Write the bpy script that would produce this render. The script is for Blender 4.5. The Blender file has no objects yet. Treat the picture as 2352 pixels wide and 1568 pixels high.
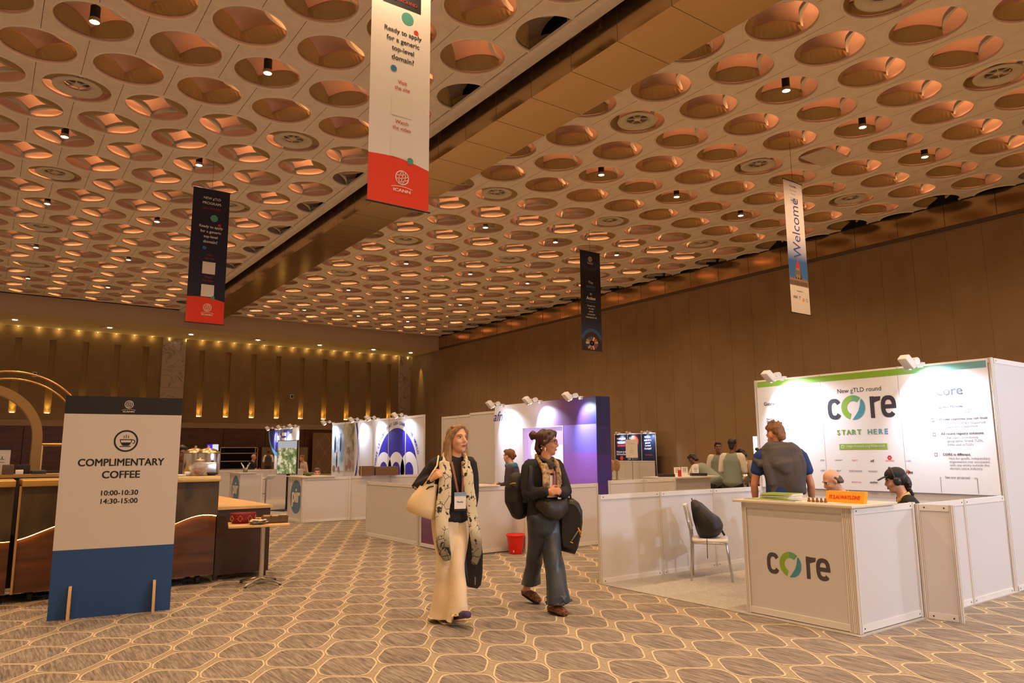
import bpy, bmesh, math, random
from math import sin, cos, pi, radians, atan2, sqrt, hypot
from mathutils import Vector as V, Matrix

SC = bpy.context.scene
COL = SC.collection
random.seed(7)

# ------------------------------------------------------------------ camera
cam_d = bpy.data.cameras.new('camera')
cam_d.sensor_width = 36.0
cam_d.lens = 36.0 * 1667.4 / 2352.0
cam_d.clip_start = 0.05
cam_d.clip_end = 300
cam = bpy.data.objects.new('camera', cam_d)
COL.objects.link(cam)
CZ = 1.43
_yaw, _pit, _rol = radians(35.886), radians(8.7535), radians(-0.422)
_f = V((sin(_yaw) * cos(_pit), cos(_yaw) * cos(_pit), sin(_pit)))
_r = _f.cross(V((0, 0, 1))).normalized()
_u = _r.cross(_f)
_r2 = cos(_rol) * _r + sin(_rol) * _u
_u2 = -sin(_rol) * _r + cos(_rol) * _u
cam.matrix_world = Matrix(((_r2.x, _u2.x, -_f.x, 0), (_r2.y, _u2.y, -_f.y, 0), (_r2.z, _u2.z, -_f.z, CZ), (0, 0, 0, 1)))
SC.camera = cam

# ------------------------------------------------------------------ world, exposure, light
SC.view_settings.view_transform = 'Standard'
SC.view_settings.look = 'None'
SC.view_settings.exposure = 0.0
SC.view_settings.gamma = 1.0
SC.view_settings.use_curve_mapping = False
try:
    SC.cycles.max_bounces = 6
    SC.cycles.diffuse_bounces = 3
    SC.cycles.glossy_bounces = 3
    SC.cycles.transmission_bounces = 4
    SC.cycles.transparent_max_bounces = 6
    SC.cycles.sample_clamp_indirect = 4.0
    SC.cycles.caustics_reflective = False
    SC.cycles.caustics_refractive = False
except Exception:
    pass
wd = bpy.data.worlds.new('world')
SC.world = wd
wd.use_nodes = True
bg = wd.node_tree.nodes['Background']
bg.inputs[0].default_value = (1.0, 0.60, 0.33, 1)
bg.inputs[1].default_value = 0.46

WARM = (1.0, 0.64, 0.36)
COOL = (0.70, 0.81, 1.0)
ROOM_LAMP_W = 760.0
BOOTH_W = 120.0
LED_STRENGTH = 66.0

def lamp(kind, loc, power, color, aim=None, angle=120, blend=0.5, size=0.08, sx=None, sy=None):
    d = bpy.data.lights.new('lamp_light', kind)
    d.energy = power
    d.color = color
    if kind == 'SPOT':
        d.spot_size = radians(angle); d.spot_blend = blend; d.shadow_soft_size = size
    elif kind == 'POINT':
        d.shadow_soft_size = size
    elif kind == 'AREA':
        d.shape = 'RECTANGLE'; d.size = sx; d.size_y = sy
    o = bpy.data.objects.new('lamp_light', d)
    COL.objects.link(o)
    o.location = loc
    if aim is not None:
        o.rotation_euler = (V(aim) - V(loc)).to_track_quat('-Z', 'Y').to_euler()
    return o

# ------------------------------------------------------------------ materials
def lin(c):
    c = c / 255.0
    return c / 12.92 if c <= 0.04045 else ((c + 0.055) / 1.055) ** 2.4

def S(r, g, b):
    return (lin(r), lin(g), lin(b))

_mats = {}
def M(name, color=(0.5, 0.5, 0.5), rough=0.6, metal=0.0, emit=None, es=0.0, trans=0.0, ior=1.45, alpha=1.0, noise=0.0, nscale=8.0, bump=0.0, bscale=40.0, stretch=(1, 1, 1), spec=None, col2=None, coat=0.0):
    if name in _mats:
        return _mats[name]
    m = bpy.data.materials.new(name)
    m.use_nodes = True
    nt = m.node_tree
    b = nt.nodes['Principled BSDF']
    b.inputs['Base Color'].default_value = (*color, 1)
    b.inputs['Roughness'].default_value = rough
    b.inputs['Metallic'].default_value = metal
    if spec is not None:
        b.inputs['Specular IOR Level'].default_value = spec
    if coat:
        b.inputs['Coat Weight'].default_value = coat
    if trans:
        b.inputs['Transmission Weight'].default_value = trans
        b.inputs['IOR'].default_value = ior
    if alpha < 1:
        b.inputs['Alpha'].default_value = alpha
    if emit is not None:
        b.inputs['Emission Color'].default_value = (*emit, 1)
        b.inputs['Emission Strength'].default_value = es
    if noise or bump or col2:
        tc = nt.nodes.new('ShaderNodeTexCoord')
        mp = nt.nodes.new('ShaderNodeMapping')
        mp.inputs['Scale'].default_value = stretch
        nt.links.new(tc.outputs['Object'], mp.inputs['Vector'])
        if noise or col2:
            n = nt.nodes.new('ShaderNodeTexNoise')
            n.inputs['Scale'].default_value = nscale
            n.inputs['Detail'].default_value = 5
            nt.links.new(mp.outputs['Vector'], n.inputs['Vector'])
            r = nt.nodes.new('ShaderNodeValToRGB')
            c2 = col2 if col2 else tuple(min(1, c * (1 + noise)) for c in color)
            c1 = color if col2 else tuple(c * (1 - noise) for c in color)
            r.color_ramp.elements[0].position = 0.35
            r.color_ramp.elements[1].position = 0.65
            r.color_ramp.elements[0].color = (*c1, 1)
            r.color_ramp.elements[1].color = (*c2, 1)
            nt.links.new(n.outputs['Fac'], r.inputs['Fac'])
            nt.links.new(r.outputs['Color'], b.inputs['Base Color'])
        if bump:
            n2 = nt.nodes.new('ShaderNodeTexNoise')
            n2.inputs['Scale'].default_value = bscale
            n2.inputs['Detail'].default_value = 4
            nt.links.new(mp.outputs['Vector'], n2.inputs['Vector'])
            bp = nt.nodes.new('ShaderNodeBump')
            bp.inputs['Strength'].default_value = bump
            bp.inputs['Distance'].default_value = 0.02
            nt.links.new(n2.outputs['Fac'], bp.inputs['Height'])
            nt.links.new(bp.outputs['Normal'], b.inputs['Normal'])
    _mats[name] = m
    return m

def gradmat(name, axis, stops, rough=0.5, noise=0.0):
    """colour printed along one object axis: stops = [(coord, rgb)...] in metres"""
    m = bpy.data.materials.new(name)
    m.use_nodes = True
    nt = m.node_tree
    b = nt.nodes['Principled BSDF']
    b.inputs['Roughness'].default_value = rough
    tc = nt.nodes.new('ShaderNodeTexCoord')
    sp = nt.nodes.new('ShaderNodeSeparateXYZ')
    nt.links.new(tc.outputs['Object'], sp.inputs[0])
    mr = nt.nodes.new('ShaderNodeMapRange')
    lo, hi = stops[0][0], stops[-1][0]
    mr.inputs['From Min'].default_value = lo
    mr.inputs['From Max'].default_value = hi
    nt.links.new(sp.outputs[axis], mr.inputs['Value'])
    r = nt.nodes.new('ShaderNodeValToRGB')
    cr = r.color_ramp
    while len(cr.elements) < len(stops):
        cr.elements.new(0.5)
    for e, (p, c) in zip(cr.elements, stops):
        e.position = (p - lo) / (hi - lo)
        e.color = (*c, 1)
    nt.links.new(mr.outputs[0], r.inputs[0])
    nt.links.new(r.outputs[0], b.inputs['Base Color'])
    _mats[name] = m
    return m

# ------------------------------------------------------------------ mesh builder
class MB:
    def __init__(self):
        self.v = []; self.f = []; self.mi = []; self.ms = []; self.sm = []
    def mat(self, m):
        if m not in self.ms:
            self.ms.append(m)
        return self.ms.index(m)
    def add(self, vs, fs, m, smooth=False):
        o = len(self.v)
        k = self.mat(m)
        self.v.extend([tuple(p) for p in vs])
        for f in fs:
            self.f.append(tuple(i + o for i in f))
            self.mi.append(k); self.sm.append(smooth)
        return self
    def box(self, x0, x1, y0, y1, z0, z1, m):
        x0, x1 = min(x0, x1), max(x0, x1); y0, y1 = min(y0, y1), max(y0, y1); z0, z1 = min(z0, z1), max(z0, z1)
        vs = [(x0, y0, z0), (x1, y0, z0), (x1, y1, z0), (x0, y1, z0), (x0, y0, z1), (x1, y0, z1), (x1, y1, z1), (x0, y1, z1)]
        return self.add(vs, [(0, 3, 2, 1), (4, 5, 6, 7), (0, 1, 5, 4), (1, 2, 6, 5), (2, 3, 7, 6), (3, 0, 4, 7)], m)
    def obox(self, c, ax, ay, az, m, bev=0.0):
        """oriented box: centre and three half-axis vectors"""
        c, ax, ay, az = V(c), V(ax), V(ay), V(az)
        if bev <= 0:
            vs = [c + sx * ax + sy * ay + sz * az for sz in (-1, 1) for sx, sy in ((-1, -1), (1, -1), (1, 1), (-1, 1))]
            return self.add(vs, [(0, 3, 2, 1), (4, 5, 6, 7), (0, 1, 5, 4), (1, 2, 6, 5), (2, 3, 7, 6), (3, 0, 4, 7)], m)
        ex, ey = ax.normalized(), ay.normalized()
        ez = az.normalized()
        b = min(bev, ax.length * .95, ay.length * .95, az.length * .95)
        prof = []
        n = 4
        for (sx, sy, a0) in ((1, 1, 0), (-1, 1, 90), (-1, -1, 180), (1, -1, 270)):
            for i in range(n + 1):
                a = radians(a0 + 90 * i / n)
                prof.append((sx * (ax.length - b), sy * (ay.length - b), cos(a), sin(a)))
        rings = []
        for (zz, k) in ((-az.length, 0.35), (-az.length + b * .35, .85), (-az.length + b, 1), (az.length - b, 1), (az.length - b * .35, .85), (az.length, 0.35)):
            rings.append([c + ex * (px + b * k * dx) + ey * (py + b * k * dy) + ez * zz for px, py, dx, dy in prof])
        return self.rings(rings, m, caps=True, smooth=True)
    def rings(self, rings, m, caps=True, smooth=True, closed=True):
        n = len(rings[0])
        vs = [p for r in rings for p in r]
        fs = []
        for i in range(len(rings) - 1):
            for j in range(n if closed else n - 1):
                a = i * n + j; b = i * n + (j + 1) % n
                fs.append((a, b, b + n, a + n))
        self.add(vs, fs, m, smooth)
        if caps and closed:
            self.add(rings[0], [tuple(range(n - 1, -1, -1))], m)
            self.add(rings[-1], [tuple(range(n))], m)
        return self
    def cyl(self, p0, p1, r0, m, r1=None, n=14, caps=True, smooth=True):
        r1 = r0 if r1 is None else r1
        p0, p1 = V(p0), V(p1)
        t = (p1 - p0).normalized()
        a = t.orthogonal().normalized(); b = t.cross(a)
        R = lambda p, r: [p + r * (cos(2 * pi * i / n) * a + sin(2 * pi * i / n) * b) for i in range(n)]
        return self.rings([R(p0, r0), R(p1, r1)], m, caps, smooth)
    def tube(self, pts, r, m, n=8, ref=(0, 0, 1), caps=True, ry=None):
        vs, fs = tube_geo(pts, r, n, ref, ry)
        return self.add(vs, fs, m, True)
    def lathe(self, prof, c, m, n=24, axis=(0, 0, 1), smooth=True, caps=False):
        ax = V(axis).normalized(); a = ax.orthogonal().normalized(); b = ax.cross(a)
        if ax.z > .99:
            a, b = V((1, 0, 0)), V((0, 1, 0))
        c = V(c)
        rs = [[c + ax * z + max(r, 1e-4) * (cos(2 * pi * i / n) * a + sin(2 * pi * i / n) * b) for i in range(n)] for r, z in prof]
        return self.rings(rs, m, caps, smooth)
    def ell(self, c, r, m, basis=None, n=16, k=10):
        vs, fs = ell_geo(c, r, basis, n, k)
        return self.add(vs, fs, m, True)
    def quad(self, a, b, c, d, m):
        return self.add([a, b, c, d], [(0, 1, 2, 3)], m)
    def poly(self, pts, m, thick=None):
        n = len(pts)
        if thick is None:
            return self.add(pts, [tuple(range(n))], m)
        t = V(thick)
        q = [V(p) + t for p in pts]
        self.add(list(pts) + q, [tuple(range(n - 1, -1, -1)), tuple(range(n, 2 * n))] + [(i, (i + 1) % n, n + (i + 1) % n, n + i) for i in range(n)], m)
        return self
    def text(self, s, c, m, right=(1, 0, 0), up=(0, 0, 1), w=None, h=None, bold=0.0, shear=0.0, align='C', size=None):
        vs, fs = text_geo(s, bold, shear)
        if not vs:
            return self
        x0 = min(p[0] for p in vs); x1 = max(p[0] for p in vs); y0 = min(p[1] for p in vs); y1 = max(p[1] for p in vs)
        if size:
            kx = ky = size
        elif w and h:
            kx, ky = w / (x1 - x0), h / (y1 - y0)
        elif w:
            kx = ky = w / (x1 - x0)
        else:
            kx = ky = h / (y1 - y0)
        ox = {'C': (x0 + x1) / 2, 'L': x0, 'R': x1}[align]
        oy = (y0 + y1) / 2
        c, rt, up = V(c), V(right), V(up)
        nr = rt.cross(up)
        return self.add([c + rt * ((p[0] - ox) * kx) + up * ((p[1] - oy) * ky) + nr * p[2] for p in vs], fs, m)
    def disc(self, c, r, m, right=(1, 0, 0), up=(0, 0, 1), n=28, r2=None, a0=0, a1=360):
        c, rt, up = V(c), V(right), V(up)
        P = lambda q, a: c + rt * (q * cos(a)) + up * (q * sin(a))
        A = [radians(a0 + (a1 - a0) * i / n) for i in range(n + 1)]
        if r2 is None:
            if a1 - a0 >= 360:
                return self.add([P(r, a) for a in A[:-1]], [tuple(range(n))], m)
            return self.add([c] + [P(r, a) for a in A], [(0, i + 1, i + 2) for i in range(n)], m)
        vs = [P(r2, a) for a in A] + [P(r, a) for a in A]
        return self.add(vs, [(i, i + 1, n + 2 + i, n + 1 + i) for i in range(n)], m)
    def xf(self, M4):
        self.v = [tuple(M4 @ V(p)) for p in self.v]
        return self
    def mesh(self, name):
        me = bpy.data.meshes.new(name)
        me.from_pydata(self.v, [], self.f)
        for m in self.ms:
            me.materials.append(m)
        me.polygons.foreach_set('material_index', self.mi)
        me.polygons.foreach_set('use_smooth', self.sm)
        me.update()
        return me
    def build(self, name, parent=None, world=False, loc=None):
        if world and parent is not None:
            L = parent.location
            self.v = [(p[0] - L.x, p[1] - L.y, p[2] - L.z) for p in self.v]
        elif loc is not None:
            self.v = [(p[0] - loc[0], p[1] - loc[1], p[2] - loc[2]) for p in self.v]
        o = bpy.data.objects.new(name, self.mesh(name))
        COL.objects.link(o)
        if loc is not None:
            o.location = loc
        if parent is not None:
            o.parent = parent
        return o

def tube_geo(pts, r, n=8, ref=(0, 0, 1), ry=None):
    """closed tube with rounded ends; r scalar or list; ry second radius"""
    P = [V(p) for p in pts]
    k = len(P)
    rx = r if isinstance(r, (list, tuple)) else [r] * k
    ryy = rx if ry is None else (ry if isinstance(ry, (list, tuple)) else [ry] * k)
    ref = V(ref)
    T = []
    for i in range(k):
        a = P[max(i - 1, 0)]; b = P[min(i + 1, k - 1)]
        t = (b - a)
        T.append(t.normalized() if t.length > 1e-9 else V((0, 0, 1)))
    rings = []
    prev = None
    for i in range(k):
        a = ref - T[i] * ref.dot(T[i])
        if a.length < 0.05:
            a = prev - T[i] * prev.dot(T[i]) if prev is not None else T[i].orthogonal()
        a.normalize()
        prev = a
        b = T[i].cross(a)
        rings.append((P[i], a, b, rx[i], ryy[i]))
    def ring(p, a, b, x, y):
        return [p + a * (x * cos(2 * pi * j / n)) + b * (y * sin(2 * pi * j / n)) for j in range(n)]
    out = []
    p, a, b, x, y = rings[0]
    e = min(x, y)
    out.append(ring(p - T[0] * e * .55, a, b, x * .45, y * .45))
    out.append(ring(p - T[0] * e * .3, a, b, x * .82, y * .82))
    for q in rings:
        out.append(ring(*q))
    p, a, b, x, y = rings[-1]
    e = min(x, y)
    out.append(ring(p + T[-1] * e * .3, a, b, x * .82, y * .82))
    out.append(ring(p + T[-1] * e * .55, a, b, x * .45, y * .45))
    vs = [q for rr in out for q in rr]
    fs = []
    for i in range(len(out) - 1):
        for j in range(n):
            a_ = i * n + j; b_ = i * n + (j + 1) % n
            fs.append((a_, b_, b_ + n, a_ + n))
    fs.append(tuple(range(n - 1, -1, -1)))
    m = (len(out) - 1) * n
    fs.append(tuple(range(m, m + n)))
    return vs, fs

def ell_geo(c, r, basis=None, n=16, k=10):
    if not isinstance(r, (list, tuple)):
        r = (r, r, r)
    c = V(c)
    if basis is None:
        bx, by, bz = V((1, 0, 0)), V((0, 1, 0)), V((0, 0, 1))
    else:
        bx, by, bz = [V(q) for q in basis]
    vs = []
    for i in range(1, k):
        t = pi * i / k
        for j in range(n):
            a = 2 * pi * j / n
            vs.append(c + bx * (r[0] * sin(t) * cos(a)) + by * (r[1] * sin(t) * sin(a)) - bz * (r[2] * cos(t)))
    fs = []
    for i in range(k - 2):
        for j in range(n):
            a_ = i * n + j; b_ = i * n + (j + 1) % n
            fs.append((a_, b_, b_ + n, a_ + n))
    o = len(vs)
    vs += [c - bz * r[2], c + bz * r[2]]
    for j in range(n):
        fs.append((o, (j + 1) % n, j))
        m = (k - 2) * n
        fs.append((o + 1, m + j, m + (j + 1) % n))
    return vs, fs

_txt = {}
def text_geo(s, bold=0.0, shear=0.0):
    key = (s, bold, shear)
    if key in _txt:
        return _txt[key]
    cu = bpy.data.curves.new('t', 'FONT')
    cu.body = s
    cu.shear = shear
    cu.resolution_u = 3
    o = bpy.data.objects.new('t', cu)
    COL.objects.link(o)
    dg = bpy.context.evaluated_depsgraph_get()
    me = bpy.data.meshes.new_from_object(o.evaluated_get(dg))
    v0 = [tuple(q.co) for q in me.vertices]
    f0 = [tuple(p.vertices) for p in me.polygons]
    vs, fs = [], []
    for dx, dy in (((0, 0),) if not bold else ((bold * .8, bold * .35), (-bold * .8, bold * .35), (bold * .8, -bold * .35), (-bold * .8, -bold * .35))):
        k = len(vs)
        vs += [(p[0] + dx, p[1] + dy, .0003 * (k // max(1, len(v0)))) for p in v0]
        fs += [tuple(i + k for i in f) for f in f0]
    bpy.data.objects.remove(o)
    bpy.data.curves.remove(cu)
    bpy.data.meshes.remove(me)
    _txt[key] = (vs, fs)
    return vs, fs

def union(pieces, voxel=0.01, smooth=3, mat=None, fac=0.5, warp=None):
    """fuse closed pieces into one continuous skin; returns a mesh"""
    mb = MB()
    dm = mat or M('plain')
    for vs, fs in pieces:
        mb.add(vs, fs, dm, True)
    me = mb.mesh('u')
    o = bpy.data.objects.new('u', me)
    COL.objects.link(o)
    r = o.modifiers.new('r', 'REMESH'); r.mode = 'VOXEL'; r.voxel_size = voxel; r.use_smooth_shade = True
    if smooth:
        s = o.modifiers.new('s', 'SMOOTH'); s.factor = fac; s.iterations = smooth
    dg = bpy.context.evaluated_depsgraph_get()
    out = bpy.data.meshes.new_from_object(o.evaluated_get(dg))
    bpy.data.objects.remove(o)
    bpy.data.meshes.remove(me)
    if warp:
        for q in out.vertices:
            q.co = warp(q.co.copy(), q.normal.copy())
    out.materials.clear()
    out.materials.append(dm)
    for p in out.polygons:
        p.use_smooth = True; p.material_index = 0
    return out

def obj(name, me, parent=None, loc=None):
    me.name = name
    o = bpy.data.objects.new(name, me)
    COL.objects.link(o)
    if loc is not None:
        o.location = loc
    if parent is not None:
        o.parent = parent
    return o

# ------------------------------------------------------------------ naming
def tag(o, label, cat, group=None, kind=None):
    o['label'] = label
    o['category'] = cat
    if group:
        o['group'] = group
    if kind:
        o['kind'] = kind
    return o

def thing(name, label, cat, loc=(0, 0, 0), rotz=0.0, group=None):
    o = bpy.data.objects.new(name, None)
    o.empty_display_size = 0.1
    COL.objects.link(o)
    o.location = loc
    o.rotation_euler = (0, 0, rotz)
    return tag(o, label, cat, group)

def struct(o, label=None, cat=None):
    o['kind'] = 'structure'
    if label:
        o['label'] = label; o['category'] = cat
    return o

def dup(root, loc, rotz, label, group=None):
    r = root.copy(); COL.objects.link(r)
    r.location = loc; r.rotation_euler = (0, 0, rotz)
    r['label'] = label
    if group:
        r['group'] = group
    for ch in list(root.children):
        c = ch.copy(); COL.objects.link(c); c.parent = r
        for g in list(ch.children):
            d = g.copy(); COL.objects.link(d); d.parent = c
    return r

ORD = ['first', 'second', 'third', 'fourth', 'fifth', 'sixth', 'seventh', 'eighth', 'ninth', 'tenth', 'eleventh', 'twelfth', 'thirteenth', 'fourteenth']
# ================================================================== SETTING
m_plate = M('ceiling_plate', (0.84, 0.77, 0.71), 0.75, noise=0.04, nscale=3)
m_lip = M('ceiling_lip', (0.88, 0.81, 0.72), 0.5)
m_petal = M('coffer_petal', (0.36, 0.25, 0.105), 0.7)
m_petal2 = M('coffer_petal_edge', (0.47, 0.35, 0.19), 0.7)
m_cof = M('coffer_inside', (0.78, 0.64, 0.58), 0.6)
m_rib = M('coffer_rib', (0.50, 0.50, 0.47), 0.6)
m_led = M('coffer_led', (1, .6, .3), 0.5, emit=(1.0, 0.37, 0.13), es=LED_STRENGTH * 1.15)
m_led3 = M('coffer_led_mid', (1, .6, .3), 0.5, emit=(1.0, 0.36, 0.12), es=LED_STRENGTH * .7)
m_led2 = M('coffer_led_dim', (1, .6, .3), 0.5, emit=(1.0, 0.35, 0.12), es=LED_STRENGTH * .35)
m_dark = M('dark_gap', (0.012, 0.01, 0.008), 0.9)
m_seam = M('panel_seam', (0.12, 0.09, 0.06), 0.9)
m_wall = M('wall_fabric', (0.27, 0.178, 0.092), 0.85, noise=0.07, nscale=1.2, bump=0.1, bscale=90, stretch=(1, 1, .6))
m_wallseam = M('wall_seam', (0.225, 0.146, 0.075), 0.9)
m_bronze = M('bronze', (0.60, 0.43, 0.235), 0.17, metal=0.95, bump=0.09, bscale=1.3, stretch=(1, .5, 1))
m_gold = M('gold_metal', (0.50, 0.31, 0.10), 0.4, metal=0.5)
m_niche = M('niche_gold', (0.36, 0.225, 0.075), 0.5)
m_maroon = M('maroon_panel', (0.085, 0.026, 0.015), 0.35, noise=0.25, nscale=2, stretch=(.4, 1, 2))
m_soffit = M('soffit_lit_yellow', (0.74, 0.60, 0.34), 0.8)  # beige soffit, with the yellow lamplight on it put into the base colour
m_fascia = M('fascia_paint', (0.58, 0.46, 0.36), 0.8)
m_hot = M('lamp_hot', (1, 1, 1), 0.5, emit=(1.0, 0.86, 0.66), es=26.0)
m_black = M('black_matt', (0.012, 0.012, 0.013), 0.7)

# ---- floor carpet: rounded ogee cells outlined in cream over striped pile
def carpet_mats():
    base = M('carpet_between', (0.40, 0.33, 0.235), 0.95, noise=0.2, nscale=60, bump=0.4, bscale=300)
    line = M('carpet_line', (0.72, 0.60, 0.40), 0.95, noise=0.14, nscale=90, bump=0.4, bscale=300)
    m = bpy.data.materials.new('carpet_stripe')
    m.use_nodes = True
    nt = m.node_tree
    b = nt.nodes['Principled BSDF']; b.inputs['Roughness'].default_value = 0.95
    b.inputs['Specular IOR Level'].default_value = 0.1
    tc = nt.nodes.new('ShaderNodeTexCoord'); mp = nt.nodes.new('ShaderNodeMapping')
    mp.inputs['Scale'].default_value = (1.0, 0.07, 1.0)
    nt.links.new(tc.outputs['Object'], mp.inputs[0])
    n = nt.nodes.new('ShaderNodeTexNoise'); n.inputs['Scale'].default_value = 55; n.inputs['Detail'].default_value = 6; n.inputs['Roughness'].default_value = 0.75
    nt.links.new(mp.outputs[0], n.inputs['Vector'])
    r = nt.nodes.new('ShaderNodeValToRGB'); cr = r.color_ramp
    cr.elements[0].position = 0.33; cr.elements[0].color = (0.11, 0.098, 0.088, 1)
    cr.elements[1].position = 0.68; cr.elements[1].color = (0.45, 0.385, 0.32, 1)
    e = cr.elements.new(0.5); e.color = (0.25, 0.215, 0.185, 1)
    nt.links.new(n.outputs['Fac'], r.inputs[0]); nt.links.new(r.outputs[0], b.inputs['Base Color'])
    return base, line, m

def build_floor():
    base, line, stripe = carpet_mats()
    mb = MB()
    mb.quad((-14, -14, 0), (29.1, -14, 0), (29.1, 55, 0), (-14, 55, 0), base)
    q = V((.230, .017)); p = V((.400, .225)); q1 = V((.446, .434)); p1 = V((.184, .642)); q2 = V((.014, .434)); p0 = V((-.032, .225))
    hexa = [q, p, q1, p1, q2, p0]
    ins = [.026, .003, .004, .026, .003, .004]          # inset of each side from the shared edge
    def inset(extra):
        L = []
        for i in range(6):
            a, b = hexa[i], hexa[(i + 1) % 6]
            d = (b - a).normalized(); nrm = V((-d.y, d.x))
            L.append((a + nrm * (ins[i] + extra), d))
        out = []
        for i in range(6):
            (a, d), (b, e) = L[i - 1], L[i]
            det = d.x * (-e.y) + e.x * d.y
            r = b - a
            t = (r.x * (-e.y) + e.x * r.y) / det
            out.append(a + d * t)
        return out
    def rounded(poly, n=5, k=0.30):
        out = []
        m = len(poly)
        for i in range(m):
            a, b, c = poly[i - 1], poly[i], poly[(i + 1) % m]
            s, e = b + (a - b) * k, b + (c - b) * k
            for j in range(n):
                t = j / (n - 1)
                out.append(s * (1 - t) ** 2 + b * (2 * t * (1 - t)) + e * t * t)
        return out
    A = rounded(inset(0)); B = rounded(inset(.0115))
    n = len(A)
    vs, fl, fi = [], [], []
    for i in range(-6, 30):
        for j in range(1, 64):
            ox = i * .432 + (j % 2) * .216; oy = j * .417 - .834 * 0
            if oy < 0.3 or oy > 26 or ox < -2 or ox > 11.5:
                continue
            o = len(vs)
            vs += [(a.x + ox, a.y + oy, .0016) for a in A] + [(a.x + ox, a.y + oy, .0016) for a in B]
            fl += [(o + k, o + (k + 1) % n, o + n + (k + 1) % n, o + n + k) for k in range(n)]
            fi.append(tuple(range(o + n, o + 2 * n)))
    o = len(mb.v)
    mb.add(vs, fl, line)
    k = mb.mat(stripe)
    for f in fi:
        mb.f.append(tuple(x + o for x in f)); mb.mi.append(k); mb.sm.append(False)
    struct(mb.build('floor'))
build_floor()

# ---- coffered ceiling
ZC = 10.7
RH = 0.765
def arcpt(r, a, z=0.0):
    return V((r * cos(a), r * sin(a), z))

def coffer_mesh(kind, led):
    """kind 'N': raised petals on the +Y side; 'S': shallow petals on the -Y side. led: list of azimuth spans in degrees"""
    mb = MB()
    n = 40
    mb.lathe([(.822, -.001), (.812, -.020), (.785, -.024), (RH, -.008), (RH, .06), (.90, .062), (.90, .50), (.84, .64), (.66, .74), (.34, .79), (.001, .80)], (0, 0, 0), m_cof, n)
    for i in range(3 * n):
        mb.mi[i] = mb.mat(m_lip)
    quads = [0, 1] if kind == 'N' else [2, 3]
    zr = .25 if kind == 'N' else .17
    for q in range(4):
        a0 = q * pi / 2
        c0, c1 = arcpt(RH, a0), arcpt(RH, a0 + pi / 2)
        mid = (c0 + c1).normalized()
        if q in quads:
            k = 10
            rows = []
            for i in range(k + 1):
                t = i / k
                s = sin(pi * t)
                out = arcpt(RH + .006, a0 + t * pi / 2, .075 if kind == 'N' else .03)
                inn = c0.lerp(c1, t) - mid * ((.05 if kind == 'N' else .10) * s)
                if kind == 'N':
                    zi = .23 + .09 * s
                    l2 = inn + mid * .05 * (1 if s > .01 else 0)
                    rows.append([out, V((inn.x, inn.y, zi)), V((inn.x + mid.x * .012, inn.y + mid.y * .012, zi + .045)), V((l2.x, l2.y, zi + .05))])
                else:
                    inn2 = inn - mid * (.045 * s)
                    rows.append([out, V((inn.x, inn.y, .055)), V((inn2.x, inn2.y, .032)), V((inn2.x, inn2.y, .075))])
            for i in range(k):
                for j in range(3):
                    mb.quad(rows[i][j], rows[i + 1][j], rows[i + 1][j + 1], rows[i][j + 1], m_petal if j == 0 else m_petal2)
        else:
            k = 10
            pts = []
            for i in range(k + 1):
                t = i / k
                pts.append(c0.lerp(c1, t) * 1.06 - mid * (.13 * sin(pi * t)) + V((0, 0, zr)))
            sec = []
            for i, p in enumerate(pts):
                d = V((p.x, p.y, 0)).normalized()
                sec.append([p - d * .05 - V((0, 0, .05)), p + d * .045 - V((0, 0, .05)), p + d * .045 + V((0, 0, .05)), p - d * .05 + V((0, 0, .05))])
            mb.rings(sec, m_rib, caps=False, smooth=False)
    s = -1 if kind == 'N' else 1
    mb.box(-.05, .05, s * .74, s * .80, .04, zr + .04, m_rib)
    for (a, b) in led:
        k = max(2, int(abs(b - a) / 14))
        for i in range(k):
            t0, t1 = radians(a + (b - a) * i / k), radians(a + (b - a) * (i + 1) / k)
            mb.quad(arcpt(.82, t0, .07), arcpt(.85, t0, .07), arcpt(.85, t1, .07), arcpt(.82, t1, .07), m_led if (kind == 'S' or a < -80) else m_led3 if a < 0 else m_led2)
    if kind == 'N' and led:
        mb.obox((.66 * cos(.42), .66 * sin(.42), .335), (.05, .012, 0), (-.004, .016, 0), (0, 0, .018), m_black)
        mb.obox((.67 * cos(.46), .67 * sin(.46), .37), (.012, 0, 0), (0, .01, 0), (0, 0, .022), m_black)
    return mb

_cof = {}
def coffer(kind, led):
    key = (kind, tuple(led))
    if key not in _cof:
        _cof[key] = coffer_mesh(kind, led)
    return _cof[key]

def view_size(x, y):
    d = V((x, y, ZC - CZ))
    c = (d.dot(_r2), d.dot(_u2), d.dot(_f))
    if c[2] < 0.5:
        return -1
    px, py = 1667.4 * c[0] / c[2], 1667.4 * c[1] / c[2]
    if abs(px) > 1176 + 90 or abs(py) > 784 + 90:
        return -1
    return 1.0 / d.length

def clip_x(mb, x, keep_less):
    bm = bmesh.new()
    me = mb.mesh('tmp')
    bm.from_mesh(me)
    bmesh.ops.bisect_plane(bm, geom=bm.verts[:] + bm.edges[:] + bm.faces[:], plane_co=(x, 0, 0), plane_no=(1, 0, 0), clear_outer=keep_less, clear_inner=not keep_less)
    bm.to_mesh(me); bm.free()
    return me

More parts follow.
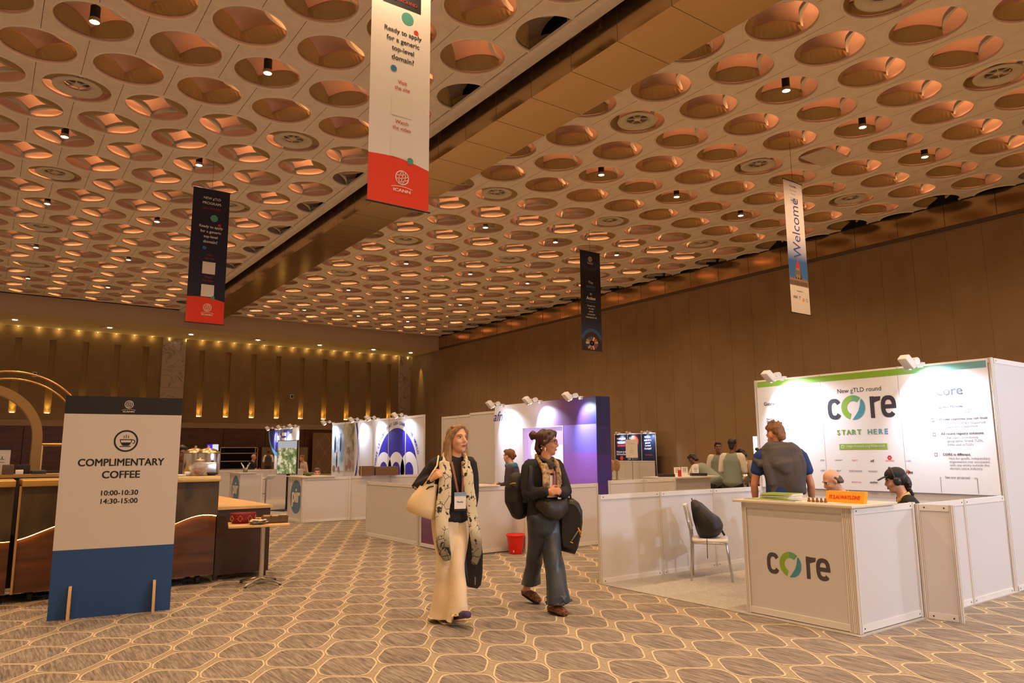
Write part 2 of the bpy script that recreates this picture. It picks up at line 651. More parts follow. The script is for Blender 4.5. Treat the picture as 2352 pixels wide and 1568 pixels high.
LAMPS, VENTS = [], []
def build_ceiling():
    cells = []
    for bay in ('left', 'right'):
        for j in range(0, 30):
            if bay == 'left':
                y = 16.97 + 1.758 * (j - 8)
                row = j - 8
                x0 = 1.2 if row % 2 == 0 else 1.2 + .93
                lo, hi, pit, cut = -3.4, 10.3, 1.86, 9.75
            else:
                y = 10.13 + 1.761 * (j - 6)
                row = j - 6
                x0 = 16.2 if row % 2 == 0 else 16.2 + .935
                lo, hi, pit, cut = 11.0, 29.6, 1.875, 11.78
            if y < 3.2 or y > 49.3:
                continue
            for i in range(-10, 14):
                x = x0 + i * pit
                if x < lo or x > hi:
                    continue
                cells.append((bay, row, i, x, y))
    plate = MB()
    n = 40
    sx, sy = {'left': .93, 'right': .9375}, {'left': .879, 'right': .8805}
    parts = []
    for bay, row, i, x, y in cells:
        flat = []
        ax, ay = sx[bay], sy[bay]
        ins = [(.80 * cos(2 * pi * k / n), .80 * sin(2 * pi * k / n)) for k in range(n)]
        outs = []
        for cx, cy in ins:
            a, b = abs(cx), abs(cy)
            k = min(ax / a if a > 1e-9 else 9e9, ay / b if b > 1e-9 else 9e9)
            outs.append((cx * k, cy * k))
        # snap the outline's nearest samples to the rectangle's corners
        for qx in (-ax, ax):
            for qy in (-ay, ay):
                b = min(range(n), key=lambda k: (outs[k][0] - qx) ** 2 + (outs[k][1] - qy) ** 2)
                outs[b] = (qx, qy)
        vs = [(x + a, y + b, ZC) for a, b in ins] + [(x + a, y + b, ZC) for a, b in outs]
        plate.add(vs, [(k, (k + 1) % n, n + (k + 1) % n, n + k) for k in range(n)], m_plate)
        for (a, b) in ((.81, 1.10), (1.12, 1.9), (1.92, 2.66)):
            plate.quad((x - .006, y + a, ZC - .002), (x + .006, y + a, ZC - .002), (x + .006, y + b, ZC - .002), (x - .006, y + b, ZC - .002), m_seam)
        far = (y > 19.6)
        kind = 'S' if far else 'N'
        unlit = (bay == 'left' and x > 8.7) or (bay == 'right' and x > 27.6)
        if unlit:
            led = []
        elif far:
            led = [(12, 80)] if row % 2 else [(100, 168)]
        else:
            led = [(-84, -6)] if row % 2 else [(-60, -20), (15, 70)]
        parts.append((view_size(x, y), kind, led, x, y, bay))
    pm = plate
    me = pm.mesh('ceiling')
    bm = bmesh.new(); bm.from_mesh(me)
    # trim the plates at the bronze beam and the end walls
    res = []
    for side in ('L', 'R'):
        b2 = bm.copy()
        if side == 'L':
            bmesh.ops.bisect_plane(b2, geom=b2.verts[:] + b2.edges[:] + b2.faces[:], plane_co=(9.62, 0, 0), plane_no=(1, 0, 0), clear_outer=True)
        else:
            bmesh.ops.bisect_plane(b2, geom=b2.verts[:] + b2.edges[:] + b2.faces[:], plane_co=(11.75, 0, 0), plane_no=(1, 0, 0), clear_inner=True)
            bmesh.ops.bisect_plane(b2, geom=b2.verts[:] + b2.edges[:] + b2.faces[:], plane_co=(28.95, 0, 0), plane_no=(1, 0, 0), clear_outer=True)
        t = bpy.data.meshes.new('t'); b2.to_mesh(t); b2.free(); res.append(t)
    bm.free()
    full = MB()
    for t in res:
        mats = list(me.materials)
        o = len(full.v)
        full.v += [tuple(q.co) for q in t.vertices]
        for p in t.polygons:
            full.f.append(tuple(o + k for k in p.vertices)); full.mi.append(full.mat(mats[p.material_index])); full.sm.append(False)
    # plain plates over the parts of the hall out of sight
    full.quad((-14, -14, ZC + .01), (9.62, -14, ZC + .01), (9.62, 2.5, ZC + .01), (-14, 2.5, ZC + .01), m_plate)
    full.quad((-14, 2.5, ZC + .01), (-4.5, 2.5, ZC + .01), (-4.5, 50, ZC + .01), (-14, 50, ZC + .01), m_plate)
    full.quad((11.75, -14, ZC + .01), (29, -14, ZC + .01), (29, 2.5, ZC + .01), (11.75, 2.5, ZC + .01), m_plate)
    ceil = struct(full.build('ceiling'))
    parts.sort(key=lambda t: -t[0])
    rest = MB()
    cnt = 0
    cache = {}
    for vsz, kind, led, x, y, bay in parts:
        cm = coffer(kind, led)
        cut = None
        if bay == 'left' and x + .9 > 9.95: cut = (9.95 - x, True)
        if bay == 'right' and x - .9 < 11.76: cut = (11.76 - x, False)
        if bay == 'right' and x + .9 > 28.94: cut = (28.94 - x, True)
        if cut and abs(cut[0]) > .95:
            continue
        if cut:
            key = (kind, tuple(led), round(cut[0], 2), cut[1])
            if key not in cache: cache[key] = clip_x(cm, *cut)
            cme = cache[key]
        else:
            key = (kind, tuple(led))
            if key not in cache: cache[key] = cm.mesh('coffer')
            cme = cache[key]
        if cnt < 100 and vsz > 0:
            o = obj('coffer', cme, ceil, None); o.location = (x, y, ZC); o['kind'] = 'structure'
            cnt += 1
        else:
            o0 = len(rest.v)
            rest.v += [(q.co.x + x, q.co.y + y, q.co.z + ZC) for q in cme.vertices]
            mm = list(cme.materials)
            for p in cme.polygons:
                rest.f.append(tuple(o0 + k for k in p.vertices)); rest.mi.append(rest.mat(mm[p.material_index])); rest.sm.append(p.use_smooth)
    o = rest.build('coffer_field', ceil); o['kind'] = 'stuff'
build_ceiling()

# ---- beam, trims, walls
def build_shell():
    b = MB()
    b.box(10.15, 11.75, -14, 50.0, 10.0, 11.12, m_bronze)
    y = 11.65 - 1.5 * 14
    while y < 50:
        b.box(10.148, 10.152, y - .005, y + .005, 10.0, 10.95, m_seam)
        b.box(10.15, 11.752, y - .005, y + .005, 9.997, 10.0, m_seam)
        y += 1.5
    struct(b.build('trim_1'))
    t = MB()
    t.box(9.58, 9.72, -14, 50, 10.66, 10.74, m_plate)
    t.box(9.72, 9.92, -14, 50, 10.60, 10.74, m_plate)
    t.box(9.90, 10.15, -14, 50, 11.1, 11.15, m_dark)
    t.box(9.88, 9.92, -14, 50, 10.74, 11.0, m_plate)
    struct(t.build('trim_2'))
    t = MB(); t.box(-14, 29.3, -14, 55.3, 11.9, 12.0, m_dark); t.box(29.0, 29.3, -14, 55.3, 10.7, 12.0, m_dark); t.box(-14, 29.3, 50.1, 50.3, 10.7, 12, m_dark); struct(t.build('void_blocker'))  # added dark boxes over the ceiling, keep world light out of the cut coffers
    # right wall
    w = MB()
    w.box(29.0, 29.3, -14, 55.3, 0, 9.72, m_wall)
    y = -6.8
    k = 0
    while y < 54.5:
        w.box(28.994, 29.0, y - .008, y + .008, 0, 9.60, m_wallseam)
        for z in (3.0 + (k % 2) * 1.9, 6.8 + (k % 3) * .4):
            w.box(28.996, 29.0, y, y + 1.25, z - .004, z + .004, m_wallseam)
        y += 1.25; k += 1
    struct(w.build('wall_right'))
    t = MB()
    t.box(28.93, 29.3, -14, 55.3, 9.80, 10.70, m_bronze)
    t.box(28.97, 29.3, -14, 55.3, 9.62, 9.80, M('band_under', (0.10, 0.07, 0.045), 0.5))
    t.box(28.955, 29.0, -14, 55.3, 9.60, 9.625, M('band_line', (0.45, 0.33, 0.2), 0.35, metal=.8))
    y = 10.13 - 1.761 * 12
    while y < 50:
        t.box(28.925, 28.931, y - .007, y + .007, 9.80, 10.70, m_dark); y += 1.761
    t.box(28.90, 29.3, -14, 50, 10.66, 10.72, m_dark)
    struct(t.build('trim_3'))
    # far wall with light niches
    xs = [-2.4, -.55, 1.3, 3.15, 5.0, 6.85, 8.6, 12.27, 14.1, 15.94, 17.79, 19.64, 21.48, 23.36, 25.24, 27.08]
    hw, z0, z1 = .20, 4.15, 8.92
    w = MB()
    e = [-14] + [v for x in xs for v in (x - hw, x + hw)] + [29.0]
    for i in range(0, len(e), 2):
        w.box(e[i], e[i + 1], 55.0, 55.3, 3.4, 9.7, m_wall)
    for x in xs:
        w.box(x - hw, x + hw, 55.0, 55.3, 3.4, z0, m_wall)
        w.box(x - hw, x + hw, 55.0, 55.3, z1, 9.7, m_wall)
    w.box(-14, 29, 55.02, 55.3, 0, 3.4, m_wall)
    wb = struct(w.build('wall_back'))
    for x in xs:
        nb = MB()
        nb.box(x - hw, x + hw, 55.24, 55.28, z0, z1, m_niche)
        nb.box(x - hw, x - hw + .012, 55.0, 55.26, z0, z1, m_niche)
        nb.box(x + hw - .012, x + hw, 54.985, 55.26, z0, z1, m_gold)
        nb.box(x - hw, x + hw, 54.985, 55.26, z1 - .015, z1, m_gold)
        nb.box(x - hw, x + hw, 55.0, 55.26, z0, z0 + .02, m_niche)
        nb.box(x - hw * .6, x + hw * .6, 55.04, 55.14, z0 + .02, z0 + .06, M('niche_lamp', (1, .9, .6), .5, emit=(1, .72, .22), es=14))
        nb.build('wall_niche', wb)
        if x > -1:
            lamp('SPOT', (x, 55.11, z0 + .08), 62, (1.0, .62, .16), aim=(x, 55.16, 9), angle=70, blend=.9, size=.06)
    t = MB()
    t.box(-14, 29, 54.86, 55.0, 3.36, 3.74, M('rail_paint', (0.33, 0.23, 0.135), .6))
    struct(t.build('trim_4'))
    t = MB()
    t.box(-14, 29, 54.9, 55.02, 0, 3.36, m_maroon)
    for x in range(-13, 29, 3):
        t.box(x - .02, x + .02, 54.895, 54.9, 0, 3.3, m_dark)
    struct(t.build('baseboard_back'))
    # fascia and soffit
    t = MB()
    t.box(-14, 29, 50.0, 50.15, 9.6, 10.74, m_fascia)
    struct(t.build('trim_5'))
    t = MB()
    t.box(-14, 29, 50.15, 54.75, 9.6, 9.75, m_soffit)
    t.box(-14, 29, 54.75, 55.0, 9.72, 9.76, m_soffit)
    struct(t.build('trim_6'))
    # marble pilasters
    mm = bpy.data.materials.new('marble'); mm.use_nodes = True
    nt = mm.node_tree; bs = nt.nodes['Principled BSDF']; bs.inputs['Roughness'].default_value = .25
    tc = nt.nodes.new('ShaderNodeTexCoord'); n = nt.nodes.new('ShaderNodeTexNoise'); n.inputs['Scale'].default_value = .8; n.inputs['Detail'].default_value = 9; n.inputs['Distortion'].default_value = 1.6
    nt.links.new(tc.outputs['Object'], n.inputs['Vector'])
    r = nt.nodes.new('ShaderNodeValToRGB'); cr = r.color_ramp
    cr.elements[0].position = .485; cr.elements[0].color = (.46, .38, .29, 1)
    cr.elements[1].position = .515; cr.elements[1].color = (.46, .38, .29, 1)
    q = cr.elements.new(.50); q.color = (.17, .14, .11, 1)
    nt.links.new(n.outputs['Fac'], r.inputs[0]); nt.links.new(r.outputs[0], bs.inputs['Base Color'])
    for i, (a, b) in enumerate(((9.63, 11.12), (27.95, 29.0))):
        t = MB()
        t.box(a, b, 54.8, 55.0, 3.74, 9.7, mm)
        for k in range(1, 5):
            t.box(a, b, 54.798, 54.8, 3.74 + k * 1.2 - .006, 3.74 + k * 1.2 + .006, m_seam)
        struct(t.build('trim_%d' % (7 + i)))
    # wall-washing cove lamps
    x = -1.0
    while x < 29:
        lamp('POINT', (x, 54.80, 9.50), 3.6, (1.0, .68, .22), size=.05)
        x += 1.1
    t = MB()
    x = -1.0
    while x < 29:
        t.lathe([(.001, 0), (.025, 0), (.025, .04), (.001, .04)], (x, 54.82, 9.56), M('cove_lamp', (1, .8, .4), .5, emit=(1, .7, .25), es=1.2), 8)
        x += 1.1
    struct(t.build('trim_9'))
    lamp('SPOT', (28.6, 53.0, 9.5), 420, (1.0, .62, .2), aim=(28.95, 53.0, 7.2), angle=26, blend=.8, size=.04)
build_shell()

# ---- hanging downlights in the coffers
def downlight_proto():
    t = thing('ceiling_light', 'x', 'ceiling light', (0, 0, -50))
    a = MB(); a.cyl((0, 0, .06), (0, 0, .34), .098, m_black, n=20); a.lathe([(.10, .07), (.112, .06), (.112, -.01), (.098, -.02)], (0, 0, 0), M('lamp_rim', (.45, .36, .25), .4, metal=.6), 20); a.build('housing', t)
    b = MB(); b.lathe([(.001, .012), (.05, .004), (.096, -.012), (.096, 0)], (0, 0, 0), m_hot, 20); b.build('lens', t)
    c = MB(); c.cyl((0, 0, .34), (0, 0, .79), .018, m_black, n=8); c.build('stem', t)
    return t
DL = downlight_proto()
_first = [True]
def place_light(x, y, label):
    loc = (x, y, ZC + .02)
    if _first[0]:
        DL.location = loc; DL['label'] = label; DL['group'] = 'downlights hanging in the ceiling coffers'; _first[0] = False
    else:
        dup(DL, loc, 0, label, 'downlights hanging in the ceiling coffers')
    lamp('SPOT', (x, y, ZC - .03), ROOM_LAMP_W, WARM, aim=(x, y, 0), angle=135, blend=.7, size=.11)
lx = {'left': [1.2, 4.92], 'right': [16.2, 19.95, 23.7, 27.45]}
for bay in ('left', 'right'):
    for ci, x in enumerate(lx[bay]):
        if bay == 'right' and ci == 3:
            continue
        k = 0
        for j in range(-3, 6):
            y = (16.97 + 7.032 * j) if bay == 'left' else (17.17 + 7.044 * j)
            if y > 48 or y < -6:
                continue
            if view_size(x, y) > 0:
                place_light(x, y, '%s downlight from the near end, %s lamp row, %s ceiling bay' % (ORD[k], ('first' if ci == 0 else 'second' if ci == 1 else 'third'), bay))
                k += 1
            else:
                lamp('SPOT', (x, y, ZC - .08), ROOM_LAMP_W, WARM, aim=(x, y, 0), angle=135, blend=.7, size=.11)
for x in (-2.5, 8.64):
    for j in range(-2, 1):
        lamp('SPOT', (x, 9.94 + 7.032 * j, ZC - .08), ROOM_LAMP_W, WARM, aim=(x, 9.94 + 7.032 * j, 0), angle=135, blend=.7, size=.11)

# ---- round air diffusers
m_vent = M('vent_paint', (0.66, 0.60, 0.50), .5)
def vent_proto():
    t = thing('air_vent', 'x', 'air vent', (0, 0, -50))
    a = MB(); a.lathe([(.30, .07), (.33, .02), (.46, -.03), (.55, -.02), (.565, .01), (.55, .03), (.31, .10)], (0, 0, 0), m_vent, 36)
    a.build('ring', t)
    b = MB(); b.lathe([(.31, .16), (.15, .19), (.001, .20)], (0, 0, 0), M('vent_dark', (.10, .09, .075), .8), 28); b.build('duct', t)
    c = MB()
    for i in range(6):
        an = i * pi / 3 + .3
        c.obox((.19 * cos(an), .19 * sin(an), .075), (.12 * cos(an), .12 * sin(an), 0), (-.010 * sin(an), .010 * cos(an), 0), (0, 0, .02), m_vent)
    c.lathe([(.001, .04), (.09, .045), (.10, .07), (.09, .11)], (0, 0, 0), m_vent, 18)
    c.build('spokes', t)
    return t
VP = vent_proto()
first = True
for bay, cols in (('left', [1.2, 6.78]), ('right', [14.33, 19.94, 25.56])):
    for ci, x in enumerate(cols):
        k = 0
        for j in range(-2, 6):
            y = (20.49 + 7.032 * j) if bay == 'left' else (13.65 + 7.044 * j)
            if y > 48 or view_size(x, y) <= 0:
                continue
            lb = '%s round air vent from the near end, %s vent row, %s ceiling bay' % (ORD[k], ORD[ci], bay)
            k += 1
            loc = (x, y, ZC + .03)
            if first:
                VP.location = loc; VP['label'] = lb; VP['group'] = 'round air vents in the ceiling coffers'; first = False
            else:
                dup(VP, loc, 0, lb, 'round air vents in the ceiling coffers')
# recessed lights in the soffit
k = 0
for x, big in ((.95, 0), (6.0, 1), (10.9, 0), (15.4, 1), (20.0, 0), (24.4, 1), (27.7, 0)):
    a = MB()
    y = 52.4
    if big:
        a.lathe([(.55, -.012), (.50, -.03), (.42, -.03), (.40, -.005)], (0, 0, 0), m_fascia, 28)
    a.lathe([(.001, -.012), (.09, -.012), (.12, -.018), (.13, 0)], (0, 0, 0), m_hot, 20)
    o = a.build('recessed_light', loc=None); o.location = (x, y, 9.6)
    tag(o, '%s recessed light from the left in the soffit above the far wall' % ORD[k], 'ceiling light', 'recessed lights in the far soffit'); k += 1
# loose white access panel hanging across a coffer
a = MB(); a.obox((0, 0, 0), (.62, 0, 0), (0, .46, 0), (0, 0, .015), m_vent)
o = a.build('access_panel'); o.location = (20.9, 11.9, ZC - .06)
tag(o, 'white rectangular access panel hanging loose across a coffer of the right ceiling bay', 'panel')
# ================================================================== EXHIBITION BOOTHS
m_pan = M('booth_panel', (0.66, 0.645, 0.655), 0.5)
m_frame = M('booth_frame', (0.78, 0.765, 0.75), 0.38)
m_groove = M('frame_groove', (0.40, 0.34, 0.27), 0.5)
m_top = M('counter_top', (0.72, 0.66, 0.56), 0.4)
m_mat = M('booth_mat', (0.42, 0.40, 0.37), 0.95, noise=0.12, nscale=40, bump=.3, bscale=200)
m_screw = M('screw', (0.05, 0.05, 0.05), 0.5)
m_white = M('print_white', (0.82, 0.82, 0.84), 0.45)
m_ink = M('print_ink', S(58, 54, 66), 0.5)
m_grey = M('print_grey', S(120, 118, 128), 0.5)
m_orange = M('print_orange', S(238, 70, 30), 0.5)
m_teal = M('print_teal', S(80, 165, 160), 0.5)
m_navy = M('print_navy', S(20, 30, 62), 0.5)
m_cream = M('print_cream', (0.83, 0.80, 0.76), 0.5)
m_blackp = M('print_black', S(20, 19, 20), 0.5)
m_steel = M('steel', (0.62, 0.60, 0.58), 0.22, metal=1.0)
m_plastic = M('white_plastic', (0.75, 0.74, 0.74), 0.4)
m_led = M('booth_lamp', (1, 1, 1), .5, emit=(0.85, .92, 1.0), es=60)

def partition(name, label, x0, y0, x1, y1, h, n, cat='partition', group=None, skin=None, ends=(1, 1), z0=0.0, side=1):
    """run of system panels with posts and rails; skin: material list for the boards"""
    L = hypot(x1 - x0, y1 - y0)
    d = V(((x1 - x0) / L, (y1 - y0) / L, 0)); nrm = V((-d.y, d.x, 0))
    t = thing(name, label, cat, (x0, y0, 0), 0, group)
    P = lambda s, o, z: d * s + nrm * o + V((0, 0, z))
    w = L / n
    for i in range(n):
        b = MB()
        m = skin[i] if skin else m_pan
        b.obox(P((i + .5) * w, 0, (z0 + h) / 2), d * (w / 2 - .012), nrm * .004, V((0, 0, (h - z0) / 2 - .03)), m)
        b.build('panel', t)
        for zc in (h - .028, z0 + .03):
            r = MB()
            r.obox(P((i + .5) * w, 0, zc), d * (w / 2 - .018), nrm * .013, V((0, 0, .026)), m_frame)
            for s in (i * w + .055, (i + 1) * w - .055):
                for o in (-1, 1):
                    r.obox(P(s, o * .0135, zc), d * .006, nrm * .0012, V((0, 0, .006)), m_screw)
            r.build('rail', t)
    for i in range(n + 1):
        if (i == 0 and not ends[0]) or (i == n and not ends[1]):
            continue
        p = MB()
        c = P(i * w, 0, 0)
        prof = [(c + V((.021 * cos(k * pi / 4 + pi / 8), .021 * sin(k * pi / 4 + pi / 8), 0))) for k in range(8)]
        p.rings([[q + V((0, 0, z)) for q in prof] for z in (z0, h)], m_frame, caps=True, smooth=False)
        for k in range(8):
            a = k * pi / 4
            u = V((cos(a), sin(a), 0)); v = V((-sin(a), cos(a), 0))
            p.obox(c + u * .0196 + V((0, 0, (z0 + h) / 2)), u * .001, v * .0025, V((0, 0, (h - z0) / 2 - .001)), m_groove)
        p.build('post', t)
    return t

def counter(label, cx0, y0, y1, depth, h=0.985, front=None, group=None, name='booth_counter', top=m_top):
    """reception counter: front board faces -X at cx0, runs y0..y1"""
    t = thing(name, label, 'counter', (cx0, y0, .0125), 0, group)
    w = y1 - y0
    b = MB(); b.box(-.004, .004, .02, w - .02, .03, h - .06, front or m_pan); b.build('front_panel', t)
    for z in (.0, h - .075):
        r = MB(); r.box(-.013, .013, .02, w - .02, z + .004, z + .056, m_frame); r.build('rail', t)
    for (x, y) in ((0, 0), (0, .045), (0, w)):
        p = MB(); p.box(x - .021, x + .021, y - .021, y + .021, 0, h - .02, m_frame)
        for o in (-.007, .007):
            p.box(x - .0222, x - .021, y + o - .002, y + o + .002, 0, h - .02, m_groove)
            p.box(x + o - .002, x + o + .002, y - .0222, y - .021, 0, h - .02, m_groove)
        p.build('post', t)
    s = MB(); s.box(.02, depth, -.004, .004, .03, h - .06, m_pan)
    for z in (.004, h - .075):
        s.box(.02, depth, -.013, .013, z, z + .052, m_frame)
        for x in (.06, depth - .05):
            s.box(x - .006, x + .006, -.0148, -.013, z + .02, z + .032, m_screw)
    s.build('side_panel', t)
    s2 = MB(); s2.box(.02, depth, w - .004, w + .004, .03, h - .02, m_pan); s2.build('side_panel', t)
    for y in (0, w):
        p = MB(); p.box(depth - .021, depth + .021, y - .021, y + .021, 0, h - .02, m_frame); p.build('post', t)
    tp = MB(); tp.obox((depth * .30, w / 2 + .02, h - .011), (depth * .30 + .06, 0, 0), (0, w / 2 + .07, 0), (0, 0, .011), top, bev=.004); tp.build('counter_top', t)
    return t

def spotlight(name, label, loc, wall_x, tgt, group, watt=None, clr=COOL, angle=95):
    """arm lamp clipped on the wall top, head hangs in front (towards -X) and shines back on the wall"""
    t = thing(name, label, 'spotlight', loc, 0, group)
    hx = -.30
    a = MB(); a.box(-.03, .03, -.03, .03, -.05, .012, m_plastic); a.cyl((0, 0, .0), (hx, 0, .03), .009, m_plastic, n=8); a.build('arm', t)
    d = (V(tgt) - (V(loc) + V((hx, 0, 0)))).normalized()
    hc = V((hx, 0, -.02))
    bx = V((0, 1, 0)); bz = -d; by = bz.cross(bx).normalized()
    h = MB(); h.obox(hc + bz * .02, bx * .052, by * .052, bz * .075, m_plastic, bev=.012)
    h.cyl(V((-.02, -.02, 0.0)) + V((hx * .35, 0.0, .02)), V((hx * .35, .05, .02)), .042, m_plastic, n=16)
    h.build('lamp_head', t)
    l = MB(); l.disc(hc - bz * .058, .042, m_led, bx, by); l.build('lens', t)
    p = V(loc) + hc - bz * .075
    lamp('SPOT', p, watt or BOOTH_W, clr, aim=p + d, angle=angle, blend=.85, size=.035)
    return t

# ------------------------------------------------------------------ CORE booth
mt = MB(); mt.box(5.62, 8.66, 3.20, 6.20, 0.001, .010, m_mat); o = mt.build('booth_carpet', loc=(5.62, 3.2, 0))
tag(o, 'light grey carpet square covering the floor of the core booth', 'carpet')
partition('low_partition', 'white waist-high partition of three panels behind the chair with the backpack', 5.64, 6.16, 8.58, 6.16, .965, 3)
partition('low_partition', 'white waist-high side partition of two panels right of the core counter', 6.72, 3.23, 8.56, 3.23, .965, 2, ends=(0, 0))
partition('end_panel', 'narrow white panel standing out from the end of the core counter', 6.72, 3.215, 6.765, 2.955, .965, 1, cat='panel')
core = partition('booth_back_wall', 'tall printed back wall of the core booth with the large core logo', 8.62, 6.16, 8.62, 3.23, 2.40, 3, cat='booth wall')
partition('side_wall', 'tall plain grey partition wall right of the core booth wall', 8.66, 3.23, 11.6, 3.23, 2.40, 3, cat='partition', ends=(0, 1))
# printed sheet on the wall, faces -X. local axes: right = -Y, up = Z
t = core
XW = 8.600
R_, U_ = (0, -1, 0), (0, 0, 1)
g = MB(); g.box(XW, XW + .006, 3.26, 6.13, .96, 2.385, m_white); g.build('printed_sheet', t, world=True)
bandm = gradmat('core_band', 1, [(-2.95, S(110, 165, 185)), (-2.45, S(120, 175, 150)), (-1.9, S(130, 175, 50)), (-.9, S(135, 185, 55)), (0, S(140, 190, 70))])
g = MB(); g.box(XW - .002, XW, 3.27, 6.12, 2.30, 2.375, bandm); g.build('colour_band', t, world=True)
def core_logo(mb, c, w, right, up, ink=m_ink):
    """c,o-mark,r,e: total width w"""
    c, rt, u = V(c), V(right), V(up)
    nr = rt.cross(u)
    x = lambda a, b=0, e=0: c + rt * (a * w) + u * (b * w) + nr * e
    # c and e as arcs with square ends
    th = .058
    def letter_c(cx, cy, a0, a1, bar=False):
        rx, ry = .105, .150
        n = 26
        A = [radians(a0 + (a1 - a0) * i / n) for i in range(n + 1)]
        # rounded-rectangle like bowl
        def P(r1, r2, a):
            k = 2.6
            ca, sa = cos(a), sin(a)
            q = (abs(ca) ** k + abs(sa) ** k) ** (-1 / k)
            return x(cx + r1 * q * ca, cy + r2 * q * sa)
        vs = [P(rx - th, ry - th, a) for a in A] + [P(rx, ry, a) for a in A]
        mb.add(vs, [(i, i + 1, n + 2 + i, n + 1 + i) for i in range(n)], ink)
        if bar:
            mb.quad(x(cx - rx + th * .6, cy - th * .48, .0006), x(cx + rx, cy - th * .48, .0006), x(cx + rx, cy + th * .48, .0006), x(cx - rx + th * .6, cy + th * .48, .0006), ink)
    letter_c(-.385, 0, 35, 325)
    letter_c(.40, 0, -0, 318, True)
    # r
    mb.quad(x(.145, -.15), x(.145 + th, -.15), x(.145 + th, .15), x(.145, .15), ink)
    mb.add([x(.145 + th, .15 - .005), x(.30, .15 - .005), x(.29, .15 - th), x(.145 + th, .15 - th * 1.5)], [(3, 2, 1, 0)], ink)
    # ring: green sweep and blue swoosh
    gm = M('core_green', S(138, 180, 60), .5); tm = M('core_green_teal', S(100, 170, 120), .5); bm_ = M('core_blue', S(72, 150, 175), .5)
    cx, cy, R1, R0 = -.105, .01, .175, .092
    mb.disc(x(cx, cy), R1 * w, gm, right, up, 22, R0 * w, 95, 250)
    mb.disc(x(cx, cy), R1 * w, tm, right, up, 12, R0 * w, 48, 95)
    mb.add([x(cx + R1 * cos(radians(a)), cy + R1 * sin(radians(a))) for a in range(42, -100, -8)] + [x(cx - .02, cy - .172), x(cx + .03, cy - .11), x(cx + .075, cy - .05), x(cx + .10, cy + .02), x(cx + .115, cy + .10)], [tuple(range(len(range(42, -100, -8)) + 5))], bm_)
lg = MB()
XP = XW - .0022
core_logo(lg, (XP, 4.685, 1.945), .86, R_, U_)
lg.build('core_logo', t, world=True)
tx = MB()
tx.text('New gTLD round', (XP, 4.687, 2.156), m_ink, R_, U_, w=.55)
s0 = 4.985
for ch, col in zip('START HERE', ['a', 'a', 'a', 'b', 'b', '', 'c', 'c', 'd', 'd']):
    if ch != ' ':
        tx.text(ch, (XP, s0, 1.655), {'a': M('sg', S(120, 165, 70)), 'b': M('sg2', S(95, 165, 110)), 'c': M('sg3', S(85, 160, 160)), 'd': M('sg4', S(90, 155, 195))}[col], R_, U_, h=.062, bold=.03)
    s0 -= .066
tx.text('Gateway N', (XP, 6.03, 2.06), m_ink, R_, U_, h=.062, bold=.015, align='L')
tx.text('core', (XP, 3.66, 2.065), m_ink, R_, U_, h=.07, bold=.02)
for z, s in ((1.86, 'NextGen Registrar'), (1.83, 'Platform')):
    tx.text(s, (XP, 6.0, z), m_ink, R_, U_, size=.036, align='L', bold=.01)
for z, s in ((1.79, 'NIS2-compliant'), (1.755, 'service'), (1.70, 'API, EPP'), (1.67, 'and one'), (1.64, 'stop')):
    tx.text(s, (XP, 5.94, z), m_grey, R_, U_, size=.034, align='L')
tx.text('Neutral', (XP, 5.96, 1.565), m_ink, R_, U_, size=.04, align='L', bold=.01)
right_col = [(1.905, 'Service Provider', 1), (1.865, 'In all rounds of new', 0), (1.83, 'gTLDs since 2000', 0),
             (1.765, 'Proven expertise you can trust', 1), (1.718, '100% of ICANN supported', 0), (1.682, 'applications approved', 0),
             (1.606, 'All round registry solutions', 1), (1.562, 'For open, community,', 0), (1.526, 'geographic, brand TLDs,', 0), (1.49, 'IDNs and ccTLDs', 0),
             (1.385, 'CORE is different', 1), (1.338, 'Not-for-profit, independent', 0), (1.302, 'organization not associated', 0), (1.266, 'with any entity outside the', 0), (1.230, 'domain name industry.', 0)]
for z, s, b in right_col:
    tx.text(s, (XP, 3.79 - (.0 if b else .06), z), m_ink if b else m_grey, R_, U_, size=.0385 if b else .036, align='L', bold=.012 if b else 0)
    if b:
        for a, c_ in (((3.88, 3.845), (z + .017, z + .013)), ((3.88, 3.845), (z - .013, z - .017)), ((3.88, 3.876), (z - .017, z + .017)), ((3.849, 3.845), (z - .017, z + .017))):
            tx.box(XP - .0004, XP + .0006, a[0], a[1], c_[0], c_[1], m_grey)
tx.text('See our proposal', (XP, 3.665, 1.133), m_ink, R_, U_, size=.036)
tx.box(XP - .0004, XP + .0006, 3.84, 3.83, 1.135, 1.131, m_grey); tx.box(XP - .0004, XP + .0006, 3.50, 3.47, 1.135, 1.131, m_grey)
tx.box(XP - .0004, XP + .0006, 3.842, 3.838, .97, 1.135, m_grey); tx.box(XP - .0004, XP + .0006, 3.472, 3.468, .97, 1.135, m_grey)
logos = [['', '', 'LENI', '-QHADIM', 'SANT', '.ad', 'dot.swiss', '.radio'], ['', '', 'CERT', 'SEAT', 'EUROVISION', 'MANGO', 'ALSTOM', 'tube'], ['', '', '', '.madrid', 'domini.cat', '.quebec', '.ooo', ''], ['', '', '', 'PUNTU.EUS', '.eus', 'Fundacio', '.bcn', '']]
cl = {'SANT': S(190, 60, 80), 'dot.swiss': S(215, 40, 35), '.radio': S(100, 130, 215), 'EUROVISION': S(60, 60, 150), 'domini.cat': S(210, 70, 60), 'Fundacio': S(90, 100, 140), '.ad': S(30, 28, 30), 'tube': S(25, 22, 25)}
for r, row in enumerate(logos):
    for c, s in enumerate(row):
        if s:
            mm = M('lg_' + s, cl.get(s, S(60, 56, 66)))
            tx.text(s, (XP, 5.23 - (c - 2) * .2125, 1.315 - r * .128), mm, R_, U_, h=.03 if s in ('.ad', 'tube', '.quebec') else .020, bold=.02 if s in ('.ad', 'tube', '.quebec', 'ALSTOM') else 0)
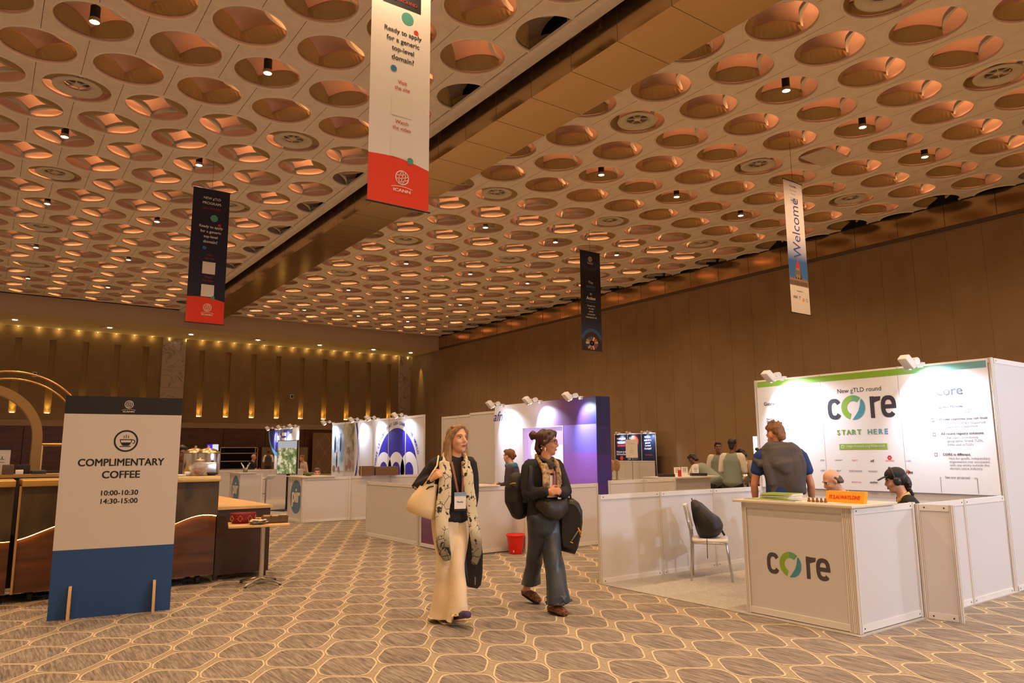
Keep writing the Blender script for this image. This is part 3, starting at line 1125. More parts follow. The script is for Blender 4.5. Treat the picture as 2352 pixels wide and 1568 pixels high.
c_ = (XP, 4.38, 1.34)
for k in range(6):
    a = k * pi / 3
    tx.disc((XP, 4.38 - .018 * cos(a), 1.348 + .018 * sin(a)), .010, M('lg_dot.swiss', S(215, 40, 35)), R_, U_, 8)
tx.add([(XP, 4.20, 1.215), (XP, 4.165, 1.20), (XP, 4.155, 1.18), (XP, 4.185, 1.16), (XP, 4.178, 1.185)], [(0, 1, 2, 3, 4)], m_orange)
tx.build('lettering', t, world=True)
u = MB(); u.box(XP - .001, XP + .002, 4.396, 4.989, 1.448, 1.515, M('url_green', S(140, 180, 62)))
u.build('web_address_bar', t, world=True)
u = MB(); u.text('https://corenic.org/2026round', (XP - .002, 4.655, 1.482), m_white, R_, U_, size=.038, bold=.01); u.disc((XP - .002, 4.945, 1.482), .022, m_white, R_, U_, 16, .017); u.text('C', (XP - .002, 4.945, 1.482), m_white, R_, U_, h=.02); u.build('web_address', t, world=True)
spotlight('arm_spotlight', 'lit arm spotlight on the left end of the core booth wall', (8.62, 5.72, 2.41), 8.62, (8.60, 5.52, 1.98), 'spotlights on the core booth wall', 150, angle=125)
spotlight('arm_spotlight', 'lit arm spotlight on the right end of the core booth wall', (8.62, 3.94, 2.41), 8.62, (8.60, 3.78, 1.98), 'spotlights on the core booth wall', 150, angle=125)
ct = counter('cream core counter with the core logo on its front', 5.70, 3.255, 4.265, 1.0)
lg = MB(); core_logo(lg, (5.6945, 3.765, .465), .60, R_, U_, M('counter_ink', S(80, 72, 72))); lg.build('core_logo', ct, world=True)

# brochures, name sign, figures on the counter
ZT = .998
m_green = M('brochure_green', S(128, 170, 40), .45); m_page = M('page', (.75, .72, .62), .7)
def slab(name, label, c, sx, sy, h, rz, top, cat, group=None, side=m_page):
    ca, sa = cos(rz), sin(rz)
    b = MB(); b.obox((0, 0, h / 2), (sx * ca, sx * sa, 0), (-sy * sa, sy * ca, 0), (0, 0, h / 2 - .001), side)
    b.obox((0, 0, h - .0005), (sx * ca, sx * sa, 0), (-sy * sa, sy * ca, 0), (0, 0, .0008), top)
    o = b.build(name); o.location = c
    return tag(o, label, cat, group)
zz = ZT
for i in range(5):
    slab('brochure', '%s brochure from the bottom of the stack on the core counter' % ORD[i], (5.93 + .008 * (i % 2), 4.05 - .005 * i, zz), .105, .15, .011, .15 * (i - 2) * .4, m_green if i in (0, 2, 4) else m_page, 'brochure', 'brochures stacked on the core counter'); zz += .0115
slab('brochure', 'green brochure lying flat at the near left of the brochure stack', (5.76, 4.07, ZT), .05, .20, .009, .1, m_green, 'brochure')
slab('brochure', 'dark green brochure lying flat in front of the brochure stack', (5.72, 3.87, ZT), .045, .15, .012, -.05, M('brochure_dark', S(70, 120, 45), .45), 'brochure')
slab('paper_sheet', 'white paper sheet under the small wooden figures on the core counter', (5.78, 3.58, ZT), .09, .17, .003, .1, m_page, 'paper')
sg = thing('name_sign', 'yellow sign with red lettering standing on the core counter', 'sign', (5.90, 3.42, ZT))
b = MB(); b.poly([(0, -.17, 0), (0, .17, 0), (.03, .17, .095), (.03, -.17, .095)], M('sign_yellow', S(245, 170, 40), .4), (.05, 0, 0)); b.build('board', sg)
b = MB(); b.text('IT.S.ALWAYS.DNS', (.012, .0, .047), M('sign_red', S(225, 50, 20), .5), (0, -1, 0), (.30, 0, .954), w=.27, h=.032, bold=.035); b.build('lettering', sg)
for i in range(5):
    f = MB(); f.lathe([(.001, 0), (.014, 0), (.015, .012), (.008, .022), (.010, .03), (.006, .037), (.001, .038)], (0, 0, 0), M('wood_fig', S(140, 95, 55), .6), 10)
    o = f.build('wooden_figure'); o.location = (5.78, 3.665 - i * .038, ZT + .003)
    tag(o, '%s tiny wooden figure from the left in front of the yellow sign' % ORD[i], 'figurine', 'wooden figures on the core counter')

# white chair with chrome frame; the first stands by the partition with a backpack on it
def chair_proto():
    t = thing('visitor_chair', 'white padded chair with chrome legs and a black backpack on its seat', 'chair', (6.83, 5.62, .0125), 0)
    w = M('chair_vinyl', (.72, .69, .64), .4)
    # faces -Y... local: seat front towards +X, back at -X
    s = MB(); s.obox((.01, 0, .425), (.20, 0, 0), (0, .20, 0), (0, 0, .026), w, bev=.024); s.build('seat', t)
    bk = MB()
    rows = []
    for j in range(9):
        tt = j / 8
        z = .56 + .26 * tt
        hw = .195 * (1 - .10 * max(0, (tt - .6) / .4) ** 2)
        x = -.205 - .05 * tt
        ring = []
        for i in range(20):
            a = 2 * pi * i / 20
            ca, sa = cos(a), sin(a)
            ring.append((x + .020 * math.copysign(abs(sa) ** .6, sa) + .02 * (ca * ca) * 1, hw * math.copysign(abs(ca) ** .5, ca), z))
        rows.append(ring)
    bk.rings(rows, w); bk.build('backrest', t)
    for s_ in (-1, 1):
        y = .205 * s_
        f = MB(); f.tube([(.235, y, 0), (.205, y, .25), (.19, y, .385), (.165, y, .405), (0, y, .408), (-.16, y, .408)], .0115, m_steel, 8, (0, 1, 0)); f.build('leg', t)
        f = MB(); f.tube([(-.205, y, 0), (-.195, y, .22), (-.19, y, .42), (-.20, y, .55), (-.25, y * .95, .81)], .0115, m_steel, 8, (0, 1, 0)); f.build('leg', t)
    c = MB(); c.tube([(.185, -.2, .39), (.185, .2, .39)], .009, m_steel, 8); c.tube([(-.19, -.2, .39), (-.19, .2, .39)], .009, m_steel, 8); c.build('stretcher', t)
    return t
CH = chair_proto()
CH.rotation_euler = (0, 0, radians(-52))
# ------------------------------------------------------------------ afnic booth (white to purple)
mt = MB(); mt.box(5.66, 8.66, 9.0, 12.4, 0.001, .010, m_mat); o = mt.build('booth_carpet', loc=(5.66, 9, 0)); tag(o, 'grey carpet square covering the floor of the purple booth', 'carpet')
hw = thing('booth_back_wall', 'thick purple and white lit booth wall with a recessed screen', 'booth wall', (8.62, 9.44, 0))
W0, W1 = 0.0, 3.10
def grid_wall():
    # a board with a rectangular recess, boards printed in big blocks fading from white to violet and indigo
    b = MB()
    ny, nz = 48, 5
    sy0, sy1, sz0, sz1 = 10.35 - 9.44, 11.57 - 9.44, 1.21, 1.915
    def col(u, v):   # u 0 right .. 1 left (white); v 0 bottom .. 1 top
        w = max(0, min(1, (u - .28) / .42)); w = w * w * (3 - 2 * w)
        row = int(v * 4.99)
        base = [S(160, 100, 205), S(150, 98, 205), S(152, 104, 212), S(140, 112, 214), S(64, 50, 112)][row]
        if row == 4: base = tuple(a * (1 - min(1, u / .55)) + b * min(1, u / .55) for a, b in zip(S(44, 40, 100), S(140, 78, 140)))
        if row == 3 and u < .2: base = S(126, 112, 222)  # bluish glow under the right spotlight, painted into the wall colour
        wh = (.80, .78, .84)
        return tuple(c * (1 - w) + q * w for c, q in zip(base, wh))
    ys = sorted(set([W0 + (W1 - W0) * i / ny for i in range(ny + 1)] + [sy0, sy1]))
    zs = sorted(set([2.41 * i / nz for i in range(nz + 1)] + [sz0, sz1]))
    for i in range(len(ys) - 1):
        for j in range(len(zs) - 1):
            yc, zc = (ys[i] + ys[i + 1]) / 2, (zs[j] + zs[j + 1]) / 2
            if sy0 < yc < sy1 and sz0 < zc < sz1:
                continue
            cc = col((yc - W0) / (W1 - W0), zc / 2.41)
            m = M('aw_%d_%d_%d' % tuple(int(c * 255) for c in cc), cc, .5)
            b.quad((0, ys[i + 1], zs[j]), (0, ys[i], zs[j]), (0, ys[i], zs[j + 1]), (0, ys[i + 1], zs[j + 1]), m)
    b.build('printed_front', hw)
    e = MB()
    for z0, z1, c in ((0, .9, S(80, 52, 130)), (.9, 1.4, S(66, 50, 125)), (1.4, 1.9, S(52, 48, 112)), (1.9, 2.41, S(40, 42, 95))):
        e.box(.001, .33, -.012, 0, z0, z1, M('aws_%d' % int(z0 * 10), c, .5))
    e.box(.001, .33, 0, W1, 2.395, 2.41, M('aw_top', S(60, 52, 110), .5)); e.box(.31, .33, 0, W1, 0, 2.40, m_pan); e.box(.001, .33, W1, W1 + .012, 0, 2.41, m_white)
    e.build('side_and_top', hw)
    f = MB()
    for (y0, y1, z0, z1) in ((sy0 - .0, sy1, sz0 - .015, sz0), (sy0, sy1, sz1, sz1 + .012), (sy0 - .015, sy0, sz0 - .015, sz1 + .012), (sy1, sy1 + .015, sz0 - .015, sz1 + .012)):
        f.box(-.006, .05, y0, y1, z0, z1, m_white)
    f.build('screen_frame', hw)
    sc = MB(); scm = M('screen_lilac', S(150, 120, 190), .4, emit=S(208, 180, 235), es=.75)
    sc.quad((.045, sy1, sz0), (.045, sy0, sz0), (.045, sy0, sz1), (.045, sy1, sz1), scm)
    sc.disc((.042, sy1 - .42, sz0 + .27), .225, M('screen_white', (.9, .9, .9), .4, emit=(.95, .93, 1), es=1.0), (0, -1, 0), (0, 0, 1))
    sc.disc((.042, sy0 + .12, sz0 + .17), .20, M('screen_white', (.9, .9, .9)), (0, -1, 0), (0, 0, 1))
    sc.text('afnic', (.040, sy1 - .45, sz1 - .15), M('afnic_blue', S(45, 35, 150), .5), (0, -1, 0), (0, 0, 1), w=.33, bold=.01, shear=.35)
    sc.text('Securing and', (.039, sy1 - .42, sz0 + .30), m_grey, (0, -1, 0), (0, 0, 1), w=.28); sc.text('managing', (.039, sy1 - .42, sz0 + .24), m_grey, (0, -1, 0), (0, 0, 1), w=.20)
    sc.build('screen', hw)
    l = MB(); l.text('afnic', (-.004, W1 - .22, 2.19), M('afnic_ink', S(70, 60, 110)), (0, -1, 0), (0, 0, 1), h=.20, shear=.35, bold=.01); l.build('lettering', hw)
grid_wall()
for i, (y, n_) in enumerate(((12.22, 'left'), (10.97, 'middle'), (9.80, 'right'))):
    spotlight('arm_spotlight', 'white arm spotlight at the %s of the purple booth wall' % n_, (8.60, y, 2.42), 8.6, (8.62, y - .22, 1.95), 'spotlights on the purple booth wall', 130)
m_purp = gradmat('purple_print', 2, [(0, S(112, 62, 100)), (.35, S(120, 78, 130)), (.9, S(170, 140, 180))])
counter('purple printed counter half hidden behind the woman with the cream bag', 5.66, 8.99, 10.28, .86, .96, front=m_purp)
partition('low_partition', 'white waist-high partition of the purple booth between counter and right corner', 6.52, 8.72, 8.02, 8.80, .95, 2, ends=(0, 1))
partition('end_panel', 'narrow white panel beside the red bin', 6.48, 9.0, 6.52, 8.70, .95, 1, cat='panel')
partition('low_partition', 'white waist-high partition left of the woman with the cream bag', 5.70, 12.36, 5.70, 10.46, .95, 1)
# red bin
rb = thing('waste_bin', 'bright red plastic bucket on the carpet between the two walking women', 'bin', (6.36, 8.74, 0))
b = MB(); b.lathe([(.001, .004), (.088, .0), (.094, .01), (.128, .262), (.132, .27), (.124, .272), (.120, .26), (.088, .015), (.001, .014)], (0, 0, 0), M('bin_red', S(232, 32, 16), .35), 32); b.build('bucket', rb)
b = MB(); b.lathe([(.131, .245), (.138, .25), (.139, .272), (.131, .276)], (0, 0, 0), M('bin_red', S(232, 32, 16)), 32); b.build('rim', rb)
b = MB(); b.quad((-.085, -.058, .03), (-.075, -.069, .03), (-.078, -.073, .06), (-.089, -.061, .06), m_white); b.build('sticker', rb)

# ------------------------------------------------------------------ tall plain panels behind
partition('tall_partition', 'tall plain white partition behind the head of the woman with the cream bag', 9.85, 16.8, 9.85, 15.2, 2.40, 2)
partition('tall_partition', 'tall plain white partition touching the left end of the purple booth wall', 9.49, 14.85, 9.49, 12.7, 2.40, 2)
# ------------------------------------------------------------------ org booth: picture panels and round blue logo
ow = partition('booth_back_wall', 'long white booth wall with photo panels and a big round blue logo', 8.65, 21.32, 8.65, 15.60, 2.38, 6, cat='booth wall')
def picture_mat(name, sky, low, seed):
    m = bpy.data.materials.new(name); m.use_nodes = True
    nt = m.node_tree; b = nt.nodes['Principled BSDF']; b.inputs['Roughness'].default_value = .5
    tc = nt.nodes.new('ShaderNodeTexCoord'); n = nt.nodes.new('ShaderNodeTexNoise'); n.inputs['Scale'].default_value = 3.1; n.inputs['Detail'].default_value = 6
    n.noise_dimensions = '4D'; n.inputs['W'].default_value = seed
    nt.links.new(tc.outputs['Object'], n.inputs['Vector'])
    r = nt.nodes.new('ShaderNodeValToRGB'); cr = r.color_ramp
    cr.elements[0].position = .35; cr.elements[0].color = (*low, 1); cr.elements[1].position = .62; cr.elements[1].color = (*sky, 1)
    nt.links.new(n.outputs['Fac'], r.inputs[0]); nt.links.new(r.outputs[0], b.inputs['Base Color'])
    return m
XO = 8.640
pic1 = picture_mat('photo_lake', S(205, 222, 232), S(120, 150, 175), 2.0); pic2 = picture_mat('photo_workshop', S(190, 190, 165), S(85, 80, 66), 5.0)
b = MB(); b.box(XO, XO + .002, 20.41, 21.28, .95, 2.34, pic1); b.box(XO, XO + .002, 19.7, 20.33, .95, 2.34, pic2)
skin_d = M('photo_dark', S(40, 44, 52)); hatd = M('photo_teal', S(70, 120, 140)); pk = M('photo_skin', S(150, 110, 95))
for (y, z, s, m) in ((21.10, 1.75, .55, skin_d), (20.68, 1.75, .5, skin_d), (20.95, 1.25, .42, skin_d)):
    b.add([(XO - .001, y - .07 * s * 2 * cos(a), z + s * .5 * sin(a)) for a in [2 * pi * i / 18 for i in range(18)]], [tuple(range(18))], m)
    b.disc((XO - .0015, y, z + s * .52), .055, hatd if s > .45 else pk, (0, -1, 0), (0, 0, 1), 14)
b.disc((XO - .001, 21.15, 1.02), .10, pk, (0, -1, 0), (0, 0, 1), 14); b.disc((XO - .001, 20.80, 1.0), .09, pk, (0, -1, 0), (0, 0, 1), 14)
for (y, z, r) in ((20.10, 1.55, .11), (20.0, 1.15, .13), (20.2, 1.05, .09)):
    b.disc((XO - .001, y, z), r, pk, (0, -1, 0), (0, 0, 1), 14)
b.build('photo_print', ow, world=True)
blue = M('org_blue', S(48, 42, 170), .5)
b = MB()
bx = XO - .001
b.disc((bx, 21.2, 1.55), 1.83, blue, (0, -1, 0), (0, 0, 1), 30, 1.74, -27, 29)
b.disc((bx, 21.2, 1.55), 1.74, m_white, (0, -1, 0), (0, 0, 1), 30, 1.68, -27, 29)
lc, lr, lz = 17.05, 1.12, .98
b.disc((bx, lc, lz), lr, blue, (0, -1, 0), (0, 0, 1), 50)
for k, off in enumerate((-.72, .0, .70)):
    b.disc((bx - .001, lc - off, lz + .05), .46, m_white, (0, -1, 0), (0, 0, 1), 30)
    b.disc((bx - .002, lc - off, lz + .02), .235, blue, (0, -1, 0), (0, 0, 1), 24)
b.build('round_logo', ow, world=True)
b = MB()
msg = 'THREE LETTERS THAT CAN CHANGE THE WORLD'
for i, ch in enumerate(msg):
    if ch == ' ':
        continue
    a = radians(172 - i * 149 / (len(msg) - 1))
    c = (bx, lc - 1.25 * cos(a), lz + 1.25 * sin(a))
    b.text(ch, c, blue, (0, -sin(a), -cos(a)), (0, -cos(a), sin(a)), h=.085, bold=.02)
b.build('lettering', ow, world=True)
for i, y in enumerate((21.34, 19.3, 18.2, 16.6)):
    spotlight('arm_spotlight', '%s arm spotlight from the left on the wall with the blue logo' % ORD[i], (8.66, y, 2.40), 8.65, (8.65, y - .25, 1.95), 'spotlights on the blue logo wall', 95)
partition('low_partition', 'long white waist-high partition in front of the blue logo wall', 6.68, 15.35, 8.6, 15.35, .96, 2)
mt = MB(); mt.box(5.55, 8.62, 15.3, 27.8, 0.001, .010, m_mat); o = mt.build('booth_carpet', loc=(5.55, 15.3, 0)); tag(o, 'long grey carpet under the two far booths with round pir logos', 'carpet')
def pir_counter(label, x, y0, y1, d):
    t = counter(label, x, y0, y1, d, .96)
    l = MB()
    pc = M('pir_blue', S(84, 128, 165), .5)
    w = y1 - y0
    c = V((-.0062, w / 2 - .03, .52)); 
    l.disc(c, .355, pc, (0, -1, 0), (0, 0, 1), 40)
    l.text('pir', c + V((-.001, .0, -.02)), m_cream, (0, -1, 0), (0, 0, 1), w=.50, bold=.05)
    l.build('round_logo', t)
    return t
pir_counter('white counter with a round blue pir logo, right of the bar stools', 5.6, 15.36, 16.22, 1.06)
pir_counter('white counter with a round blue pir logo, left of the bar stools', 5.6, 20.0, 20.95, .55)
# ------------------------------------------------------------------ far booth with dark blue swoosh
nw = partition('booth_back_wall', 'narrow printed booth wall with white letters on a dark blue circle', 8.92, 27.55, 8.92, 25.05, 2.40, 3, cat='booth wall')
b = MB(); bx = 8.905
b.box(bx, bx + .003, 25.08, 27.52, .55, 2.36, m_white)
b.add([(bx - .001, 27.0 - 1.35 * cos(a) if 1 else 0, 2.36 - .0 - abs(1.0 * sin(a))) for a in [pi + pi * i / 24 for i in range(25)]], [tuple(range(25))], M('nb_ring', S(90, 165, 215), .5))
b.add([(bx - .002, 27.0 - 1.25 * cos(a), 2.36 - abs(.86 * sin(a))) for a in [pi + pi * i / 24 for i in range(25)]], [tuple(range(25))], M('nb_navy', S(40, 36, 110), .5))
b.add([(bx - .003, 25.75 + .6 * cos(a), 1.75 + .45 * sin(a)) for a in [2 * pi * i / 24 for i in range(24)]], [tuple(range(24))], m_white)
b.text('nb', (bx - .004, 27.1, 2.08), m_white, (0, -1, 0), (0, 0, 1), h=.36, bold=.03)
b.box(bx - .004, bx - .003, 26.35, 26.8, 2.12, 2.24, m_white); b.box(bx - .004, bx - .003, 26.35, 26.8, 1.95, 2.05, m_white)
for z in (1.45, 1.35, 1.2): b.box(bx - .004, bx - .003, 26.7, 27.25, z - .02, z + .02, M('nb_ring', S(90, 165, 215)))
b.build('printed_sheet', nw, world=True)
for i, y in enumerate((27.6, 26.3, 25.1)):
    spotlight('arm_spotlight', '%s arm spotlight from the left on the dark blue circle wall' % ORD[i], (8.92, y, 2.42), 8.9, (8.92, y - .2, 1.9), 'spotlights on the dark blue circle wall', 95)
partition('low_partition', 'white waist-high partition running behind the bar stools', 5.6, 24.5, 8.9, 24.5, .97, 3)
partition('low_partition', 'white waist-high partition left of the far pir counter', 4.6, 24.6, 5.55, 24.6, .97, 1, ends=(1, 0))
# television on a stand
tv = thing('television', 'upright television on a stand showing a green landscape', 'television', (6.55, 19.1, .0125))
b = MB(); b.box(-.03, .03, -.03, .03, .02, 1.0, m_black); b.build('pole', tv)
b = MB(); b.box(-.35, .35, -.25, .25, 0, .02, m_black); b.build('base', tv)
b = MB(); b.obox((-.04, 0, 1.36), (.02, .0, 0), (0, .38, 0), (0, 0, .44), m_black); b.build('casing', tv)
tvm = bpy.data.materials.new('tv_picture'); tvm.use_nodes = True
nt = tvm.node_tree; bs = nt.nodes['Principled BSDF']
tc = nt.nodes.new('ShaderNodeTexCoord'); n = nt.nodes.new('ShaderNodeTexNoise'); n.inputs['Scale'].default_value = 9; n.inputs['Detail'].default_value = 8
nt.links.new(tc.outputs['Object'], n.inputs[0]); r = nt.nodes.new('ShaderNodeValToRGB'); cr = r.color_ramp
cr.elements[0].position = .35; cr.elements[0].color = (*S(70, 95, 70), 1); cr.elements[1].position = .62; cr.elements[1].color = (*S(215, 215, 205), 1); e = cr.elements.new(.48); e.color = (*S(120, 145, 90), 1)
nt.links.new(n.outputs['Fac'], r.inputs[0]); nt.links.new(r.outputs[0], bs.inputs['Base Color']); nt.links.new(r.outputs[0], bs.inputs['Emission Color']); bs.inputs['Emission Strength'].default_value = .55
b = MB(); b.box(-.0635, -.0615, -.365, .365, .935, 1.60, tvm); b.box(-.0635, -.0615, -.365, .365, 1.60, 1.785, M('tv_sky', S(150, 165, 185), .4, emit=S(165, 180, 200), es=.6)); b.build('screen', tv)
tv.rotation_euler = (0, 0, radians(22))
# bar stools
st = thing('bar_stool', 'white bar stool with a curved seat on a chrome column, nearer the pir counter', 'stool', (6.85, 18.3, .0125))
b = MB(); b.tube([(-.20, 0, .86), (-.17, 0, .80), (-.08, 0, .765), (.12, 0, .77), (.2, 0, .745)], .19, M('stool_white', (.80, .79, .77), .4), 12, (0, 1, 0), ry=.022); b.build('seat', st)
b = MB(); b.cyl((0, 0, .02), (0, 0, .76), .024, m_steel); b.build('column', st)
b = MB(); b.lathe([(.001, .035), (.04, .03), (.19, .008), (.2, 0)], (0, 0, 0), m_steel, 24); b.build('base', st)
b = MB(); b.tube([(0, -.02, .36), (.12, -.09, .34), (.18, 0, .34), (.12, .09, .34), (0, .02, .36)], .011, m_steel, 8); b.build('footrest', st)
st.rotation_euler = (0, 0, radians(-40))
dup(st, (6.55, 20.9, .0125), radians(120), 'white bar stool with a low square back, further from the pir counter')
for i, (x, y) in enumerate(((6.05, 15.72),)):
    b = MB(); b.lathe([(.001, .004), (.05, .0), (.10, .04), (.115, .075), (.108, .075), (.09, .04), (.001, .012)], (0, 0, 0), M('bowl_green', S(100, 105, 60), .5), 22)
    o = b.build('bowl'); o.location = (5.88, 15.83, .9735); tag(o, 'small green bowl on the pir counter near the television', 'bowl')
lc_ = thing('pen_holder', 'glass with long sticks spread out on the far pir counter', 'vase', (5.85, 20.5, .9735))
b = MB(); b.lathe([(.001, 0), (.06, 0), (.07, .12), (.065, .12), (.055, .01), (.001, .01)], (0, 0, 0), M('glassy', (.6, .6, .55), .1, trans=.6), 14); b.build('glass', lc_)
for k in range(6):
    a = k * pi / 3
    b = MB(); b.cyl((0, 0, .02), (.05 * cos(a), .36 * sin(a) + .02, .13 + .06 * (k % 3)), .012, m_cream, n=6); b.build('stick', lc_)
# cardboard boxes on the partition in front of the blue logo
def carton(label, x, y, z, sx, sy, sz, name='cardboard_box'):
    t = thing(name, label, 'box', (x, y, z))
    c = M('carton', S(116, 88, 62), .8)
    b = MB(); b.box(-sx, sx, -sy, sy, 0, sz, c); b.build('body', t)
    b = MB(); b.box(-sx - .001, sx + .001, -.02, .02, 0, sz + .001, M('tape', S(200, 170, 120), .5)); b.build('tape', t)
    return t
partition('low_shelf', 'low white shelf behind the partition carrying the brown boxes', 7.2, 15.75, 8.4, 15.75, .88, 1, cat='shelf')
carton('brown cardboard box on the left below the blue logo', 7.05, 15.36, .962, .13, .12, .21)
carton('dark brown flat cardboard box on the right below the blue logo', 7.5, 15.36, .962, .28, .12, .19)

# ------------------------------------------------------------------ gTLD booth far right
gt = partition('booth_back_wall', 'dark navy booth wall in three panels by the right wall', 28.3, 29.5, 28.3, 26.45, 2.45, 3, cat='booth wall', skin=[m_navy] * 3)
b = MB(); bx = 28.29
b.box(bx, bx + .004, 26.5, 29.45, 1.02, 2.38, m_navy)
b.build('printed_sheet', gt, world=True)
Rr, Uu = (0, -1, 0), (0, 0, 1); q = bx - .002
b = MB()
for s, z, m, h in (('NEW gTLD', 2.16, m_white, .13), ('PROGRAM:', 1.97, m_white, .13), ('2026 ROUND', 1.80, m_orange, .11), ('Welcome to the', 1.47, m_white, .10), ('2026 Round Booth', 1.34, m_white, .10)):
    b.text(s, (q, 28.98, z), m, Rr, Uu, w=.80 if h < .105 else .66, h=h, bold=.03)
b.disc((q, 28.98, 1.13), .12, m_orange, Rr, Uu)
b.disc((q, 27.98, 2.03), .30, m_orange, Rr, Uu); b.text('gTLD', (q - .002, 27.98, 2.0), m_blackp, Rr, Uu, w=.36, bold=.02)
b.disc((q, 28.32, 2.2), .05, M('print_blue', S(80, 150, 200)), Rr, Uu)
for z in (1.45, 1.38): b.text('Learn more and', (q, 28.2, z), m_white, Rr, Uu, h=.07)
for z in (1.28, 1.18, 1.08):
    b.disc((q, 28.36, z), .04, m_white, Rr, Uu, 12); b.text('About the program', (q, 27.95, z), m_white, Rr, Uu, h=.05)
for s, z in (('Ready to', 2.22), ('apply for a', 2.06), ('generic', 1.91), ('top-level', 1.77), ('domain?', 1.63)):
    b.text(s, (q, 27.02, z), m_white, Rr, Uu, h=.11, bold=.03)
b.text('Visit the site', (q, 26.98, 1.30), m_orange, Rr, Uu, h=.07)
b.build('lettering', gt, world=True)
for i, y in enumerate((29.0, 28.2, 27.1, 26.7)):
    spotlight('arm_spotlight', '%s arm spotlight from the left on the dark navy wall' % ORD[i], (28.3, y, 2.47), 28.3, (28.3, y - .1, 2.05), 'spotlights on the navy wall', 70)
partition('low_partition', 'low white base wall under the navy printed panels', 28.1, 29.6, 28.1, 26.4, 1.0, 3)
ns = thing('notice_stand', 'white notice sheet on a thin stand before the navy booth wall', 'notice', (27.0, 26.9, 0))
b = MB(); b.cyl((0, 0, 0), (0, 0, 1.2), .02, m_steel); b.build('pole', ns)
b = MB(); b.obox((-.02, 0, 1.62), (.006, 0, 0), (0, .42, 0), (0, 0, .46), m_white); b.build('sheet', ns)
b = MB(); 
for z, s in ((1.88, 'Talk to the team'), (1.62, 'Ask'), (1.52, 'Apply online'), (1.42, 'Consult')): b.text(s, (-.028, 0.0, z), M('pen_blue', S(110, 130, 190)), (0, -1, 0), (0, 0, 1), h=.05)
b.build('handwriting', ns)
# low walls and tables of the refreshment corner
partition('low_partition', 'white waist-high partition of two panels in front of the table with cards', 8.35, 8.86, 9.92, 8.86, .98, 2)
ctb = thing('exhibit_table', 'long white table with cards, dark boxes and a red tin', 'table', (10.4, 9.1, 0))
b = MB(); b.box(-.55, .85, -.15, .45, .965, .99, m_frame); b.build('table_top', ctb)
b = MB(); b.box(-.45, .75, -.02, .38, .02, .965, m_pan); b.build('body', ctb)
ZT2 = .99
for i, (x, y, hh) in enumerate(((10.55, 9.35, .16), (10.83, 9.42, .16), (11.12, 9.40, .16))):
    t = thing('table_card', '%s standing white card from the left on the exhibit table' % ORD[i], 'card', (x, y, ZT2), radians(-40), 'standing cards on the exhibit table')
    b = MB(); b.obox((0, 0, hh / 2), (.06, 0, 0), (0, .004, 0), (0, 0.01, hh / 2), m_white); b.build('card', t)
    b = MB(); b.box(-.05, .05, -.02, .03, 0, .006, m_plastic); b.build('foot', t)
    b = MB()
    for k in range(3): b.box(-.035, .035, -.007, -.006, hh * .8 - k * .03, hh * .8 - k * .03 + .008, m_grey)
    b.build('print', t)
tn = thing('tin_can', 'red tin with a white cap on the exhibit table', 'can', (10.35, 9.12, ZT2))
b = MB(); b.cyl((0, 0, 0), (0, 0, .115), .032, M('tin_red', S(205, 50, 60), .35), n=18); b.build('body', tn)
b = MB(); b.cyl((0, 0, .115), (0, 0, .135), .018, m_plastic, n=14); b.build('cap', tn)
for i, (x, y, sx) in enumerate(((10.08, 9.2, .14), (10.88, 9.13, .14))):
    b = MB(); b.obox((0, 0, .025), (sx * .8, -sx * .6, 0), (.05, .07, 0), (0, 0, .025), M('dark_box', S(38, 30, 26), .6)); o = b.build('flat_box'); o.location = (x, y, ZT2)
    tag(o, 'flat dark box on the exhibit table, %s of the red tin' % ('left' if i == 0 else 'right'), 'box')
for i, (x, y) in enumerate(((10.72, 11.2), (11.5, 10.9), (12.2, 10.6))):
    t = dup(CH, (x + .4, y + .3, 0), radians(120), '%s white chair from the left behind the exhibit table' % ORD[i], 'white chairs behind the exhibit table')
# high bar tables with flowers, cable barrier
for i, (x, y, lab) in enumerate(((11.1, 12.9, 'white round high table with flowers beside the purple booth wall'), (15.9, 17.6, 'white round high table with flowers before the navy booth wall'))):
    t = thing('high_table', lab, 'table', (x, y, 0))
    b = MB(); b.lathe([(.001, 1.09), (.33, 1.09), (.345, 1.105), (.33, 1.12), (.001, 1.12)], (0, 0, 0), m_plastic, 28); b.build('table_top', t)
    b = MB(); b.cyl((0, 0, .02), (0, 0, 1.09), .04, m_steel); b.build('column', t)
    b = MB(); b.lathe([(.001, .03), (.2, .02), (.24, 0)], (0, 0, 0), m_steel, 24); b.build('base', t)
    v = thing('flower_vase', ('small dark vase of pink flowers on the high table by the purple wall', 'small vase of orange flowers on the high table by the navy wall')[i], 'vase', (x - .05, y - .05, 1.12))
    b = MB(); b.lathe([(.001, 0), (.05, 0), (.065, .06), (.05, .12), (.04, .13), (.001, .12)], (0, 0, 0), M('vase_dark', S(38, 52, 34), .4), 16); b.build('vase', v)
    random.seed(3 + i)
    for k in range(5):
        b = MB(); b.ell((random.uniform(-.06, .06), random.uniform(-.06, .06), .16 + random.uniform(0, .05)), .04, M('petal_%d' % i, (S(230, 165, 150), S(240, 130, 60))[i], .7)); b.build('flower', v)
for i, (x, y) in enumerate(((14.6, 15.4), (15.3, 15.9))):
    t = thing('barrier_post', ('round-headed barrier post with a dark rope, left of two', 'round-headed barrier post with a dark rope, right of two')[i], 'barrier post', (x, y, 0))
    b = MB(); b.cyl((0, 0, .02), (0, 0, .95), .03, m_steel); b.build('pole', t)
    b = MB(); b.lathe([(.001, .02), (.16, .015), (.17, 0)], (0, 0, 0), m_steel, 20); b.build('base', t)
    b = MB(); b.ell((0, 0, 1.05), (.05, .14, .18), M('post_head', S(176, 140, 100), .5)); b.build('head', t)
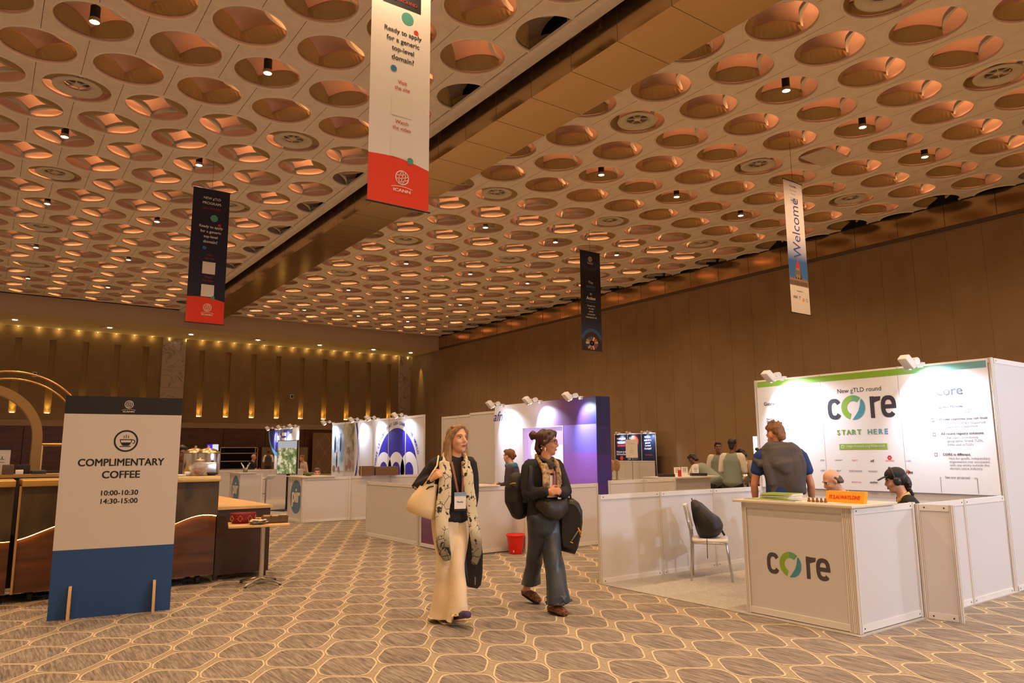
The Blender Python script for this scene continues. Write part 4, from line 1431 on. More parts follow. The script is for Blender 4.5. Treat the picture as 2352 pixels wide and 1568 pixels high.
b = MB(); b.tube([(14.6, 15.4, .95), (14.2, 15.6, .80), (13.8, 15.8, .72), (13.4, 16.0, .70)], .025, m_black, 8); o = b.build('barrier_rope', loc=(14.6, 15.4, 0)); tag(o, 'dark sagging rope hanging from the barrier post', 'rope')
# bright screen edge beside the core wall and the long dark rail
ls = thing('lit_screen', 'bright white lit screen just left of the core booth wall', 'screen', (13.4, 9.4, 0))
b = MB(); b.box(-.02, .02, -.3, .3, 0, 1.25, m_pan); b.build('stand', ls)
b = MB(); b.box(-.03, .03, -.3, .3, 1.25, 1.75, M('lit_white', (1, 1, 1), .5, emit=(.92, .96, 1), es=1.6)); b.build('screen', ls)
# steel urns at the staff corner
for i, (x, y) in enumerate(((12.05, 9.55), (11.05, 8.0), (10.75, 8.3))):
    t = thing('steel_urn', ('copper topped steel urn at the end of the exhibit table', 'steel urn between the bending waiters', 'steel urn in front of the standing waiter')[i], 'urn', ((12.15, 8.95), (12.0, 7.75), (12.5, 8.3))[i] + (0,))
    b = MB(); b.box(-.17, .17, -.17, .17, 0, .72, m_pan); b.build('stand', t)
    b = MB(); b.lathe([(.001, .72), (.15, .72), (.155, .75), (.155, 1.0), (.14, 1.01)], (0, 0, 0), m_steel, 24); b.build('pot', t)
    b = MB(); b.lathe([(.155, 1.0), (.12, 1.05), (.03, 1.07), (.015, 1.09), (.001, 1.1)], (0, 0, 0), m_steel, 24); b.build('lid', t)

# added cool fill spots without fixtures, standing in for unseen neighbouring stands' lamps
lamp('SPOT', (7.6, -1.6, 2.6), 420, COOL, aim=(7.2, 4.5, .7), angle=100, blend=.7, size=.12)
lamp('SPOT', (9.9, .2, 2.6), 200, COOL, aim=(8.5, 3.5, .7), angle=100, blend=.7, size=.12)
lamp('SPOT', (6.0, -2.6, 2.6), 170, COOL, aim=(6.5, 6.5, .3), angle=70, blend=.7, size=.12)
# ================================================================== COFFEE CORNER (left)
m_ply = M('plywood', S(205, 165, 115), .6)
m_signw = M('sign_paper', (.58, .53, .485), .6)
m_signblk = M('sign_black', S(17, 18, 22), .55)
m_signblue = M('sign_blue', S(28, 72, 128), .55)
def globe_logo(mb, c, r, m, right, up, hole):
    """small globe emblem: disc with white arcs"""
    c, rt, u = V(c), V(right), V(up)
    nrm = rt.cross(u) * .0012
    mb.disc(c, r, m, right, up, 30, r * .86)
    for k in (-.5, 0, .5):                        # meridians
        pts = []
        for i in range(13):
            a = -pi / 2 + pi * i / 12
            pts.append(c + rt * (r * .9 * (k * cos(a) * 1.0 + .18 * sin(a))) + u * (r * .9 * sin(a)))
        for i in range(12):
            mb.quad(pts[i] - rt * r * .05, pts[i] + rt * r * .05, pts[i + 1] + rt * r * .05, pts[i + 1] - rt * r * .05, m)
    for k in (-.42, .05, .5):                     # parallels, tilted
        h = sqrt(max(.05, .8 - k * k))
        pts = [c + rt * (r * h * (2 * i / 10 - 1)) + u * (r * (k + .22 * (2 * i / 10 - 1) - .12 * (1 - (2 * i / 10 - 1) ** 2))) for i in range(11)]
        for i in range(10):
            mb.quad(pts[i] - u * r * .05, pts[i + 1] - u * r * .05, pts[i + 1] + u * r * .05, pts[i] + u * r * .05, m)
    pts = [c + rt * (r * 1.55 * (2 * i / 12 - 1)) - u * (r * (1.42 - .22 * (1 - (2 * i / 12 - 1) ** 2))) for i in range(13)]
    for i in range(12):
        mb.quad(pts[i] - u * r * .04, pts[i + 1] - u * r * .04, pts[i + 1] + u * r * .04, pts[i] + u * r * .04, m)
    mb.text('ICANN', c - u * (r * 1.78) , m, right, up, w=r * 2.5, h=r * .42, bold=.04)

sn = thing('standing_sign', 'tall complimentary coffee sign board with black top and blue foot', 'sign', (.584, 7.812, 0), atan2(-.142, .971))
SW, SH = .981, 1.985
b = MB(); b.box(0, SW, 0, .022, .60, SH - .165, m_signw); b.box(0, SW, 0, .022, SH - .165, SH, m_signblk); b.box(0, SW, 0, .022, 0, .60, m_signblue); b.build('board', sn)
b = MB(); b.text('COMPLIMENTARY', (SW * .505, -.0015, 1.375), m_signblk, w=.715, h=.068, bold=.03)
b.text('COFFEE', (SW * .505, -.0015, 1.262), m_signblk, w=.315, h=.068, bold=.03)
b.text('10:00-10:30', (SW * .505, -.0015, 1.095), m_signblk, w=.305, h=.046, bold=.025)
b.text('14:30-15:00', (SW * .505, -.0015, 1.020), m_signblk, w=.305, h=.046, bold=.025)
b.build('lettering', sn)
b = MB(); c = V((SW * .525, -.0015, 1.572)); rt, u = V((1, 0, 0)), V((0, 0, 1))
b.disc(c, .102, m_signblk, rt, u, 40, .087)
P = lambda x, z: c + rt * x + u * z
cup = [(-.052, .012)] + [(-.052 + .0 + .052 * (1 - cos(a)), .012 - .058 * sin(a)) for a in [pi / 2 * i / 6 for i in range(7)]][1:] + [(.052 - .052 * (1 - cos(a)), .012 - .058 * sin(a)) for a in [pi / 2 * (6 - i) / 6 for i in range(7)]]
b.quad(P(-.052, .008), P(.052, .008), P(.052, .016), P(-.052, .016), m_signblk)
b.add([P(-.046, -.014), P(.046, -.014), P(.030, -.040), P(.018, -.045), P(-.018, -.045), P(-.030, -.040)], [(0, 5, 4, 3, 2, 1)], m_signblk)
for s in (-1, 1): b.quad(P(s * .052, .012), P(s * .045, .012), P(s * .040, -.016), P(s * .047, -.016), m_signblk)
b.disc(P(.058, -.006), .020, m_signblk, rt, u, 20, .013, -100, 110)
b.quad(P(-.050, -.055), P(.040, -.055), P(.040, -.048), P(-.050, -.048), m_signblk)
for k in (-.018, 0, .018): b.quad(P(k - .003, .026), P(k + .003, .026), P(k + .003, .050 + .008 * (k == 0)), P(k - .003, .050 + .008 * (k == 0)), m_signblk)
b.build('cup_emblem', sn)
b = MB(); globe_logo(b, (SW * .53, -.0015, SH - .070), .038, m_signw, (1, 0, 0), (0, 0, 1), None); b.build('globe_emblem', sn)
for x in (.16, .835):
    b = MB()
    pr = [(-.10, 0), (-.10, .02), (-.092, .10), (-.075, .18), (-.05, .25), (-.02, .285), (0, .285), (.03, .285), (.06, .20), (.10, .02), (.10, 0)]
    b.poly([(x - .012, y, z) for y, z in pr], m_ply, (.024, 0, 0)); b.build('foot', sn)

# bar made of separate units, wave of light across their fronts
m_brz = M('bar_bronze', (.075, .048, .020), .5, metal=.2, noise=.35, nscale=5, bump=.15, bscale=25, stretch=(1, 1, .4))
m_wood = M('bar_wood', (.105, .036, .012), .42, noise=.38, nscale=3, stretch=(.35, 1, 3.2), coat=.05)
m_brass = M('bar_brass', (.62, .38, .12), .38, metal=.75, bump=.08, bscale=30)
m_glow = M('bar_glow', (1, .6, .2), .5, emit=(1.0, .47, .10), es=26)
wave = lambda x: .69 + .082 * sin(2 * pi * (x - .55) / 1.25)
def bar_unit(x0, x1, label, lit):
    t = thing('bar_unit', label, 'bar counter', (x0, 8.88, 0), 0, 'bar units with a wave of light')
    w = x1 - x0
    n = 40
    b = MB()
    up = [(w * i / n, wave(x0 + w * i / n)) for i in range(n + 1)]
    for i in range(n):
        (a, za), (c_, zc) = up[i], up[i + 1]
        b.quad((a, -.03, za), (c_, -.03, zc), (c_, -.03, 1.14), (a, -.03, 1.14), m_brz)
        b.quad((a, -.03, za), (a, .05, za), (c_, .05, zc), (c_, -.03, zc), m_brz)
    b.quad((w, -.03, wave(x1)), (w, .05, wave(x1)), (w, .05, 1.14), (w, -.03, 1.14), m_brz)
    b.build('upper_front', t)
    b = MB(); b.box(0, w, .035, .055, .10, 1.0, m_wood); b.build('lower_front', t)
    b = MB(); b.box(0, w, .055, .68, .10, 1.13, M('bar_dark', (.02, .014, .01), .7)); b.build('body', t)
    if lit:
        b = MB()
        for i in range(n):
            (a, za), (c_, zc) = up[i], up[i + 1]
            b.quad((a, .030, za - .012), (c_, .030, zc - .012), (c_, .014, zc - .005), (a, .014, za - .005), m_glow if x0 > 0 else M('bar_glow_low', (1, .4, .1), .5, emit=(1.0, 0.30, .06), es=14))
        b.build('light_strip', t)
    b = MB(); b.obox((w / 2, .30, 1.168), (w / 2 + .005, 0, 0), (0, .38, 0), (0, 0, .032), m_brass, bev=.008); b.build('worktop', t)
    for x in (.15, w - .15):
        for y in (.12, .60):
            b = MB(); b.cyl((x - .02, y, .05), (x + .02, y, .05), .05, m_black, n=12); b.box(x - .025, x + .025, y - .02, y + .02, .05, .11, m_black); b.build('caster', t)
    b = MB(); b.box(-.02, 0.0, -.02, .02, .10, 1.14, m_brass); b.build('edge_strip', t)
    return t
bar_unit(.355, 2.24, 'bar unit with wood front, right end behind the coffee sign', True)
bar_unit(-1.60, .295, 'bar unit with wood front at the left edge of the photo', True)
# back bar behind
bb = thing('back_counter', 'dark back counter with brass edges behind the bar units', 'counter', (-1.5, 10.0, 0))
b = MB(); b.box(0, 2.45, 0, .6, 0, 1.20, M('bar_dark', (.02, .014, .01))); b.build('body', bb)
b = MB(); b.box(-.02, 2.47, -.02, .62, 1.20, 1.235, m_brass); b.build('worktop', bb)
b = MB(); b.box(0, 2.45, .45, .6, 1.235, 1.26, m_black); b.build('step', bb)
# brass arches
def arch(name, label, x, y, zc, r, wid, thick, tubes, legx=None):
    t = thing(name, label, 'arch', (x, y, 0))
    for rr in tubes:
        b = MB()
        pts = [(-rr, 0, z) for z in (0, .8)] + [(-rr * cos(a), 0, zc + rr * sin(a)) for a in [pi * i / 36 for i in range(37)]] + [(rr, 0, z) for z in (.8, 0)]
        if thick is None:
            b.tube(pts, wid, M('arch_brass', (.60, .35, .12), .28, metal=.9), 8, (0, 1, 0))
        else:
            sec = []
            for i, p in enumerate(pts):
                p = V(p); a = V(pts[max(i - 1, 0)]); c = V(pts[min(i + 1, len(pts) - 1)])
                tt = (c - a).normalized(); nn = tt.cross(V((0, 1, 0)))
                sec.append([p - nn * thick - V((0, wid, 0)), p + nn * thick - V((0, wid, 0)), p + nn * thick + V((0, wid, 0)), p - nn * thick + V((0, wid, 0))])
            b.rings(sec, M('hoop_brass', (.36, .21, .075), .42, metal=.7, bump=.1, bscale=12), smooth=False)
        b.build('rail' if thick is None else 'hoop', t)
    return t
arch('double_arch', 'large double-railed brass arch rising behind the coffee sign', .25, 12.0, 1.61, .975, .014, None, (.975, .875))
arch('brass_hoop', 'smaller broad brass hoop at the left behind the bar', -.08, 11.6, 1.66, .70, .11, .055, (.66,))
b = MB(); b.tube([(.66, 12.3, 1.60), (1.7, 12.3, 1.60)], .022, M('arch_brass', (.8, .5, .2)), 8); b.cyl((1.68, 12.3, 0), (1.68, 12.3, 1.6), .02, M('arch_brass', (.8, .5, .2))); b.cyl((.68, 12.3, 0), (.68, 12.3, 1.6), .02, M('arch_brass', (.8, .5, .2)))
o = b.build('brass_rail', loc=(.66, 12.3, 0)); tag(o, 'thin horizontal brass rail between the hoop and the coffee sign', 'rail')
# things on the back counter
hs = thing('table_sign', 'small white sign with black top standing at the left edge', 'sign', (-.20, 10.25, 1.235))
b = MB(); b.box(0, .47, 0, .012, 0, .30, m_signw); b.box(0, .47, -.001, .0, .275, .315, m_signblk); b.box(0, .47, 0, .012, .30, .315, m_signblk); b.build('board', hs)
b = MB(); b.text('EXHIBIT HALL', (.235, -.002, .185), m_signblk, w=.36, h=.034, bold=.02); b.text('BOOTH 10', (.235, -.002, .09), m_signblk, w=.2, h=.03); b.box(.05, .42, -.002, -.001, .135, .138, m_signblk); b.build('lettering', hs)
def boxo(name, label, cat, x0, x1, y0, y1, z0, z1, m):
    b = MB(); b.obox(((x1 - x0) / 2, (y1 - y0) / 2, (z1 - z0) / 2), ((x1 - x0) / 2, 0, 0), (0, (y1 - y0) / 2, 0), (0, 0, (z1 - z0) / 2), m, bev=.006)
    o = b.build(name); o.location = (x0, y0, z0); return tag(o, label, cat)
boxo('menu_box', 'square brown box on the back counter beside the hoop', 'box', .20, .31, 10.05, 10.15, 1.235, 1.345, M('brownbox', S(95, 72, 45), .6))
boxo('napkin_box', 'small cream napkin box on the back counter', 'box', .325, .40, 10.04, 10.10, 1.235, 1.285, m_cream)
boxo('coffee_grinder', 'dark machine on the back counter behind the napkin box', 'machine', .34, .47, 10.2, 10.3, 1.235, 1.34, m_black)
boxo('black_tray', 'low black tray at the right end of the back counter', 'tray', .48, .62, 10.03, 10.3, 1.235, 1.275, M('trayblk', (.03, .03, .03), .4))
b = MB(); b.lathe([(.001, 0), (.05, 0), (.07, .03), (.065, .03), (.045, .006), (.001, .006)], (0, 0, 0), m_white, 20)
o = b.build('bowl'); o.location = (.11, 10.1, 1.235); tag(o, 'small white bowl at the left end of the back counter', 'bowl')
b = MB(); b.lathe([(.001, .0), (.04, 0), (.045, .05), (.06, .055), (.06, .065), (.001, .065)], (0, 0, 0), m_white, 18)
o = b.build('cup_stack'); o.location = (.88, 10.15, 1.235); tag(o, 'stack of white saucers on the back counter left of the coffee sign', 'saucers')
# urns, jar, plates on the bar
ZB = 1.20
def urn(x, y, label):
    t = thing('coffee_urn', label, 'urn', (x, y, ZB), 0, 'coffee urns on the bar')
    b = MB(); b.lathe([(.001, 0), (.125, 0), (.13, .01), (.13, .255), (.128, .265), (.001, .265)], (0, 0, 0), m_steel, 32); b.build('tank', t)
    b = MB(); b.lathe([(.135, .262), (.132, .27), (.09, .30), (.035, .318), (.014, .322), (.012, .334), (.018, .342), (.001, .348)], (0, 0, 0), M('urn_lid', (.75, .55, .30), .22, metal=.95), 32); b.build('lid', t)
    b = MB(); b.ell((.02, -.132, .165), (.018, .012, .008), m_black); b.build('knob', t)
    return t
urn(2.07, 9.33, 'tall steel coffee urn with domed lid, left of two on the bar')
urn(2.19, 9.22, 'tall steel coffee urn with domed lid, right of two on the bar')
t = thing('drink_dispenser', 'steel box dispenser with a black drip tray beside the urns', 'dispenser', (2.02, 8.97, ZB))
b = MB(); b.obox((.13, .10, .075), (.095, 0, 0), (0, .055, 0), (0, 0, .075), m_steel, bev=.012); b.build('body', t)
b = MB(); b.obox((.175, .01, .022), (.05, 0, 0), (0, .03, 0), (0, 0, .012), m_black, bev=.008); b.build('drip_tray', t)
t = thing('cookie_jar', 'round glass jar of orange biscuits at the end of the bar', 'jar', (2.04, 8.955, ZB))
gl = M('jar_glass', (.95, .93, .88), .03, alpha=.16)
b = MB(); prof = [(.04, .004), (.07, .010), (.09, .05), (.095, .085), (.085, .125), (.06, .15), (.055, .165), (.058, .175)]
b.lathe(prof + [(r - .004, z) for r, z in reversed(prof)], (0, 0, 0), gl, 32); b.build('glass', t)
b = MB(); b.lathe([(.062, .172), (.062, .182), (.03, .19), (.012, .192), (.014, .203), (.001, .208)], (0, 0, 0), M('jar_lid', (.6, .5, .36), .25, metal=.7), 24); b.build('lid', t)
random.seed(11)
for k in range(9):
    a = random.uniform(0, 6.28); r = random.uniform(0, .05)
    b = MB(); b.obox((r * cos(a), r * sin(a), .025 + .012 * k * .7), V((cos(a), sin(a), .5)).normalized() * .026, V((-sin(a), cos(a), .1)).normalized() * .024, V((.3, .2, 1)).normalized() * .006, M('biscuit', S(200, 105, 45), .7, noise=.2, nscale=60), bev=.004); b.build('biscuit', t)
boxo('serving_board', 'flat pale board under the cups at the far left of the bar end', 'board', 1.62, 1.90, 8.95, 9.15, ZB, ZB + .02, m_cream)
b = MB(); b.lathe([(.001, 0), (.03, 0), (.036, .05), (.033, .05), (.026, .004), (.001, .004)], (0, 0, 0), m_white, 16)
o = b.build('cup'); o.location = (1.93, 9.02, ZB); tag(o, 'small white cup on the bar left of the cookie jar', 'cup')
# long dark service table behind the small table
dt = thing('service_table', 'dark fronted service table with a pale wooden top right of the bar', 'table', (2.27, 9.05, 0))
m_tabtop = M('pale_top', S(220, 180, 125), .5, noise=.08, nscale=4, stretch=(1, .2, 1))
b = MB(); b.box(0, .66, 0, 2.5, .80, .832, m_tabtop); b.build('table_top', dt)
mdk = M('dark_front', (.045, .020, .012), .4)
b = MB(); b.box(.02, .64, .02, .05, .06, .80, mdk); b.box(.61, .64, .05, 2.45, .06, .80, mdk); b.build('modesty_panel', dt)
for (x, y) in ((.04, .06), (.60, .06), (.04, 2.42), (.60, 2.42)):
    b = MB(); b.box(x - .02, x + .02, y - .02, y + .02, 0, .80, mdk); b.build('leg', dt)
# small pedestal table
st_ = thing('pedestal_table', 'small square pale table on a steel pedestal with four feet', 'table', (2.62, 8.50, 0), radians(-14))
ZS = .672
b = MB(); b.obox((-.02, 0, ZS - .012), (.32, 0, 0), (0, .26, 0), (0, 0, .012), m_tabtop, bev=.004); b.build('table_top', st_)
b = MB(); b.cyl((.03, .03, .03), (.03, .03, ZS - .03), .028, m_steel); b.lathe([(.028, ZS - .05), (.10, ZS - .028), (.10, ZS - .024)], (.03, .03, 0), m_steel, 18); b.build('pedestal', st_)
for k in range(4):
    a = radians(50 + 90 * k)
    b = MB(); b.tube([(.03, .03, .07), (.03 + .12 * cos(a), .03 + .12 * sin(a), .055), (.03 + .27 * cos(a), .03 + .27 * sin(a), .02)], [.022, .018, .013], m_steel, 8); b.cyl((.03 + .26 * cos(a), .03 + .26 * sin(a), 0), (.03 + .26 * cos(a), .03 + .26 * sin(a), .02), .016, m_black, n=10); b.build('foot', st_)
bk = thing('red_basket', 'oval dark red basket with gold diamond pattern on the small table', 'basket', (2.46, 8.62, ZS))
rd = M('basket_red', S(128, 16, 26), .6, bump=.4, bscale=90); gd = M('basket_gold', S(215, 165, 90), .5)
b = MB()
rs = []
for rx, ry, z in ((.10, .07, .004), (.118, .085, 0.0), (.135, .10, .05), (.14, .105, .10), (.142, .107, .115), (.132, .098, .115), (.125, .09, .05), (.11, .08, .01), (.02, .01, .01)):
    rs.append([(rx * cos(2 * pi * i / 32), ry * sin(2 * pi * i / 32), z) for i in range(32)])
b.rings(rs, rd); b.build('bowl', bk)
b = MB()
for k in range(8):
    a0 = 2 * pi * k / 8 + .35
    for i in range(14):
        t_ = 2 * pi * i / 14
        da, dz = .20 * (abs(((i / 14) * 4) % 4 - 2) - 1), .034 * (abs(((i / 14) * 4 + 1) % 4 - 2) - 1)
        a = a0 + da; z = .058 + dz
        b.ell((.139 * cos(a), .104 * sin(a), z), .004, gd, None, 6, 4)
b.build('diamond_pattern', bk)
for i, (dx, dy, rz) in enumerate(((0, 0, .2), (.012, -.01, .65), (-.01, .01, 1.1), (.02, .004, -.2))):
    b = MB()
    nn = 9
    vs = []
    s = .075
    for a in range(nn):
        for c_ in range(nn):
            x, y = s * (2 * a / (nn - 1) - 1), s * (2 * c_ / (nn - 1) - 1)
            vs.append((x * cos(rz) - y * sin(rz), x * sin(rz) + y * cos(rz), .006 + .004 * sin(9 * x / s + i) * cos(5 * y / s) + .010 * (abs(x * y) / s / s)))
    fs = [(a * nn + c_, a * nn + c_ + 1, (a + 1) * nn + c_ + 1, (a + 1) * nn + c_) for a in range(nn - 1) for c_ in range(nn - 1)]
    b.add(vs, fs, M('napkin', (.80, .74, .64), .9), True)
    vs2 = [(x, y, z - .004) for x, y, z in vs]; b.add(vs2, [f[::-1] for f in fs], M('napkin', (.8, .74, .64)), True)
    o = b.build('napkin'); o.location = (2.545 + dx, 8.36 + dy, ZS + .004 + .011 * i)
    tag(o, '%s cream paper napkin from the bottom of the pile on the small table' % ORD[i], 'napkin', 'napkins on the small table')
tb = thing('tea_box', 'low dark wooden tea box with compartments on the small table', 'box', (2.76, 8.44, ZS), radians(-14))
dkw = M('tea_wood', (.11, .075, .045), .5)
b = MB(); b.box(-.14, .14, -.07, .07, 0, .012, dkw)
for (x0, x1, y0, y1) in ((-.14, .14, -.07, -.06), (-.14, .14, .06, .07), (-.14, -.13, -.07, .07), (.13, .14, -.07, .07), (-.05, -.045, -.07, .07), (.045, .05, -.07, .07)): b.box(x0, x1, y0, y1, 0, .075, dkw)
b.build('box', tb)
random.seed(5)
for k in range(9):
    cx = (-.09, 0, .09)[k % 3]
    b = MB(); b.obox((cx, -.04 + .04 * (k // 3), .055 + .004 * (k % 2)), (.035, 0, 0), (0, .014, .002), (0, -.003, .03), (M('sachet_a', S(190, 150, 95)), M('sachet_b', S(120, 85, 50)), M('sachet_c', S(210, 190, 150)))[(k * 2 + k // 3) % 3], bev=.003); b.build('sachet', tb)
for k in range(3):
    b = MB(); b.obox((0, 0, .028), (.030, 0, 0), (0, .024, 0), (0, 0, .024), M('sugar_pack', S(225, 180, 120), .7), bev=.006); o = b.build('sugar_packet'); o.location = (2.62 + .042 * k, 8.66 - .02 * k, ZS)
    tag(o, '%s tan sugar packet from the left behind the tea box' % ORD[k], 'packet', 'sugar packets behind the tea box')
# ------------------------------------------------------------------ things along the far wall
lt = thing('lit_screen', 'small purple and pale blue lit screen above the coffee urns', 'screen', (7.26, 30.0, 0))
b = MB(); b.box(-.2, .22, -.02, .02, 1.30, 1.87, m_black); b.build('casing', lt)
b = MB(); b.box(-.2, .0, -.025, -.021, 1.30, 1.86, M('scr_purple', S(70, 30, 200), .4, emit=S(75, 30, 220), es=.9)); b.box(0, .22, -.025, -.021, 1.30, 1.86, M('scr_pale', S(190, 215, 235), .4, emit=S(200, 222, 240), es=.8)); b.build('picture', lt)
b = MB(); b.box(-.05, .05, -.05, .05, 0, 1.3, m_black); b.build('stand', lt)
sh = thing('storage_rack', 'dark metal rack with loaves of shelves against the far wall', 'rack', (13.4, 53.2, 0))
sh['label'] = 'dark metal storage rack with three shelves against the maroon far wall'
for z in (.45, 1.0, 1.55, 1.95):
    b = MB(); b.box(0, 2.6, 0, .6, z, z + .05, m_steel); b.build('shelf', sh)
for x in (0, 2.55):
    b = MB(); b.box(x, x + .05, 0, .05, 0, 2.0, m_steel); b.box(x, x + .05, .55, .6, 0, 2.0, m_steel); b.build('upright', sh)
b = MB(); b.box(0, 2.6, .6, .63, 0, 2.0, m_dark); b.build('back_panel', sh)
for i, x in enumerate((16.3, 18.6)):
    t = thing('metal_cabinet', ('grey brown metal cabinet by the far wall, left of two', 'grey brown metal cabinet by the far wall, right of two')[i], 'cabinet', (x, 53.3, 0))
    b = MB(); b.box(0, 1.1, 0, .6, .05, 2.0, M('cab_grey', S(98, 82, 62), .5)); b.build('body', t)
    for s in (.03, .56):
        b = MB(); b.box(s, s + .51, -.015, 0, .1, 1.95, M('cab_door', S(108, 92, 70), .5)); b.build('door', t)
        b = MB(); b.box(s + (.40 if s < .1 else .03), s + (.48 if s < .1 else .11), -.03, -.015, .9, 1.15, m_black); b.build('handle', t)
pd = thing('patterned_panel', 'tall brown wall panel with diamond line pattern between the far booths', 'panel', (20.4, 54.2, 0))
mpd = M('panel_tan', S(120, 92, 66), .6)
b = MB(); b.box(0, 5.4, 0, .08, 0, 3.1, mpd); b.build('board', pd)
b = MB()
ln = M('panel_line', S(160, 130, 95), .5)
for k in range(-4, 6):
    for s in (1, -1):
        x0 = 1.0 * k
        for j in range(8):
            za, zb = 3.0 * j / 8 + .05, 3.0 * (j + 1) / 8 + .05
            xa = x0 + (2.0 * j / 8 if s > 0 else 2.0 - 2.0 * j / 8); xb = x0 + (2.0 * (j + 1) / 8 if s > 0 else 2.0 - 2.0 * (j + 1) / 8)
            if 0 < min(xa, xb) and max(xa, xb) < 5.4: b.add([(xa - .015, -.004, za), (xa + .015, -.004, za), (xb + .015, -.004, zb), (xb - .015, -.004, zb)], [(0, 1, 2, 3)], ln)
b.build('diamond_lines', pd)
# two little black wall speakers
for i, x in enumerate((2.3, 18.9)):
    b = MB(); b.box(-.12, .12, 0, .06, -.16, .16, m_cream); b.box(-.08, .08, -.02, 0, -.11, .11, m_black)
    o = b.build('wall_speaker'); o.location = (x, 54.93, 6.6 if i == 0 else 5.85)
    tag(o, ('tiny black speaker on the far wall inside the brass arch', 'tiny black speaker on the far wall between the light slots')[i], 'speaker')
# ================================================================== PEOPLE
m_skin = M('skin_light', S(226, 172, 140), .5)
m_skin2 = M('skin_tan', S(205, 142, 108), .5)
m_skin3 = M('skin_brown', S(120, 76, 52), .5)
m_eye = M('eye_white', (.75, .73, .70), .3)
m_iris = M('iris', S(60, 45, 35), .3)
m_lip = M('lip', S(176, 88, 82), .45)
m_blk = M('cloth_black', (.013, .012, .013), .8, bump=.15, bscale=120)
def rotz(v, a):
    return V((v[0] * cos(a) - v[1] * sin(a), v[0] * sin(a) + v[1] * cos(a), v[2]))

def head_geo(c, f, up, s, nose=1.0):
    """pieces of a head; c centre between the ears, f facing, s scale (1 = adult)"""
    f = V(f).normalized(); up = V(up); up = (up - f * up.dot(f)).normalized(); r = f.cross(up)
    B = (r, f, up)
    H = lambda a, b, d: V(c) + r * (a * s) + f * (b * s) + up * (d * s)
    E = lambda p, q: ell_geo(p, tuple(x * s for x in q), B, 18, 12)
    P = [E(H(0, -.012, .035), (.074, .094, .088)), E(H(0, .018, -.025), (.064, .074, .092)), E(H(0, .030, -.075), (.046, .058, .048)), E(H(0, .070, -.102), (.020, .020, .018)),
         E(H(0, .072, .028), (.056, .022, .016)), E(H(.036, .060, -.030), (.024, .026, .022)), E(H(-.036, .060, -.030), (.024, .026, .022)),
         tube_geo([H(0, .086, .022), H(0, .100, -.006), H(0, .110 * nose, -.026)], [.008 * s, .010 * s, .014 * s], 10, r), E(H(0, .096, -.034), (.019, .012, .009)),
         E(H(0, .084, -.062), (.026, .014, .013)), E(H(.079, -.006, -.005), (.009, .020, .032)), E(H(-.079, -.006, -.005), (.009, .020, .032))]
    return P, H, B

def face_parts(parent, H, B, s, brow, lip=m_lip, iris=m_iris):
    e = MB()
    for k in (-1, 1):
        e.ell(H(k * .031, .072, .008), (.0155 * s, .012 * s, .009 * s), m_eye, B, 12, 8)
        e.ell(H(k * .032, .0815, .008), (.0065 * s, .004 * s, .0068 * s), iris, B, 10, 6)
    e.build('eyes', parent)
    b = MB()
    for k in (-1, 1):
        b.tube([H(k * .014, .090, .026), H(k * .032, .090, .033), H(k * .050, .078, .027)], .0035 * s, brow, 6)
        b.tube([H(k * .018, .086, .016), H(k * .032, .0865, .0185), H(k * .046, .077, .014)], .0022 * s, brow, 6)
    b.build('eyebrows', parent)
    l = MB()
    l.tube([H(-.022, .089, -.064), H(-.008, .0985, -.060), H(0, .0985, -.0615), H(.008, .0985, -.060), H(.022, .089, -.064)], [.002 * s, .0042 * s, .0042 * s, .0042 * s, .002 * s], lip, 8)
    l.tube([H(-.019, .089, -.0665), H(0, .097, -.071), H(.019, .089, -.0665)], [.002 * s, .005 * s, .002 * s], lip, 8)
    l.build('lips', parent)

def hand_geo(w, d, n, s=1.0, curl=.5, spread=.25, thumb=1, side=1):
    """w wrist, d direction of the hand, n palm normal; curl 0 flat .. 1 fist"""
    w = V(w); d = V(d).normalized(); n = V(n); n = (n - d * n.dot(d)).normalized(); a = d.cross(n) * side
    P = [tube_geo([w - d * .02 * s, w + d * .02 * s, w + d * .05 * s, w + d * .085 * s], [.024 * s, .029 * s, .038 * s, .038 * s], 12, a, [.020 * s, .018 * s, .016 * s, .013 * s])]
    lens = [.068, .076, .071, .054]
    for i in range(4):
        o = (-1.5 + i) * .0195 * s
        p = w + d * (.085 - .006 * abs(i - 1.2)) * s + a * o
        dd = (d + a * (o / s) * spread * 4).normalized()
        pts = [p - dd * .012 * s]
        L = lens[i] * s
        ang = 0
        for seg, fr in ((.45, .55), (.32, .9), (.23, .7)):
            ang += curl * fr * 1.25
            p = p + (dd * cos(ang) + n * sin(ang)) * (L * seg)
            pts.append(p)
        P.append(tube_geo(pts, [.0098 * s, .0095 * s, .0085 * s, .0072 * s], 8, a))
    if thumb:
        t0 = w + d * .028 * s - a * .028 * s
        t1 = t0 + (d * .55 - a * .75 + n * .25).normalized() * .036 * s
        t2 = t1 + (d * .85 - a * .2 + n * (.3 + .6 * curl)).normalized() * .030 * s
        t3 = t2 + (d * .8 + a * .25 * curl + n * (.3 + .6 * curl)).normalized() * .024 * s
        P.append(tube_geo([t0 - d * .01 * s, t1, t2, t3], [.015 * s, .0115 * s, .0105 * s, .0085 * s], 8, n))
    return P

def limb(a, b, c, r0, r1, r2, n=12):
    a, b, c = V(a), V(b), V(c)
    return tube_geo([a, a.lerp(b, .35), a.lerp(b, .75), b, b.lerp(c, .25), b.lerp(c, .6), c], [r0, r0 * 1.02, r1 * 1.08, r1, r1 * 1.06, (r1 + r2) * .5, r2], n, (0, 1, 0.2))

